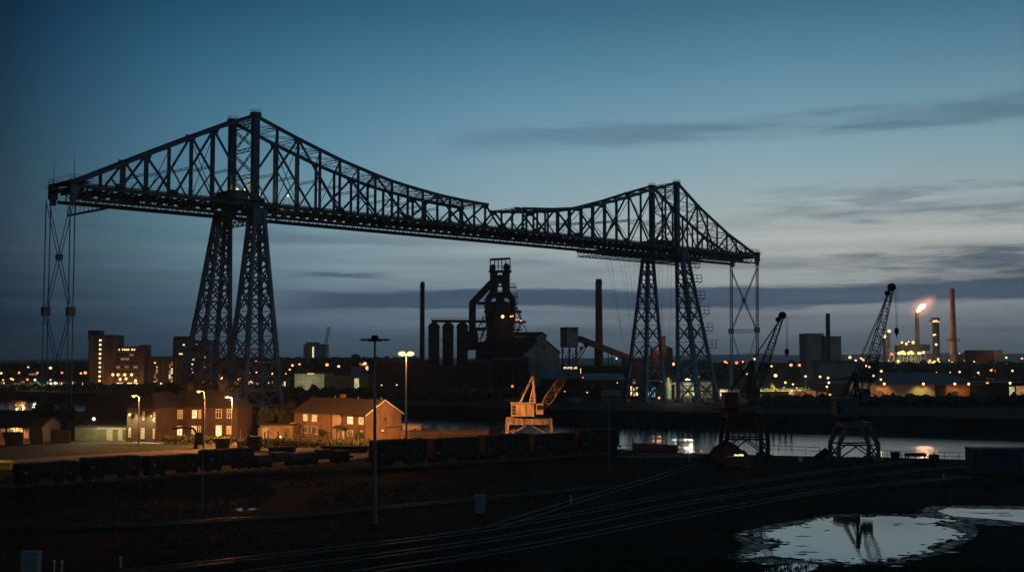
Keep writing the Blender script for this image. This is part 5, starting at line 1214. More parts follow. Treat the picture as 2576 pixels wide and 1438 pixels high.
for a in (6, 35, 49, 62): m.bar((gl+a*k_, CH_Y-.2, 0), (gl+a*k_, CH_Y-.2, zc(886) if a not in (35, 49) else zc(862)), .35)
m.bar((gl, CH_Y-.2, zc(886)), (gr_, CH_Y-.2, zc(886)), .35); part('wall_frame', m, lavwall, r)
# ---- bin tower and conveyor
BY = 610.0; bx0, bx1 = XH(1409.5, BY, 25), XH(1454.5, BY, 25); zb = P(1430, 873, BY).z; zt_ = P(1430, 826, BY).z; bc = (bx0+bx1)/2
r = thing('bin_tower', 'grey metal bin tower raised on a dark trestle left of the stout chimney', 'tower', (bc, BY, 0))
m = MB(); a_ = math.radians(28); m.box((bc, BY, (zb+zt_)/2), ((bx1-bx0)*.72, (bx1-bx0)*.75, zt_-zb), a_); part('bin', m, mat('bin_cladding', (.20, .24, .22), .8), r)
m = MB(); m.box((bc, BY, zt_+.3), ((bx1-bx0)*.75, (bx1-bx0)*.78, .6), a_); part('roof', m, darkroof, r)
for sx in (-1, 0, 1):
    for sy in (-1, 1): 
        m = MB(); m.bar((bc+sx*3.6, BY+sy*3, 0), (bc+sx*3.6, BY+sy*3, zb), .6); part('leg', m, soot, r)
m = MB()
for z0 in (0, zb/2):
    for sx in (-1, 0): m.bar((bc+sx*3.6, BY-3, z0), (bc+(sx+1)*3.6, BY-3, z0+zb/2), .3); m.bar((bc+(sx+1)*3.6, BY-3, z0), (bc+sx*3.6, BY-3, z0+zb/2), .3)
    m.bar((bc-3.6, BY-3, z0+zb/2), (bc+3.6, BY-3, z0+zb/2), .4)
part('trestle_bracing', m, soot, r)
r = thing('conveyor', 'enclosed conveyor gallery sloping down from the bin tower behind the chimney', 'conveyor', tuple(P(1456, 851, 612)))
a, b2 = P(1456, 851, 612), P(1580, 899, 650); m = MB(); m.bar(a, b2, 3.0, 2.6); part('gallery', m, conc_dk, r)
m = MB(); m.bar(a+V((0, -1.6, 1.4)), b2+V((0, -1.6, 1.4)), .25); m.bar(a+V((0, -1.6, -1.3)), b2+V((0, -1.6, -1.3)), .25); part('edge_trim', m, galv, r)
m = MB()
for t in (.35, .62, .93): c_ = a.lerp(b2, t); m.bar((c_.x-1, c_.y, 0), (c_.x-1, c_.y, c_.z), .5); m.bar((c_.x+1, c_.y, 0), (c_.x+1, c_.y, c_.z), .5)
part('trestle', m, soot, r)
# ---- dark works buildings
def bld(name, label, cat, x0, x1, ytop, Yf, depth, wallm, roofm, kind='flat', roofpx=0, parts=(), group=None, ybase=None, skew=0.0):
    h = P((x0+x1)/2, ytop, Yf).z; rh = roofpx/F*Yf
    return shed(name, label, cat, x0, x1, Yf, h, depth, rh if kind != 'flat' else .3, wallm, roofm, parts, skew, kind, group)
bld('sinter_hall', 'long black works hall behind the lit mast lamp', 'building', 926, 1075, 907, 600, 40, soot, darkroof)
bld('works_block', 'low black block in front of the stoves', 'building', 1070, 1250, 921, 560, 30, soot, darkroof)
bld('works_block', 'black block below the cast house roof', 'building', 1240, 1330, 906, 585, 20, soot, darkroof, 'gable', 8)
bld('works_canopy', 'open canopy on thin pale columns in front of the stoves', 'canopy', 1183, 1232, 912, 545, 14, soot, darkroof, 'gable', 8)
for px, lab in [(1201, 'thin pale pole left of the two in front of the stoves'), (1236, 'thin pale pole right of the two in front of the stoves'), (1289, 'pole with a red lit base below the cast house')]:
    Y_ = 500; r = thing('steel_pole', lab, 'pole', (XH(px, Y_, 3), Y_, 0)); z = P(px, 915, Y_).z; m = MB(); m.cyl((XH(px, Y_, 3), Y_, 0), (XH(px, Y_, 3), Y_, z), .28, .18, 8); part('shaft', m, conc_dk, r)
    if px == 1289: m = MB(); m.cyl((XH(px, Y_, 3), Y_-.1, 2.0), (XH(px, Y_, 3), Y_-.1, 4.2), .45, n=8); part('beacon', m, EM['red'], r)
bld('long_store', 'long dark store with a bluish sheet roof below the bin tower', 'building', 1362, 1455, 951, 520, 22, soot, tinroof, 'gable', 22, [('lit_strip', 72, 94, 8.2, 8.8, w_dim)])
bld('lit_roof_store', 'store with a glowing yellow rooflight strip at the foot of the bin tower', 'building', 1412, 1454, 927, 560, 10, soot, tinroof, 'flat', 0, [('rooflight', 1418, 1452, P(1430, 929.5, 560).z, P(1430, 922.5, 560).z, w_yel)])
bld('long_store', 'second long dark store with grey sheet roof right of the bin tower', 'building', 1463, 1572, 953, 500, 26, soot, tinroof, 'gable', 13)
bld('works_block', 'black block behind the second store under the conveyor', 'building', 1455, 1600, 921, 590, 24, soot, darkroof)
r = thing('lit_stack', 'thin vertical orange lit stack right of the bin tower', 'stack', (XH(1460.7, 540, 5), 540, 0)); m = MB(); m.cyl((XH(1460.7, 540, 5), 540, 0), (XH(1460.7, 540, 5), 540, P(1460, 925, 540).z), .45, .35, 8); part('shaft', m, soot, r); m = MB(); m.bar(P(1460.7, 926, 539), P(1460.7, 949, 539), .3); part('strip_light', m, emit('strip_orange', (1, .45, .18), 1.6), r)
bld('low_shed', 'low shed with pale snow grey roof on the far bank below the stoves', 'shed', 1187, 1240, 984, 455, 9, soot, tinroof, 'gable', 4)
bld('low_shed', 'low grey shed far bank below the cast house pole', 'shed', 1268, 1298, 1004, 425, 6, lavwall, darkroof, 'flat')
bld('far_bank_tank_shed', 'dim bluish shed on the far bank above the lit crane', 'shed', 1432, 1466, 1003, 425, 6, mat('teal_cladding', (.10, .15, .16), .8), darkroof, 'flat')
tank = thing('storage_drums', 'pair of pale rounded tanks lying on the far bank left of the far pylons', 'tank', (XH(1545, 428, 2), 428, 0))
for k, px in enumerate((1526, 1552)):
    m = MB(); Y_ = 428; x = XH(px, Y_, 2); z = 2.6; m.cyl((x-1.8, Y_, z), (x+1.8, Y_, z), 1.5, n=18); part('drum', m, galv, tank)
    m = MB()
    for dx in (-1.2, 0, 1.2): m.cyl((x+dx-.1, Y_, z), (x+dx+.1, Y_, z), 1.58, n=18)
    m.box((x, Y_, .6), (3, 2, 1.2)); part('cradle', m, concrete, tank)
# ---- storage silo behind the far pylons
Y_ = 640; x = XH(1664, Y_, 15); zt_ = P(1664, 876, Y_).z
r = thing('round_silo', 'round rusty silo seen through the far bridge pylon with a lit headhouse', 'silo', (x, Y_, 0)); m = MB(); m.cyl((x, Y_, 0), (x, Y_, zt_), 6.2, n=24); m.cyl((x, Y_, zt_), (x, Y_, zt_+2.2), 6.2, 1.5, 24); part('shell', m, chim_m, r)
m = MB(); m.box((x+1, Y_, zt_+4), (2.4, 2.4, 5)); m.box((x+1, Y_, zt_+6.6), (4, 3, .4)); part('headhouse', m, conc_dk, r); m = MB(); m.box((x-1.0, Y_-2, zt_+3.2), (.8, .2, 3.4)); part('window', m, w_warm, r); light('silo_light', (x-4, Y_-9, zt_+2), L_SOD, 2500, .5, r)
bld('works_block', 'brown block behind the left far pylon', 'building', 1572, 1640, 903, 640, 18, conc_dk, darkroof)
bld('hill_terrace', 'dark block on the far bank right of the silo', 'building', 1735, 1790, 905, 640, 18, soot, darkroof)
# ---- landing buildings at the foot of the far pylons
bld('landing_house', 'small gabled landing house with warm lit windows at the foot of the far left pylon', 'building', 1583, 1607, 984, 446, 8, conc_dk, darkroof, 'endgable', 14, [('window', 1586, 1590, 1.2, 5, w_yel), ('window', 1593, 1598, 1.5, 4.6, w_warm), ('window', 1600, 1605, 1.5, 4.6, w_yel), ('fanlight', 1592, 1599, 6.0, 7.6, w_dim)])
bld('glass_kiosk', 'low kiosk with cool blue lit panes between the far pylon legs', 'building', 1620, 1652, 984, 446, 6, soot, darkroof, 'flat', 0, [('window', 1622, 1626, 1, 3, w_blue), ('window', 1628, 1632, 1, 3, w_blue), ('window', 1640, 1643, 1, 4.6, w_blue), ('window', 1645, 1648, 1, 4.6, w_blue), ('window', 1635, 1637, 2, 3, w_blue)])
Y_ = 452; x = XH(1679.5, Y_, 5); zt_ = P(1680, 949, Y_).z
r = thing('green_tank', 'upright yellow green lit tank between the two far pylons', 'tank', (x, Y_, 0)); m = MB(); m.cyl((x, Y_, 0), (x, Y_, zt_*.72), 1.25, n=18); m.cyl((x, Y_, zt_*.72), (x, Y_, zt_), 1.0, .7, 16); part('shell', m, green_lit, r); m = MB(); m.cyl((x+1.2, Y_-.8, 0), (x+1.2, Y_-.8, zt_*.95), .12, n=6); m.box((x, Y_, zt_*.71), (4.5, 2.4, .3)); part('pipework', m, green_lit, r)
bld('power_station', 'pale green washed plant building with lit bays behind the right far pylon', 'building', 1696, 1792, 960, 462, 14, mat('green_wash_cladding', (.22, .24, .17), .85), darkroof, 'flat', 0, [('bay', 1700, 1706, .5, 5, w_dim), ('bay', 1722, 1733, 1, 4.5, w_grn), ('bay', 1736, 1747, 1, 4.5, w_grn), ('louvre', 1720, 1750, 5.2, 5.8, w_grn), ('door', 1760, 1768, .1, 3, w_dim)])
light('arc_light', P(1730, 957, 447), (1, .8, .8), 3500, .5); spot('arc_flood', P(1731, 956, 446), P(1735, 1095, 285), (1, .80, .38), 3600, 24, .35); light('yard_light', P(1757, 950, 448), (1, .8, .5), 3500, .5); light('tank_light', P(1686, 975, 444), (.95, .95, .4), 900, .4)
light('far_leg_light', P(1700, 985, 405), (.8, .9, 1.0), 900, .4)
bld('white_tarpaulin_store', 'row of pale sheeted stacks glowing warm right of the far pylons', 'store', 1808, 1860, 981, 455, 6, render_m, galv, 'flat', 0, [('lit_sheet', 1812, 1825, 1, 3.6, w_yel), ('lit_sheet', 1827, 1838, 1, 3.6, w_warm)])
bld('factory_wall', 'long dim works wall below a bright row of yard lights between two cranes', 'wall', 1905, 2000, 985, 460, 3, wood, wood)
bld('pink_shed', 'low pinkish shed at the right end of the long works wall', 'shed', 1999, 2052, 984, 450, 9, mat('pink_cladding', (.30, .22, .20), .85), galv, 'flat', 0, [('vent', 2008, 2014, 1.5, 2.0, darkroof), ('vent', 2026, 2031, 1.8, 2.2, darkroof)])
bld('gatehouse', 'bright white lit gatehouse beside the twin pole lamps', 'building', 2063, 2078, 988, 448, 5, white_p, galv, 'flat', 0, [('door', 2064, 2067, .1, 2.2, darkroof)])
light('gate_light', P(2070, 985, 442), L_SOD, 1200, .3); light('shed_light', P(2040, 980, 442), L_SOD, 900, .3)
# row of lit shrubs and stacks on top of the works wall
rr = random.Random(31); leaf_lit = leaf_g
sh = thing('lit_shrub_row', 'row of low shrubs glowing yellow under yard lamps behind the long works wall', 'hedge', (XH(1912, 465, 3), 465, 0))
m = MB()
for k in range(900):
    px = rr.uniform(1905, 2040); hh = 3.6+1.6*max(0, mnoise.noise(V((px*.09, 0, 0))))+(1.8 if 1938 < px < 1948 else 0); c_ = V((XH(px, 465, 4), 465+rr.uniform(-1.5, 1.5), rr.uniform(1.5, hh))); a = rr.uniform(0, 6.28); s_ = rr.uniform(.2, .45)
    m.add([c_+V((math.cos(a)*s_, math.sin(a)*s_, -s_*.5)), c_+V((-math.cos(a)*s_, -math.sin(a)*s_, -s_*.3)), c_+V((rr.uniform(-.2, .2), 0, s_))], [(0, 1, 2)])
part('leaves', m, leaf_g, sh)
for px in (1916, 1930, 1943, 1957, 1975, 1992, 2010): light('yard_light', P(px, 974, 461), (1, .75, .35), 1300, .2)
# ---- right side: plant box, its chimneys, tank, warehouse
bld('boiler_house', 'tall windowless pale box building with a chimney in front on the right skyline', 'building', 2029, 2073, 839, 800, 20, palewall, darkroof)
bld('boiler_annex', 'lower pale box right of the slim chimney on the right skyline', 'building', 2074, 2117, 846, 812, 20, palewall, darkroof)
chimney(2084, 790, 905, 12, 9.5, 780, 'slim chimney standing between the two pale boiler buildings', soot)
chimney(2072, 846, 905, 10, 9, 778, 'short dark stack left of the slim chimney', soot, name='flue_stack')
bld('grey_shed', 'long grey shed with dark rooftop heap in front of the boiler buildings', 'shed', 2058, 2158, 912, 700, 14, lavwall, soot, 'gable', 5)
bld('tank_house', 'big square tank house with pale right side on the right skyline', 'building', 2457, 2500, 881, 900, 24, chim_m, darkroof, 'flat')
bld('tank_house_wing', 'pale wing on the right side of the big tank house', 'building', 2501, 2524, 881, 902, 22, lavwall, darkroof, 'flat')
r, wf, k, q = bld('warehouse', 'wide sand coloured warehouse with grey roof lit by wall lamps', 'warehouse', 2203, 2352, 966, 441, 34, sand, tinroof, 'endgable', 0, [('door', 2218, 2222, .1, 3, soot)])
h = P(2300, 966, 441).z
m = MB(); o = wf[0]; e = o+wf[1]*((2480-2203)*k)
m.add([o+V((-.3, -.4, h)), e+V((.3, -.4, h)), o+V((14, 40, h+3.9)), e+V((-2, 40, h+3.9)), o+V((-.3, -.4, h-.25)), e+V((.3, -.4, h-.25)), o+V((0, 80, h)), e+V((0, 80, h))], [(0, 1, 3, 2), (4, 5, 1, 0), (2, 3, 7, 6)]); part('roof', m, mat('asbestos_roof', (.07, .07, .08), .8, 0, .4, .08, stretch=(1, .3, 1)), r)
pane(r, wf, 149*k, 176*k, 0, h-.2, soot, 'dark_bay', .3); pane(r, wf, 176.2*k, 236*k, 0, h-.2, brick2, 'brick_bay', .28); pane(r, wf, 190*k, 205*k, .0, 3.2, soot, 'loading_door', .5)
pane(r, wf, 100*k, 148*k, .1, 1.3, soot, 'stacked_pallets', 2.2)
for px, cc, pw in [(2224.5, L_SOD, 2400), (2323, (1, .72, .2), 2600), (2402, (1, .5, .12), 1800), (2437, L_SOD, 700)]:
    p = P(px, 965, 438.5); m = MB(); m.ball(p, .42, 8, 6); part('wall_lamp', m, EM['big'], r); spot('wall_lamp_light', p+V((0, -.9, .1)), p+V((0, .8, -4)), cc, pw*.75, 120, .3, r)
r, wf, k, q = bld('dark_depot', 'black depot building right of the warehouse with a green lit doorway', 'building', 2441, 2600, 963, 441, 30, soot, darkroof, 'flat', 0, [('lit_door', 2539, 2552, .1, 5, w_grn), ('lit_bay', 2556, 2580, .1, 5.2, w_dim)])
p = P(2484, 962.6, 438); m = MB(); m.ball(p, .5, 10, 6, .6); part('wall_lamp', m, EM['sod'], r)
p = P(2541, 963, 438); m = MB(); m.ball(p, .5, 8, 6); part('wall_lamp', m, EM['yel'], r)
for x0, x1, y, lab in [(2206, 2216, 985, 'small pale kiosk at the left corner of the warehouse'), (2182, 2200, 992, 'low lit pale hut left of the warehouse')]: bld('yard_hut', lab, 'hut', x0, x1, y, 432, 3, sand, galv)
light('yard_light', P(2192, 986, 428), L_SOD, 900, .3); light('yard_light', P(2440, 990, 430), L_SOD, 900, .3)
# parked cars near the river on the far bank
car = empty('parked_car'); tag(car, 'x', 'car', 'cars parked on the far bank')
m = MB(); m.loft([[V((-2.1, -.85, .35)), V((-2.1, .85, .35)), V((-2.1, .8, .85)), V((-2.1, -.8, .85))], [V((2.1, -.85, .35)), V((2.1, .85, .35)), V((2.1, .8, .75)), V((2.1, -.8, .75))]]); part('body', m, palewall, car, True)
m = MB(); m.loft([[V((-1.7, -.8, .8)), V((1.1, -.8, .8)), V((1.1, .8, .8)), V((-1.7, .8, .8))], [V((-1.2, -.65, 1.4)), V((.4, -.65, 1.4)), V((.4, .65, 1.4)), V((-1.2, .65, 1.4))]]); part('cabin', m, glass_dk, car, True)
for x in (-1.3, 1.3):
    for y in (-.82, .82): m = MB(); m.cyl((x, y-.1, .33), (x, y+.1, .33), .33, n=12); part('wheel', m, black_s, car, True)
PCar = Protos(car)
for px, lab in [(2024, 'pale car parked below the pink shed'), (2068, 'pale car parked below the lit gatehouse'), (1986, 'dim car parked left of the pink shed'), (2238, 'car parked in front of the warehouse left end'), (2262, 'second car in front of the warehouse left end')]:
    PCar.put((XH(px, 427, 1), 427, 0), random.uniform(-.3, .3), lab)
# ---- refinery
RY = 1150.0
qr = lambda x, y, d_=0: P(x, y, RY+d_)
def rcyl(name, lab, cat, px, w_, ytop, col=soot, lamps=(), head=None, Y_=RY):
    zt = P(px, ytop, Y_).z; x = XH(px, Y_, zt/2); s_ = Y_/F; r = thing(name, lab, cat, (x, Y_, 0)); m = MB(); m.cyl((x, Y_, 0), (x, Y_, zt), w_*s_/2, n=18); m.ball((x, Y_, zt), w_*s_/2, 16, 5, .5, True); part('shell', m, col, r)
    m = MB(); n_ = max(2, int(zt/12))
    for i in range(1, n_+1): z = zt*i/n_-1; m.cyl((x, Y_, z), (x, Y_, z+.35), w_*s_/2+1.0, n=18); m.cyl((x, Y_, z+1.5), (x, Y_, z+1.65), w_*s_/2+1.05, n=18, cap=False)
    part('gallery', m, black_s, r)
    if head:
        m = MB(); m.box((x-head[1], Y_, zt-head[0]/2), (w_*s_*1.35, w_*s_*1.2, .8)); 
        for i in range(7): m.bar((x-head[1]+w_*s_*.66*(i/3-1), Y_-3, zt-head[0]/2), (x-head[1]+w_*s_*.66*(i/3-1), Y_-3, zt+1.5), .5)
        m.box((x-head[1], Y_-3, zt+1.5), (w_*s_*1.35, .4, .5)); part('head_platform', m, black_s, r)
    for lx, ly, lr, lk in lamps: m = MB(); m.ball(P(lx, ly, Y_-w_*s_/2-1.5), lr, 8, 6); part('lamp', m, EM[lk], r)
    return r
r, x, zt_ = chimney(2308.5, 786, 900, 11, 9, RY, 'flare stack with a bright orange flame on top at the refinery', chim_m, False, name='flare_stack')
# flame: lofted tongue blown to the right
fl = thing('flare_flame', 'bright orange flame blown to the right above the flare stack', 'flame', tuple(qr(2308, 786)))
m = MB(); secs = []
for t, px, py, w_ in [(0, 2307, 785, 2.0), (.15, 2308.5, 782, 5.5), (.3, 2312, 778, 9), (.5, 2317, 773, 12.5), (.7, 2322.5, 768.5, 11.5), (.85, 2326, 766.5, 7), (1, 2328, 764.5, 1.5)]:
    c_ = qr(px, py); R__ = w_/2*RY/F; ax = V((.6, 0, -.8)); ay = V((0, 1, 0)); secs.append([c_+ax*math.cos(i*.628)*R__*(1+.15*math.sin(i*2.3+t*9))+ay*math.sin(i*.628)*R__ for i in range(10)])
m.loft(secs); part('flame_core', m, emit('flame_white_hot', (1, .50, .24), 8), fl)
fo = bpy.data.materials.new('flame_glow_veil'); n, l = nt(fo); n.remove(n['Principled BSDF'])
pv = n.new('ShaderNodeVolumePrincipled'); pv.inputs['Density'].default_value = 0.0; pv.inputs['Emission Color'].default_value = (1, .33, .16, 1)
tcc = n.new('ShaderNodeTexCoord'); gr2 = n.new('ShaderNodeTexGradient'); gr2.gradient_type = 'SPHERICAL'; mpp = n.new('ShaderNodeMapping')
nz = n.new('ShaderNodeTexNoise'); nz.inputs['Scale'].default_value = 3.5; nz.inputs['Detail'].default_value = 3; mxx = n.new('ShaderNodeMath'); mxx.operation = 'MULTIPLY'; mx2 = n.new('ShaderNodeMath'); mx2.operation = 'MULTIPLY'; mx2.inputs[1].default_value = 0.20
l.new(tcc.outputs['Object'], gr2.inputs['Vector']); l.new(tcc.outputs['Object'], nz.inputs['Vector']); pw_ = n.new('ShaderNodeMath'); pw_.operation = 'POWER'; pw_.inputs[1].default_value = 2.2
l.new(gr2.outputs['Fac'], pw_.inputs[0]); l.new(pw_.outputs[0], mxx.inputs[0]); l.new(nz.outputs['Fac'], mxx.inputs[1]); l.new(mxx.outputs[0], mx2.inputs[0]); l.new(mx2.outputs[0], pv.inputs['Emission Strength'])
l.new(pv.outputs[0], n['Material Output'].inputs['Volume'])
for (px, py, sx, sz) in [(2318, 773, 17, 13), (2338, 757, 12, 8)]:
    m = MB(); m.ball((0, 0, 0), 1.0, 16, 10); o = part('flame_glow', m, fo, fl, True); o.location = qr(px, py)-qr(2308, 786); o.scale = (sx, sz, sz); o.rotation_euler = (0, -.6, 0)  # emissive volumes standing in for the glow around the flame
light('flame_light', qr(2319, 770, -8), (1, .45, .2), 30000, 4, fl)
rcyl('column_tower', 'dark refinery column with a lit square head platform right of the flare stack', 'tower', 2355, 17, 803, soot, [(2349, 808, 1.1, 'wrm'), (2355, 807, 1.1, 'wrm'), (2361, 809, .8, 'sod'), (2349, 842, 1.0, 'wrm'), (2353, 841, .8, 'wrm'), (2355, 866, 1.2, 'wrm'), (2360, 904, 1.5, 'wrm'), (2359, 909, 1.1, 'sod')], (3, 1.5))
chimney(2397.5, 727, 910, 20, 11, RY-20, 'tall tapering refinery chimney with a ring gallery at the far right', mat('rust_chimney', (.23, .11, .065), .85, 0, .35, .08), True, 857)
light('chimney_light', P(2389, 880, RY-80), L_SOD, 9000, 1)
rcyl('column_tower', 'short lit refinery column furthest left beside the tall crane jib', 'tower', 2226, 9, 850, soot, [(2225, 846, 1.6, 'wrm')])
rcyl('column_tower', 'slim refinery column with a lamp on top, second from the left', 'tower', 2236.5, 8, 836, chim_m, [(2236.8, 832.6, 1.6, 'wrm'), (2242, 890, 1.4, 'red'), (2246, 891, 1.0, 'red')])
un = thing('cracking_unit', 'dark refinery unit with round vessel and strings of lights left of the flare stack', 'plant', tuple(G(2290, 940)))
m = MB(); X_ = lambda px: XH(px, RY, 10); Zr = lambda py: qr(2290, py).z
m.box(((X_(2258)+X_(2300))/2, RY, (Zr(886)+Zr(868))/2), (X_(2302)-X_(2258), 14, Zr(868)-Zr(886))); m.box(((X_(2298)+X_(2338))/2, RY+4, (Zr(880)+Zr(868))/2), (X_(2339)-X_(2298), 12, Zr(868)-Zr(884))); m.ball(((X_(2265)+X_(2300))/2, RY, Zr(868)), (X_(2300)-X_(2265))/2, 18, 6, .45, True)
m.ball((X_(2327), RY+2, Zr(872)), 4, 12, 5, .7, True)
part('vessel', m, soot, un)
m = MB()
for px in (2259, 2268, 2278, 2289, 2300, 2312, 2324, 2336): m.bar((X_(px), RY-5, 0), (X_(px), RY-5, Zr(884)), 1.0)
for py in (900, 915): m.bar((X_(2256), RY-5, Zr(py)), (X_(2338), RY-5, Zr(py)), .8)
m.bar((X_(2255), RY-5, Zr(925)), (X_(2255), RY-5, Zr(868)), .5); m.bar((X_(2266), RY-5, Zr(858)), (X_(2300), RY-5, Zr(858)), .3)
for k in range(12): m.bar((X_(2266+k*3), RY-7, Zr(869)), (X_(2266+k*3), RY-7, Zr(863)), .25)
for k in range(7): m.bar((X_(2259+k*11), RY-5, Zr(915)), (X_(2270+k*11), RY-5, Zr(900)), .4); m.bar((X_(2270+k*11), RY-5, Zr(915)), (X_(2259+k*11), RY-5, Zr(900)), .4)
part('support_frame', m, conc_dk, un)
for px, wv in ((2250, 5), (2262, 6), (2294, 9), (2305, 8)):
    m = MB(); m.cyl((X_(px), RY+2, 0), (X_(px), RY+2, Zr(894)), wv*RY/F/2, n=12); part('column', m, green_lit, un)
for px, py, lr, lk in [(2261, 888, 1.5, 'yel'), (2267, 887, 1.8, 'yel'), (2272, 886, 1.8, 'yel'), (2276, 889, 1.4, 'yel'), (2286, 888, 1.6, 'yel'), (2292, 886, 1.8, 'yel'), (2296, 888, 1.4, 'yel'), (2311, 888, 1.4, 'wrm'), (2323, 886, 1.3, 'wrm'), (2316, 888, 1.0, 'wrm'),
                       (2269, 861, 1.1, 'wrm'), (2280, 864, 1.3, 'wrm'), (2297, 861, 1.4, 'wrm'), (2286, 859, .7, 'wht'), (2259, 908, 1.4, 'yel'), (2319, 919, 1.9, 'yel'), (2319, 924, 1.5, 'yel'), (2245, 933, 2.0, 'yel'), (2245, 926, 1.3, 'yel'), (2261, 937, 1.6, 'yel')]:
    m = MB(); m.ball(qr(px, py, -12), lr, 8, 6); part('lamp', m, EM[lk], un)
for px, py, pw in ((2266, 898, 60000), (2295, 905, 60000), (2312, 900, 30000), (2290, 930, 50000), (2247, 925, 40000)): light('plant_light', qr(px, py, -22), (.95, .9, .42), pw*.25, 1.5, un)
rr = random.Random(55)
for (xa, xb, lab, nn_) in ((2338, 2452, 'crowded refinery plant of slim columns and lamps between flare stack and tank house', 16), (2176, 2256, 'dark refinery plant of short columns behind the tall crane jib', 10)):
    pp = thing('process_plant', lab, 'plant', tuple(G((xa+xb)/2, 940)))
    for k in range(nn_):
        px = xa+(xb-xa)*(k+rr.uniform(.1, .9))/nn_; wv = rr.choice([2, 2.5, 3, 4, 5, 8]); yt = rr.uniform(886, 914) if wv < 6 else rr.uniform(904, 914); yy = RY-rr.uniform(0, 60)
        m = MB(); x_ = XH(px, yy, 8); z_ = P(px, yt, yy).z; m.cyl((x_, yy, 0), (x_, yy, z_), wv*yy/F/2, n=12); m.ball((x_, yy, z_), wv*yy/F/2, 12, 4, .6, True)
        m.cyl((x_, yy, z_*.8), (x_, yy, z_*.8+.4), wv*yy/F/2+.8, n=12); part('column', m, rr.choice([soot, conc_dk, green_lit, chim_m]), pp)
    m = MB()
    for yq in (908, 916, 923): m.bar(qr(xa, yq, -20), qr(xb, yq, -20), .5)
    for k in range(14): xx = xa+(xb-xa)*k/13; m.bar(qr(xx, 905, -20), V((qr(xx, 905, -20).x, RY-20, 0)), .45)
    part('pipe_frame', m, conc_dk, pp)
    for k in range(14 if nn_ > 12 else 7):
        m = MB(); px = rr.uniform(xa, xb); m.ball(qr(px, rr.choice([906, 912, 918, 926, 931]), -50), rr.uniform(.5, 1.3), 6, 4); part('lamp', m, EM[rr.choice(['wrm', 'wrm', 'yel', 'sod'])], pp)
    light('plant_light', qr((xa+xb)/2, 915, -90), (1, .8, .4), 9000, 1.5, pp)
bld('pipe_rack', 'low lit pipe rack with a row of lamps right of the cracking unit', 'plant', 2335, 2412, 915, 1120, 14, soot, darkroof)
bld('works_block', 'small dark block with a bright lamp right of the tall chimney', 'building', 2404, 2424, 892, 1100, 14, soot, darkroof)
# ---- left: office tower, slab blocks, tower blocks
def grid_windows(r, wf, k, x0, cells, mm, name='window'):
    for a, b2, z0, z1, m_ in cells: pane(r, wf, (a-x0)*k, (b2-x0)*k, z0, z1, m_ or mm, name, .08)
OY = 630.0; zo = lambda py: P(250, py, OY).z
r, wf, k, q = bld('office_tower', 'tall narrow concrete office tower with one column of lit stair windows at left', 'building', 222, 283, 843, OY, 18, conc_dk, darkroof)
m = MB(); c_ = P(242, 838, OY+8); m.box((c_.x, c_.y, c_.z-1), (6, 8, 5)); part('lift_house', m, darkroof, r)
m = MB()
for px in (228.5, 259): m.box((XH(px, OY-.35, 10), OY-.35, zo(843)/2), (.9, .7, zo(843)))
part('pilaster', m, concrete, r)
for i in range(10): pane(r, wf, 26.5*k, 32.5*k, zo(857.5+i*11.3)-.1, zo(853.5+i*11.3)+.1, w_yel, 'window', .1)
r, wf, k, q = bld('office_slab', 'wide office slab with a bright top floor and glowing white entrance canopy', 'building', 280, 348, 872, OY+6, 16, conc_dk, darkroof)
rr = random.Random(2)
cell = []
x = 280.5
while x < 345:
    w_ = rr.choice([2, 3, 3, 5]); 
    if x+w_ < 346 and rr.random() < .9: cell.append((x, x+w_, zo(881), zo(876.5), w_yel))
    x += w_+rr.choice([1.2, 1.6])
grid_windows(r, wf, k, 280, cell, w_yel)
for fl_ in range(6):
    y = 890+fl_*10.3; cell = []
    for j in range(6): cell.append((281+j*11, 291+j*11, zo(y+4.5), zo(y), glass_dk if rr.random() < .85 else w_dim))
    grid_windows(r, wf, k, 280, cell, glass_dk)
m = MB()
for fl_ in range(7): c_ = P(314, 886+fl_*10.3, OY+5.6); m.box((XH(314, OY+5.6, 10), OY+5.6, c_.z), (68*OY/F, .5, .35))
part('floor_band', m, concrete, r)
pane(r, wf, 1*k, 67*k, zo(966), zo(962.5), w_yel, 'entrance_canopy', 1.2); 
for a, b2 in ((2, 6), (8, 14), (17, 20), (24, 34), (36, 46), (49, 58), (60, 66)): pane(r, wf, a*k, b2*k, .3, zo(967.5), w_warm if a % 3 else w_dim, 'shop_window', .3)
for px, py in [(284, 942), (297, 942), (314, 942), (331, 942), (302, 953.5), (317, 952), (341, 957)]: m = MB(); m.ball(P(px, py, OY-2), .75, 8, 6); part('facade_lamp', m, EM['wrm'], r)
for px in (286, 300, 315, 330, 344): spot('facade_light', P(px, 969, OY-7), P(px, 945, OY+6), L_SOD, 1500, 120, .5, r)
spot('facade_light', P(268, 973, OY-9), P(268, 950, OY), L_SOD, 1500, 90, .5)
bld('office_fin', 'narrow dark stair block at the right end of the office slab', 'building', 349, 362, 868, OY+2, 12, conc_dk, darkroof)
r, wf, k, q = bld('college_block', 'lower dark block with two columns of dim lit stairwell windows right of the office slab', 'building', 363, 456, 897, OY+10, 18, conc_dk, darkroof)
rr = random.Random(5)
for cx0 in (387.5, 425):
    for i in range(11):
        for j in range(2):
            if rr.random() < .72: pane(r, wf, (cx0-363+j*5)*k, (cx0-363+j*5+4.2)*k, zo(914+i*5.3), zo(910.5+i*5.3), rr.choice([w_dim, w_dim, w_yel, w_grn]), 'window', .1)
for px in (376, 412, 442): m = MB(); m.box((XH(px, OY+9.6, 8), OY+9.6, zo(900)/2), (.6, .8, zo(900))); part('pilaster', m, concrete, r)
spot('facade_light', P(376, 970, OY-6), P(376, 935, OY+10), L_SOD, 1100, 100, .5); spot('facade_light', P(438, 970, OY-6), P(438, 935, OY+10), L_SOD, 1100, 100, .5)
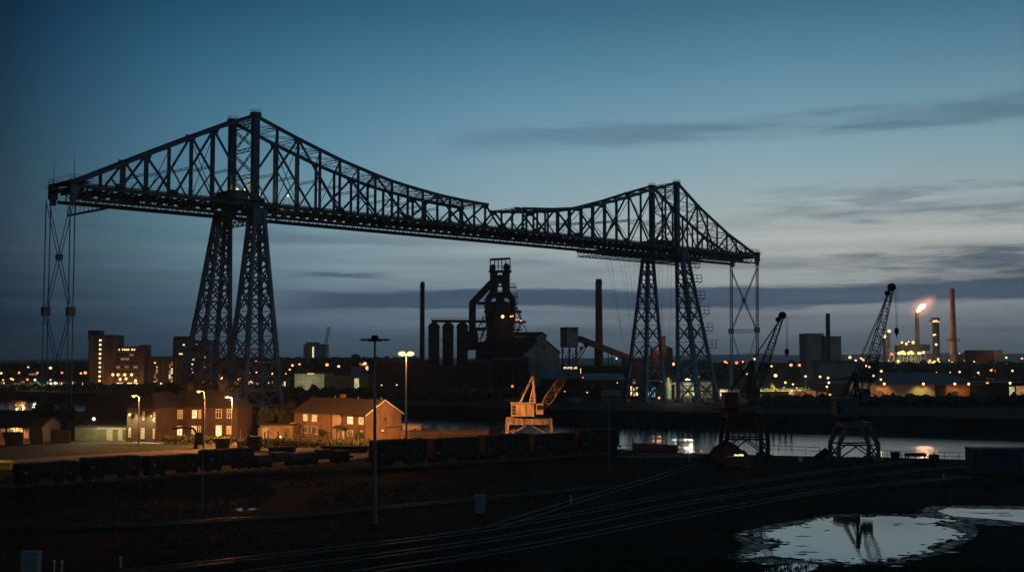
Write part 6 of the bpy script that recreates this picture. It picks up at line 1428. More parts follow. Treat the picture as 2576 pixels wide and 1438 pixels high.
r, wf, k, q = bld('tower_block', 'dark residential tower block partly hidden behind the left bridge pylon', 'building', 434, 526, 856, 700, 20, concrete, darkroof)
m = MB(); c_ = P(462, 852, 708); m.box((c_.x, c_.y, c_.z), (10, 8, 3)); part('plant_room', m, darkroof, r)
z7 = lambda py: P(480, py, 700).z
rr = random.Random(6)
for a, b2, y in [(459, 464, 865), (477, 481, 864), (491, 496, 864), (450, 459, 888), (509, 514, 880), (508, 513, 892), (484, 489, 902), (480, 484, 925), (514, 520, 921), (481, 486, 935), (505, 510, 940), (512, 517, 896), (452, 457, 948), (466, 470, 940), (478, 482, 944), (509, 516, 958), (498, 503, 950), (455, 461, 958), (484, 489, 956), (510, 515, 912), (482, 486, 914)]:
    pane(r, wf, (a-434)*k, (b2-434)*k, z7(y+3.5), z7(y), rr.choice([w_yel, w_dim, w_dim, w_warm]), 'window', .1)
for i in range(9):
    for j in range(6):
        a = 438+j*14; y = 866+i*11.5; pane(r, wf, (a-434)*k, (a+5-434)*k, z7(y+4), z7(y), glass_dk, 'dark_window', .06)
r, wf, k, q = bld('tower_block', 'distant tower block with a single lit stair column left of a small crane', 'building', 763, 818, 866, 1100, 22, palewall, darkroof)
z11 = lambda py: P(780, py, 1100).z
m = MB(); c_ = P(787, 864, 1110); m.box((c_.x, c_.y, c_.z), (12, 8, 3)); part('plant_room', m, palewall, r)
for i in range(10): pane(r, wf, 22.5*k, 26.5*k, z11(875+i*3.9), z11(872+i*3.9), w_yel, 'window', .2)
for i in range(4): pane(r, wf, (8+i*12+(4 if i > 1 else 0))*k, (10+i*12+(4 if i > 1 else 0))*k, 1, z11(869), darkroof, 'recess_shade', .1)  # dark strips painted for the shade of recesses, set on a flat wall
# distant luffing crane
r = thing('site_crane', 'thin distant site crane leaning right beside the distant tower block', 'crane', tuple(P(813, 905, 1000)))
m = MB(); a, b2 = P(812, 905, 1000), P(827, 822, 1000); m.lattice(a, b2, 2.0, (1, 0, .1), 16, .35); part('jib', m, steel_dark, r); m = MB(); m.bar(P(817, 901, 1000), P(827, 820, 1000), .25); m.bar(b2, P(828.5, 835, 1000), .25); m.bar(P(827, 820, 1000), b2, .4); part('rope', m, cable_m, r)
m = MB(); m.box((a.x, a.y, a.z/2), (3, 3, a.z)); m.box((a.x, a.y, a.z+1), (5, 4, 3)); part('base', m, steel_dark, r)
# middle distance sheds between pylon and furnace
bld('pale_warehouse', 'pale greenish warehouse with floodlit corner behind the gable house', 'warehouse', 741, 816, 940, 560, 30, mat('pale_green_cladding', (.26, .28, .24), .85), darkroof, 'flat', 0, [('rooflight', 773, 790, P(780, 941, 560).z, P(780, 938, 560).z, w_yel)])
light('shed_light', P(764, 962, 549), (1, .85, .45), 3500, .4); light('shed_light', P(896, 966, 549), (1, .85, .45), 1200, .4)
bld('dark_warehouse', 'long dark low warehouse with one yellow lit bay left of the mast lamps', 'warehouse', 820, 928, 947, 560, 30, soot, darkroof, 'flat', 0, [('bay', 891, 903, 1, 6, w_grn)])
bld('hilltop_block', 'long low dim building on the skyline left of the dark mast head', 'building', 884, 932, 921, 760, 14, lavwall, darkroof, 'flat', 0, [('window', 904, 909, 10.8, 12.4, w_dim), ('window', 913, 917, 10.8, 12.4, w_dim)])
for x0, x1, y, lab in [(836, 848, 898, 'small dark roofline block right of the site crane'), (866, 884, 899, 'dark flat block on the skyline in the middle of the row'), (884, 900, 893, 'dark gabled church like block on the skyline'), (905, 924, 901, 'dark block on the skyline just left of the dark mast lamp')]:
    bld('skyline_block', lab, 'building', x0, x1, y, 900, 12, soot, darkroof, 'endgable' if '893' in str(y) else 'flat', 3)
# left town buildings
rr = random.Random(12)
for i, (x0, x1, y, lab) in enumerate([(2, 62, 953, 'low arcade with orange lit openings at the far left shore'), (64, 110, 958, 'low shop row left of the anchor cables on the far shore'), (118, 170, 955, 'low shop row with bright signs behind the anchor cables'), (176, 220, 958, 'low dark row just left of the office tower'), (530, 600, 949, 'warm lit hall seen between the bridge pylons'), (604, 660, 955, 'low lit row seen through the near pylon'), (664, 720, 950, 'dark row right of the near pylon')]):
    r, wf, k, q = bld('shop_row', lab, 'building', x0, x1, y, 640, 12, conc_dk, darkroof)
    n_ = int((x1-x0)/5)
    for j in range(n_):
        if rr.random() < .55: pane(r, wf, (j*5+1)*k, (j*5+rr.uniform(2.5, 4.4))*k, .4, rr.uniform(1.8, 3.2), rr.choice([w_dim, w_dim, w_warm, w_yel] if i != 1 else [w_dim]), 'window', .1)
# ---- lamps scattered through the background
lampp = empty('yard_lamp'); m = MB(); m.cyl((0, 0, -1), (0, 0, -.03), .05, n=6); 
LM = {}
def far_lamp(px, py, kind, lab, size=1.0, Yw=None, group='distant lamps'):
    if Yw is None:
        Yw = 690.0 if py < 936 else min(690.0, max(585.0, 9.0*F/(py-898)))
    p = P(px, py, Yw); h = max(.5, p.z)
    r = thing('lamp_post', lab, 'lamp', (p.x, p.y, 0), group)
    m = MB(); m.cyl((p.x, p.y, 0), (p.x, p.y, h), .13*Yw/600, n=6); part('pole', m, steel_dark, r)
    m = MB(); m.ball(p, .62*size*Yw/640, 8, 6, .85); part('bulb', m, EM[kind], r)
bpy.data.objects.remove(lampp)
for px_, py_, c_ in ((47, 937, L_SOD), (88, 955, L_WHT), (118, 955, L_WHT), (60, 950, L_SOD)): light('shore_light', P(px_, py_, 582), c_, 1800, .25)
LA = [(3, 938, 'wrm', 'lamp at the extreme left edge of the town'), (8, 955, 'sod', 'low lamp beside the arcade at the left edge'), (48, 937, 'sod', 'orange lamp between the edge and the first anchor cable'), (71, 923, 'yel', 'yellow lamp high on the dark shore, left of the anchor cables'), (28, 952, 'wrm', 'small lamp over the arcade, left of a close pair'), (33, 954, 'wrm', 'small lamp over the arcade, right of a close pair'), (69, 954, 'sod', 'low orange lamp right of the arcade'),
      (88, 955, 'wht', 'white lamp just left of the anchor cables'), (91, 966.5, 'wht', 'white sign lamp below the white lamp at the anchor cables'), (94, 937, 'sod', 'orange lamp above the white lamp at the anchor cables'), (127, 925, 'yel', 'yellow lamp high between the two anchor cables'), (127, 955, 'wht', 'small white lamp between the anchor cables'), (128, 964, 'wht', 'bluish white sign lamp between the anchor cables'), (139, 963, 'wrm', 'warm lamp near the V of the cable bracing'), (142, 973, 'red', 'low red lamp near the V of the cable bracing'), (156, 937, 'red', 'pinkish lamp high beside the right anchor cable'), (161, 969, 'red', 'bright red and white sign lamp at the right anchor cable'), (178, 972, 'wrm', 'low lamp right of the red sign'),
      (203.5, 938.5, 'sod', 'left lamp of the pair beside the office tower'), (214.5, 937, 'sod', 'right lamp of the pair beside the office tower'), (223, 977, 'wht', 'car headlamp like light at the foot of the office tower'), (275, 973.5, 'wht', 'low white lamp below the office tower'), (243, 971, 'wrm', 'low warm lamp in front of the office tower'), (359.5, 938, 'wrm', 'tall lamp in front of the narrow stair block'), (381.5, 938, 'wrm', 'tall lamp at the left end of the college block'), (444, 938, 'wrm', 'tall lamp at the right end of the college block'), (405, 964, 'yel', 'big low yellow lamp in front of the college block'), (355, 934, 'wrm', 'small lamp just above the tall lamp at the stair block'),
      (556, 950, 'yel', 'large yellow lamp in the hall yard between the pylons'), (552, 944, 'wrm', 'lamp above the hall between the pylons'), (575, 957, 'sod', 'orange lamp below the right leg of the far left pylon'), (602, 953, 'sod', 'orange lamp framed by the left leg of the near pylon'), (633.5, 959, 'yel', 'yellow lamp framed by the near pylon bracing'), (644.5, 909.5, 'red', 'pinkish red lamp high inside the near pylon'), (628, 936, 'yel', 'small lamp left inside the near pylon'), (645, 936, 'wrm', 'small lamp right inside the near pylon'), (667, 938, 'yel', 'small yellow lamp behind the near pylon right leg'), (684, 939, 'yel', 'yellow lamp just right of the near pylon'), (719, 939.5, 'sod', 'small orange lamp left of the pale warehouse'),
      (735.7, 918.5, 'yel', 'bright yellow lamp on the treeline left of the distant tower block'), (753.4, 915.7, 'sod', 'orange lamp beside the bright yellow one on the treeline'), (729, 929, 'wrm', 'tiny lamp below the yellow treeline lamp'), (822.6, 917, 'sod', 'orange lamp right below the site crane'), (852, 921, 'wrm', 'lamp on an orange pole on the skyline'), (918, 914, 'big', 'bright orange lamp left of the dark mast'), (925.5, 925, 'sod', 'broad orange glow below the bright lamp left of the dark mast'), (912, 917, 'sod', 'small lamp left of the bright orange lamp'),
      (763, 963.5, 'yel', 'yellow floodlight at the corner of the pale warehouse'), (775, 963.5, 'yel', 'second floodlight on the pale warehouse corner'), (898, 967, 'yel', 'lamp on the lit bay of the dark warehouse'), (960, 968, 'wht', 'white dot lamp right of the dark mast'), (998, 967.5, 'wht', 'white dot lamp left of the lit mast pole'), (981, 984, 'wht', 'lower white dot between the two masts'), (1076.5, 965.4, 'wht', 'white dot lamp right of the lit mast'), (1081, 981.5, 'sod', 'tiny orange lamp under the stoves'),
      (1420.5, 984, 'sod', 'small flat orange lamp above the lit crane jib'), (1477, 986.5, 'sod', 'bright orange lamp below the second long store'), (1537, 985, 'yel', 'yellow lamp right of the second long store'), (1466.5, 949, 'sod', 'small orange lamp beside the lit stack'), (1551, 901.5, 'wht', 'white lamp on the skyline under the conveyor'), (1553, 962, 'wht', 'tiny white dot right of the second store'),
      (1692.7, 915.3, 'big', 'large orange lamp high between the two far pylons'), (1755, 907.6, 'wrm', 'warm lamp high on the right far pylon'), (1756, 948.7, 'big', 'bright starry lamp beside the right far pylon leg'), (1727, 955.3, 'pnk', 'left of two pinkish arc lamps at the far pylon'), (1733.5, 955.8, 'pnk', 'right of two pinkish arc lamps at the far pylon'), (1658, 1000, 'sod', 'low orange lamp at the foot of the left far pylon'), (1665, 958, 'wht', 'small white lamp between the far pylons'), (1824, 909.5, 'sod', 'orange lamp left of the far anchor cables'), (1829, 912, 'sod', 'small orange lamp touching its brighter neighbour at the far anchor cables'), (1853, 912, 'red', 'faint red lamp between the far anchor cables'), (1868.6, 909.5, 'sod', 'orange lamp between faint red lamp and right anchor cable'), (1896.7, 902, 'wrm', 'warm lamp just left of the far right anchor cable'), (1887, 935, 'sod', 'short streak lamp behind the middle crane'), (1879, 940, 'wrm', 'lower streak lamp behind the middle crane'),
      (1941, 920.5, 'yel', 'small yellow lamp right of the middle crane jib'), (1990, 917.5, 'sod', 'left orange lamp of the pair below the hills'), (2011, 918, 'sod', 'right orange lamp of the pair below the hills'), (2026.5, 946, 'wht', 'white lamp in the dark below the boiler house'), (1951, 944, 'big', 'starry orange lamp on a pole above the works wall'), (1975.8, 961.5, 'big', 'second starry lamp above the works wall'), (1995, 965.7, 'yel', 'third, yellow lamp above the works wall'), (2004, 975, 'yel', 'small lamp low above the works wall'), (2063, 947, 'wrm', 'street lamp on a tall pole left of the gatehouse pair'), (2083, 950, 'wrm', 'top lamp of the twin pole beside the gatehouse'), (2085, 962, 'wht', 'middle lamp of the twin pole beside the gatehouse'), (2080, 972, 'wrm', 'lower left lamp of the twin pole'), (2091, 1000, 'wrm', 'low bright globe lamp right of the gatehouse'), (2088, 992, 'sod', 'low orange lamp above the globe lamp'),
      (2138, 898.5, 'wrm', 'lamp left of the right crane jib, furthest left of the cluster'), (2152.5, 906, 'wrm', 'lamp left of the right crane jib, second of the cluster'), (2166, 901, 'big', 'bright lamp behind the lower right crane jib'), (2172, 905, 'wrm', 'lamp touching the bright one behind the crane jib'), (2179, 920, 'wrm', 'lamp under the right crane jib'), (2187, 922.5, 'wrm', 'lamp just right of the right crane jib foot'), (2197, 944.6, 'yel', 'yellow green lamp right of the right crane'), (2217, 933, 'yel', 'bright yellow lamp at the foot of the refinery columns'), (2216, 954, 'wrm', 'lamp below the refinery columns'), (2165, 988, 'wrm', 'low lamp behind the right crane house'), (2172, 986, 'sod', 'orange lamp beside the low one at the right crane house')]
for px, py, kd, lab in LA:
    sz = 1.0
    if kd == 'big': sz = 1.3
    if 'tiny' in lab or 'dot' in lab: sz = .55
    elif 'small' in lab or 'streak' in lab: sz = .7
    elif 'large' in lab or 'floodlight' in lab or 'broad' in lab: sz = 1.5
    Yw = None
    if px > 1400 and py > 940: Yw = 448 if py < 990 else 436
    if 1700 < px < 1740 and py > 950: Yw = 450
    if px > 1740 and py < 930: Yw = 760
    sz *= random.uniform(.8, 1.5)
    far_lamp(px, py, kd, lab, sz*(.8 if Yw and Yw < 500 else 1), Yw)
for px, py, kd, lab in [(2347, 911, 'wrm', 'first lamp of the pipe rack row'), (2351, 909, 'wrm', 'second lamp of the pipe rack row'), (2356, 910, 'wrm', 'third lamp of the pipe rack row'), (2362, 910, 'wrm', 'fourth lamp of the pipe rack row'), (2335, 911, 'wrm', 'lamp right of the cracking unit base'), (2370, 920.5, 'wrm', 'low lamp under the pipe rack, leftmost of four'), (2377, 920.8, 'wrm', 'low lamp under the pipe rack, second of four'), (2383, 920.5, 'wrm', 'low lamp under the pipe rack, third of four'), (2389, 921, 'sod', 'low lamp under the pipe rack, rightmost of four'), (2395, 910, 'sod', 'small lamp at the chimney foot'), (2414, 888, 'wrm', 'bright lamp on top of the small block right of the chimney'), (2356, 936, 'sod', 'small orange lamp above the warehouse ridge'),
                        (2390, 936, 'yel', 'tiny lamp above the warehouse roof middle'), (2414, 935, 'wrm', 'bright lamp above the right half of the warehouse roof'), (2433, 921, 'yel', 'small lamp left of the big tank house'), (2450, 910, 'wrm', 'warm lamp at the left foot of the tank house'), (2461, 937, 'yel', 'lamp low left of the tank house'), (2493, 931, 'sod', 'bright orange lamp in front of the tank house'), (2531.5, 899, 'wrm', 'lamp just right of the tank house'), (2571, 901, 'sod', 'lamp at the far right edge'), (2547, 932, 'yel', 'bright triangular yellow lamp near the right edge'), (2547, 918, 'wht', 'tiny white lamp above the triangular one')]:
    far_lamp(px, py, kd, lab, (.55 if 'tiny' in lab or 'small' in lab else 1.0), 900 if py < 925 else 800, 'refinery lamps')
light('tank_house_light', P(2493, 926, 870), L_SOD, 25000, 1)
# ---------------------------------------------------------------- treelines, hills, trees
def ridge(name, pts, Yd, depth, m_, lab=None, kind='structure', jag=0.0, seed=1):
    rr = random.Random(seed); m = MB(); top = []
    n_ = len(pts); xs_ = []
    px = pts[0][0]
    while px <= pts[-1][0]:
        y = interp(pts, px)+mnoise.noise(V((px*.06, seed, 0)))*jag+mnoise.noise(V((px*.35, seed, 4)))*jag*.5
        p = P(px, y, Yd); top.append(p); px += 2.5
    R1 = [V((p.x*.97, p.y-depth, 0)) for p in top]; R2 = [V((p.x*1.05, p.y+depth, 0)) for p in top]; mid = [V((p.x*.99, p.y-depth*.4, p.z*.7)) for p in top]
    N_ = len(top); vs = R1+mid+top+R2; fs = []
    for r_ in range(3):
        for i in range(N_-1): fs.append((r_*N_+i, r_*N_+i+1, (r_+1)*N_+i+1, (r_+1)*N_+i))
    m.add(vs, fs); o = part(name, m, m_)
    return tag(o, lab, None, None, kind)
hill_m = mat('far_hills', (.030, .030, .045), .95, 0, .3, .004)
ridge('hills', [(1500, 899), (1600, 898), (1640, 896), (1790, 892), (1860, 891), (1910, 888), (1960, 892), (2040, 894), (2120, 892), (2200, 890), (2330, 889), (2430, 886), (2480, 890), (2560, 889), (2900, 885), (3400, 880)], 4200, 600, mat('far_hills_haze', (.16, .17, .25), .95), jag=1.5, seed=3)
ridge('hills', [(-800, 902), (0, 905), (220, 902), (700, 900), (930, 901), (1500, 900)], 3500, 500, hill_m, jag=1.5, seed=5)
def foliage_band(name, lab, x0, x1, Yd, spread, hfun_, n_, size, seed, m_=leaf):
    rr = random.Random(seed); m = MB()
    for k in range(n_):
        px = rr.uniform(x0, x1); Y_ = Yd+rr.uniform(-spread, spread); h = hfun_(px); z = h*rr.random()**.6; c_ = V((XH(px, Y_, z), Y_, z)); s_ = size*rr.uniform(.5, 1.2); a = rr.uniform(0, 6.28); b3 = rr.uniform(-1, 1)
        u = V((math.cos(a), math.sin(a), b3)).normalized()*s_; v_ = V((-math.sin(a)*b3, math.cos(a)*b3, 1)).normalized()*s_
        m.add([c_-u-v_*.5, c_+u-v_*.3, c_+u*.4+v_, c_-u*.6+v_*.7], [(0, 1, 2, 3)])
    return tag(part(name, m, m_), lab, None, None, 'stuff')
def htree(base, amp, f_, s_): return lambda px: base+amp*(.5+.9*mnoise.noise(V((px*f_, s_, 0))))
foliage_band('distant_woodland', 'dark distant woodland along the left skyline behind the town', -120, 780, 760, 40, lambda px: max(6, (16-(interp([(0, 918), (220, 915), (420, 905), (560, 903), (720, 906), (780, 908)], px)-898)/F*760))*(1+.12*mnoise.noise(V((px*.08, 1, 0)))), 9000, 2.0, 41)
foliage_band('distant_woodland', 'dark distant woodland between the distant tower block and the works', 700, 1060, 820, 30, lambda px: max(8, 16-(904-898)/F*820)*(1+.14*mnoise.noise(V((px*.1, 2, 0)))), 4500, 2.0, 42)
foliage_band('distant_woodland', 'dark distant woodland below the hills on the right', 1690, 2640, 900, 60, lambda px: (16-(916-898)/F*900)*(1+.25*mnoise.noise(V((px*.06, 3, 0)))), 9000, 2.2, 43)
foliage_band('bank_scrub', 'dark scrub along the top of the far river bank', 560, 1640, 470, 22, htree(2.0, 2.5, .05, 5), 6000, .9, 44)
foliage_band('bank_scrub', 'dark scrub along the right far bank below the warehouse', 1880, 2640, 405, 16, htree(1.2, 2.0, .05, 7), 4000, .8, 45)
foliage_band('bank_scrub', 'dark scrub along the left far bank below the town', -60, 700, 585, 16, htree(1.2, 1.8, .05, 8), 4000, 1.0, 46)
foliage_band('garden_undergrowth', 'rough garden undergrowth between the terrace and the gable house', 596, 930, 214, 4.5, htree(.5, .9, .12, 9), 5200, .22, 47, leaf_g)
foliage_band('garden_hedge', 'low clipped scrub along the front of the terrace', 405, 590, 219, 1.6, htree(.9, .8, .1, 10), 2600, .2, 48, leaf_g)
def tree_proto(seed, H, R_):
    rr = random.Random(seed); r = empty('dark_tree'); m = MB()
    m.cyl((0, 0, 0), (0, 0, H*.45), .32, .2, 8)
    lims = []
    for k in range(7):
        a = k*.9+rr.uniform(-.3, .3); z = H*rr.uniform(.3, .5); e = V((math.cos(a)*R_*.6, math.sin(a)*R_*.6, z+H*rr.uniform(.15, .4))); m.cyl((0, 0, z), e, .14, .05, 6); lims.append(e)
    m.cyl((0, 0, H*.45), (rr.uniform(-.4, .4), 0, H*.85), .2, .06, 6)
    part('trunk', m, bark, r, True)
    m = MB(); cl = lims+[V((rr.uniform(-R_, R_)*.5, rr.uniform(-R_, R_)*.5, H*rr.uniform(.55, .9))) for _ in range(9)]
    for c_ in cl:
        rad = R_*rr.uniform(.3, .48)
        for k in range(150):
            d_ = V((rr.gauss(0, 1), rr.gauss(0, 1), rr.gauss(0, .8))).normalized()*rad*rr.uniform(.5, 1.05); p = c_+d_; s_ = rr.uniform(.12, .26); a = rr.uniform(0, 6.28)
            m.add([p+V((math.cos(a)*s_, math.sin(a)*s_, -s_*.4)), p-V((math.cos(a)*s_, math.sin(a)*s_, s_*.2)), p+V((rr.uniform(-.1, .1), rr.uniform(-.1, .1), s_))], [(0, 1, 2)])
    part('crown', m, leaf, r, True); return r
tp1 = tree_proto(1, 8.0, 3.2); tag(tp1, 'x', 'tree', 'dark trees around the houses'); PT1 = Protos(tp1)
for px, Y_, s_, lab in [(602, 236, .75, 'dark tree at the right corner of the terrace'), (622, 244, .6, 'dark bushy tree under the near pylon, left one'), (668, 242, .75, 'dark tree under the near pylon right leg'), (700, 246, .7, 'dark tree behind the lit garage block'), (724, 240, .62, 'dark tree touching the left end of the gable house'), (450, 262, 1.35, 'tall dark tree behind the terrace roof, left one'), (510, 268, 1.45, 'tall dark tree behind the terrace roof, middle one'), (560, 266, 1.3, 'tall dark tree behind the terrace roof, right one'), (385, 262, 1.15, 'dark tree behind the terrace wing'), (163, 250, .8, 'dark tree behind the pale fence near the anchor cable'), (214, 240, .55, 'greenish lit tree left of the garage security lamp'), (110, 255, .85, 'dark tree between the bungalow and the anchor cable'), (255, 258, 1.0, 'dark tree behind the storage shed roof'), (722, 262, .8, 'dark tree behind the gable house ridge left end'),
                        (812, 222, .33, 'small garden tree before the rendered panel of the gable house'), (905, 217, .3, 'small garden shrub tree at the gable house corner')]:
    PT1.put((XH(px, Y_, 4), Y_, 0), random.uniform(0, 6), lab, scale=s_)
# timber piles and quay edge on the far bank near the pylons
pl = thing('timber_quay', 'row of dark timber quay piles along the far bank below the far pylons', 'quay', (XH(1600, 395, 0), 395, 0))
m = MB()
for k in range(46):
    t = k/45; x = 12+t*62; y = interp(FB, x)+1.5; m.cyl((x, y, -6), (x, y, random.uniform(-.2, .6)), .28, n=6)
part('piles', m, soot, pl)
m = MB(); m.bar((12, interp(FB, 12)+1.2, -.6), (74, interp(FB, 74)+1.2, -.6), .3, .5); part('waling', m, soot, pl)
# low pinkish quay wall stub on the near bank with posts
r = thing('quay_wall', 'low reddish quay wall standing in the water edge left of the spoil heap', 'wall', tuple(G(1590, 1133))); a, b2 = V((XH(1592, 204, 0), 204, 0)), V((XH(1705, 200, 0), 200, 0)); m = MB(); m.bar(a+V((0, 0, .6)), b2+V((0, 0, .5)), .3, 1.3)
for k in range(5): c_ = a.lerp(b2, k/4); m.bar(c_, c_+V((0, 0, 2.1)), .18)
part('brickwork', m, pinkwall, r)
# ---------------------------------------------------------------- world
w = bpy.data.worlds.new('World'); S.world = w; w.use_nodes = True
n = w.node_tree.nodes; l = w.node_tree.links; n.clear()
out = n.new('ShaderNodeOutputWorld'); bg = n.new('ShaderNodeBackground'); l.new(bg.outputs[0], out.inputs[0])
tc = n.new('ShaderNodeTexCoord'); sp = n.new('ShaderNodeSeparateXYZ'); l.new(tc.outputs['Generated'], sp.inputs[0])
def M(op, a, b2=None, c=None, clamp=False):
    k = n.new('ShaderNodeMath'); k.operation = op; k.use_clamp = clamp
    for i, q in enumerate((a, b2, c)):
        if q is None: continue
        if isinstance(q, (int, float)): k.inputs[i].default_value = q
        else: l.new(q, k.inputs[i])
    return k.outputs[0]
X, Y, Z = sp.outputs
az = M('ARCTAN2', X, Y)
def srgb(r, g, b2):
    f = lambda c: (c/255/12.92) if c/255 <= .04045 else ((c/255+.055)/1.055)**2.4
    return (f(r), f(g), f(b2), 1)
def ramp(stops, fac, interp_='B_SPLINE'):
    k = n.new('ShaderNodeValToRGB'); k.color_ramp.interpolation = interp_
    e = k.color_ramp.elements
    while len(e) < len(stops): e.new(.5)
    for q, (p, c) in zip(e, stops): q.position = p; q.color = c
    l.new(fac, k.inputs[0]); return k.outputs[0]
zf = M('MULTIPLY', Z, 1.0/0.4, clamp=True)
def zz(py): return math.sin(math.atan((898-py)/2950))/0.4
base = ramp([(0.0, srgb(70, 82, 96)), (zz(840), srgb(88, 101, 114)), (zz(740), srgb(117, 130, 138)), (zz(640), srgb(142, 156, 160)), (zz(520), srgb(132, 157, 165)), (zz(400), srgb(116, 149, 165)), (zz(280), srgb(97, 137, 157)), (zz(160), srgb(77, 121, 146)), (zz(20), srgb(55, 99, 125)), (1.0, srgb(37, 68, 90))], zf, 'LINEAR')
# azimuth brightening toward the afterglow on the right
azf = M('MULTIPLY_ADD', az, 1.0/0.9, 0.5, clamp=True)
def az_at(px): return math.atan((px-1288)/2950)/0.9+.5
azr = ramp([(0.0, (.08, .12, .15, 1)), (az_at(0), (.10, .15, .20, 1)), (az_at(200), (.2, .31, .38, 1)), (az_at(450), (.37, .53, .62, 1)), (az_at(850), (.66, .80, .86, 1)), (az_at(1288), (1.0, 1.0, 1.0, 1)), (az_at(1950), (1.24, 1.12, 1.05, 1)), (az_at(2576), (1.15, 1.02, .94, 1)), (1.0, (.7, .7, .7, 1))], azf, 'LINEAR')
mul = n.new('ShaderNodeMixRGB'); mul.blend_type = 'MULTIPLY'; mul.inputs[0].default_value = 1; l.new(base, mul.inputs[1]); l.new(azr, mul.inputs[2])
# clouds: noise in (azimuth, elevation) stretched horizontally
def cl_noise(sx, sz, det, seed):
    cb = n.new('ShaderNodeCombineXYZ'); l.new(M('MULTIPLY', az, sx), cb.inputs[0]); l.new(M('MULTIPLY', Z, sz), cb.inputs[1]); cb.inputs[2].default_value = seed
    k = n.new('ShaderNodeTexNoise'); k.inputs['Scale'].default_value = 1; k.inputs['Detail'].default_value = det; k.inputs['Roughness'].default_value = .55
    l.new(cb.outputs[0], k.inputs['Vector']); return k.outputs['Fac']
N1 = cl_noise(3.5, 30, 5, 1.3); N2 = cl_noise(9, 75, 5, 7.7); N3 = cl_noise(5, 50, 4, 3.1)
zw = M('ADD', Z, M('MULTIPLY', M('SUBTRACT', N1, .5), .012))
zw = M('ADD', zw, M('MULTIPLY', M('SUBTRACT', N2, .5), .015))
def band(zc0, slope, half, soft):   # centre elevation at az=0, slope with azimuth
    d = M('SUBTRACT', zw, M('MULTIPLY_ADD', az, slope, zc0)); d = M('ABSOLUTE', d)
    k = n.new('ShaderNodeMapRange'); k.interpolation_type = 'SMOOTHSTEP'; l.new(d, k.inputs[0]); k.inputs[1].default_value = half; k.inputs[2].default_value = half+soft; k.inputs[3].default_value = 1; k.inputs[4].default_value = 0
    return k.outputs[0]
def azm(p0, p1, p2, p3):
    def mr(a, b2, u, v_):
        k = n.new('ShaderNodeMapRange'); k.interpolation_type = 'SMOOTHSTEP'; l.new(az, k.inputs[0]); k.inputs[1].default_value = a; k.inputs[2].default_value = b2; k.inputs[3].default_value = u; k.inputs[4].default_value = v_; return k.outputs[0]
    A = lambda p: math.atan((p-1288)/2950)
    return M('MULTIPLY', mr(A(p0), A(p1), 0, 1), mr(A(p2), A(p3), 1, 0))
E = lambda py: math.sin(math.atan((898-py)/2950))
def mixc(prev, col, fac):
    k = n.new('ShaderNodeMixRGB'); l.new(fac, k.inputs[0]); l.new(prev, k.inputs[1])
    if isinstance(col, tuple): k.inputs[2].default_value = col
    else: l.new(col, k.inputs[2])
    return k.outputs[0]
c = mul.outputs[0]
N4 = cl_noise(7, 60, 6, 21.0)
bk = n.new('ShaderNodeMapRange'); l.new(N4, bk.inputs[0]); bk.inputs[1].default_value = .36; bk.inputs[2].default_value = .58; bk.inputs[3].default_value = .25; bk.inputs[4].default_value = 1.0; BK = bk.outputs[0]
def soft(pc, ec, pw, eh, fac):     # broad soft glow around one direction
    da = M('DIVIDE', M('SUBTRACT', az, math.atan((pc-1288)/2950)), pw); dz_ = M('DIVIDE', M('SUBTRACT', Z, E(ec)), eh)
    d2 = M('ADD', M('MULTIPLY', da, da), M('MULTIPLY', dz_, dz_)); return M('MULTIPLY', M('POWER', 2.718, M('MULTIPLY', d2, -1)), fac)
c = mixc(c, srgb(166, 170, 166), soft(2200, 600, .20, .030, .62))
c = mixc(c, srgb(56, 74, 94), M('MULTIPLY', M('MULTIPLY', band(E(752), .006, .0055, .004), azm(560, 900, 4000, 5000)), .88))
c = mixc(c, srgb(78, 104, 126), M('MULTIPLY', M('MULTIPLY', M('MULTIPLY', BK, band(E(352), .030, .0045, .010)), azm(1040, 1350, 4000, 5000)), M('MULTIPLY_ADD', N3, 1.2, .15)))
c = mixc(c, srgb(98, 112, 126), M('MULTIPLY', M('MULTIPLY', M('MULTIPLY', BK, band(E(548), .008, .0028, .005)), azm(1780, 2150, 4000, 5000)), .72))
c = mixc(c, srgb(104, 120, 132), M('MULTIPLY', M('MULTIPLY', M('MULTIPLY', BK, band(E(505), .012, .0016, .004)), azm(1850, 2250, 4000, 5000)), .55))
c = mixc(c, srgb(74, 92, 110), M('MULTIPLY', M('MULTIPLY', band(E(689), .0, .0011, .0022), azm(690, 830, 900, 1010)), .85))
c = mixc(c, srgb(58, 72, 90), M('MULTIPLY', M('MULTIPLY', M('MULTIPLY', BK, band(E(684), .0, .0028, .004)), azm(2230, 2420, 4000, 5000)), .85))
c = mixc(c, srgb(60, 72, 88), M('MULTIPLY', M('MULTIPLY', M('MULTIPLY', BK, band(E(720), .0, .007, .010)), azm(2250, 2600, 4000, 5000)), .7))
c = mixc(c, srgb(92, 104, 118), M('MULTIPLY', M('MULTIPLY', M('MULTIPLY', BK, band(E(668), .004, .0016, .006)), azm(900, 1300, 2500, 2900)), M('MULTIPLY_ADD', N3, 1.4, -.2)))
c = mixc(c, srgb(84, 100, 116), M('MULTIPLY', M('MULTIPLY', M('MULTIPLY', BK, band(E(598), .0, .0018, .005)), azm(500, 700, 1100, 1500)), .5))
c = mixc(c, srgb(90, 94, 110), M('MULTIPLY', M('MULTIPLY', M('MULTIPLY', BK, band(E(796), .004, .002, .006)), azm(1100, 1400, 2000, 2600)), M('MULTIPLY', N1, .8)))
c = mixc(c, srgb(60, 74, 92), M('MULTIPLY', M('MULTIPLY', M('MULTIPLY', BK, band(E(846), .0, .003, .008)), azm(100, 600, 4000, 5000)), M('MULTIPLY', N2, .6)))
N5 = cl_noise(14, 130, 6, 33.0)
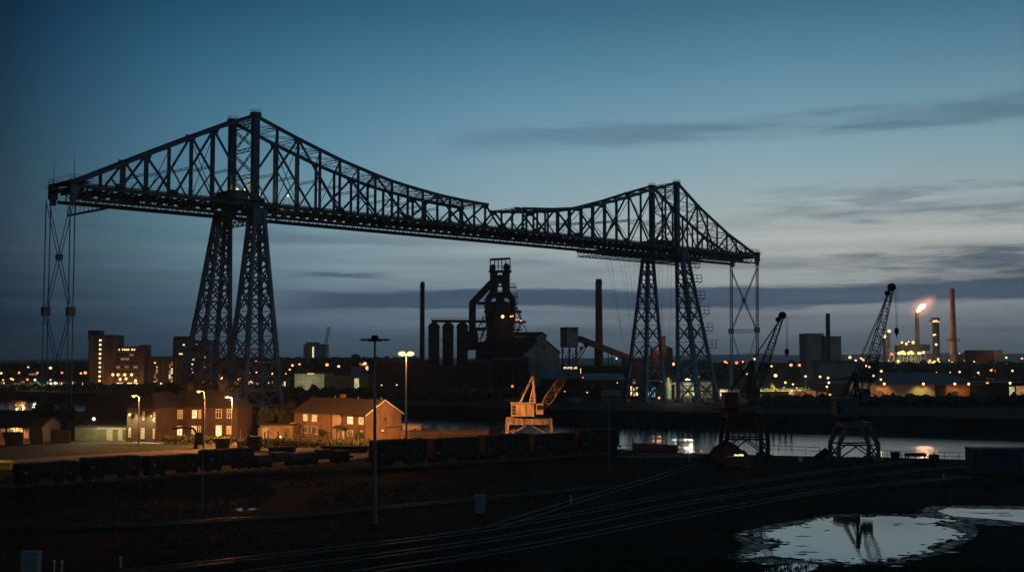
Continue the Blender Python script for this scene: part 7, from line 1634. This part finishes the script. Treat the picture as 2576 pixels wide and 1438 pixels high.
rg = n.new('ShaderNodeMapRange'); l.new(N5, rg.inputs[0]); rg.inputs[1].default_value = .46; rg.inputs[2].default_value = .60; RG = rg.outputs[0]
c = mixc(c, srgb(64, 78, 94), M('MULTIPLY', M('MULTIPLY', RG, band(E(690), .004, .010, .010)), M('MULTIPLY', azm(1750, 2500, 4000, 5000), .75)))
c = mixc(c, srgb(98, 112, 124), M('MULTIPLY', M('MULTIPLY', RG, band(E(540), .008, .012, .012)), M('MULTIPLY', azm(1650, 2300, 4000, 5000), .55)))
c = mixc(c, srgb(168, 172, 168), M('MULTIPLY', M('MULTIPLY', M('SUBTRACT', 1, RG), band(E(615), .004, .004, .012)), M('MULTIPLY', azm(1500, 2100, 4000, 5000), .35)))
# streak texture confined to the lower sky
lowm = n.new('ShaderNodeMapRange'); lowm.interpolation_type = 'SMOOTHSTEP'; l.new(Z, lowm.inputs[0]); lowm.inputs[1].default_value = E(700); lowm.inputs[2].default_value = E(430); lowm.inputs[3].default_value = 1; lowm.inputs[4].default_value = 0
st = n.new('ShaderNodeMapRange'); l.new(cl_noise(5, 85, 5, 12.0), st.inputs[0]); st.inputs[1].default_value = .3; st.inputs[2].default_value = .7; st.inputs[3].default_value = .80; st.inputs[4].default_value = 1.15
stm = M('ADD', M('MULTIPLY', M('SUBTRACT', st.outputs[0], 1), lowm.outputs[0]), 1)
v2 = n.new('ShaderNodeVectorMath'); v2.operation = 'SCALE'; l.new(c, v2.inputs[0]); l.new(stm, v2.inputs['Scale'])
l.new(v2.outputs[0], bg.inputs[0]); bg.inputs[1].default_value = 1.13
# haze
hz = bpy.data.materials.new('haze_air'); hn, hl = nt(hz); hn.remove(hn['Principled BSDF']); pv = hn.new('ShaderNodeVolumePrincipled'); pv.inputs['Color'].default_value = (.86, .9, .95, 1); pv.inputs['Density'].default_value = 0.00008; pv.inputs['Anisotropy'].default_value = 0.72
hl.new(pv.outputs[0], hn['Material Output'].inputs['Volume'])
mb = MB(); mb.box((0, 1500, 45), (12400, 11600, 106)); hzo = part('haze', mb, hz); tag(hzo, kind='stuff'); hzo['label'] = 'thin evening haze over the river and works'
# faint residual skylight from behind the camera's right (afterglow)
sd = bpy.data.lights.new('sun', 'SUN'); sd.energy = 0.015; sd.angle = math.radians(20); sd.color = (1, .85, .7)
so = bpy.data.objects.new('sun', sd); COL.objects.link(so); so.rotation_euler = (math.radians(80), 0, math.radians(140))
# ---------------------------------------------------------------- camera
cd = bpy.data.cameras.new('camera'); co = bpy.data.objects.new('camera', cd); COL.objects.link(co)
cd.sensor_width = 36; cd.sensor_fit = 'HORIZONTAL'; cd.lens = 36*F/2576; cd.clip_end = 20000; cd.clip_start = .5
co.location = (0, 0, HC); co.rotation_euler = (math.pi/2+TL, 0, 0); S.camera = co
S.view_settings.view_transform = 'Standard'; S.view_settings.look = 'None'; S.view_settings.exposure = 0; S.view_settings.gamma = 1
S.cycles.use_denoising = True; S.cycles.max_bounces = 5; S.cycles.sample_clamp_indirect = 2.0
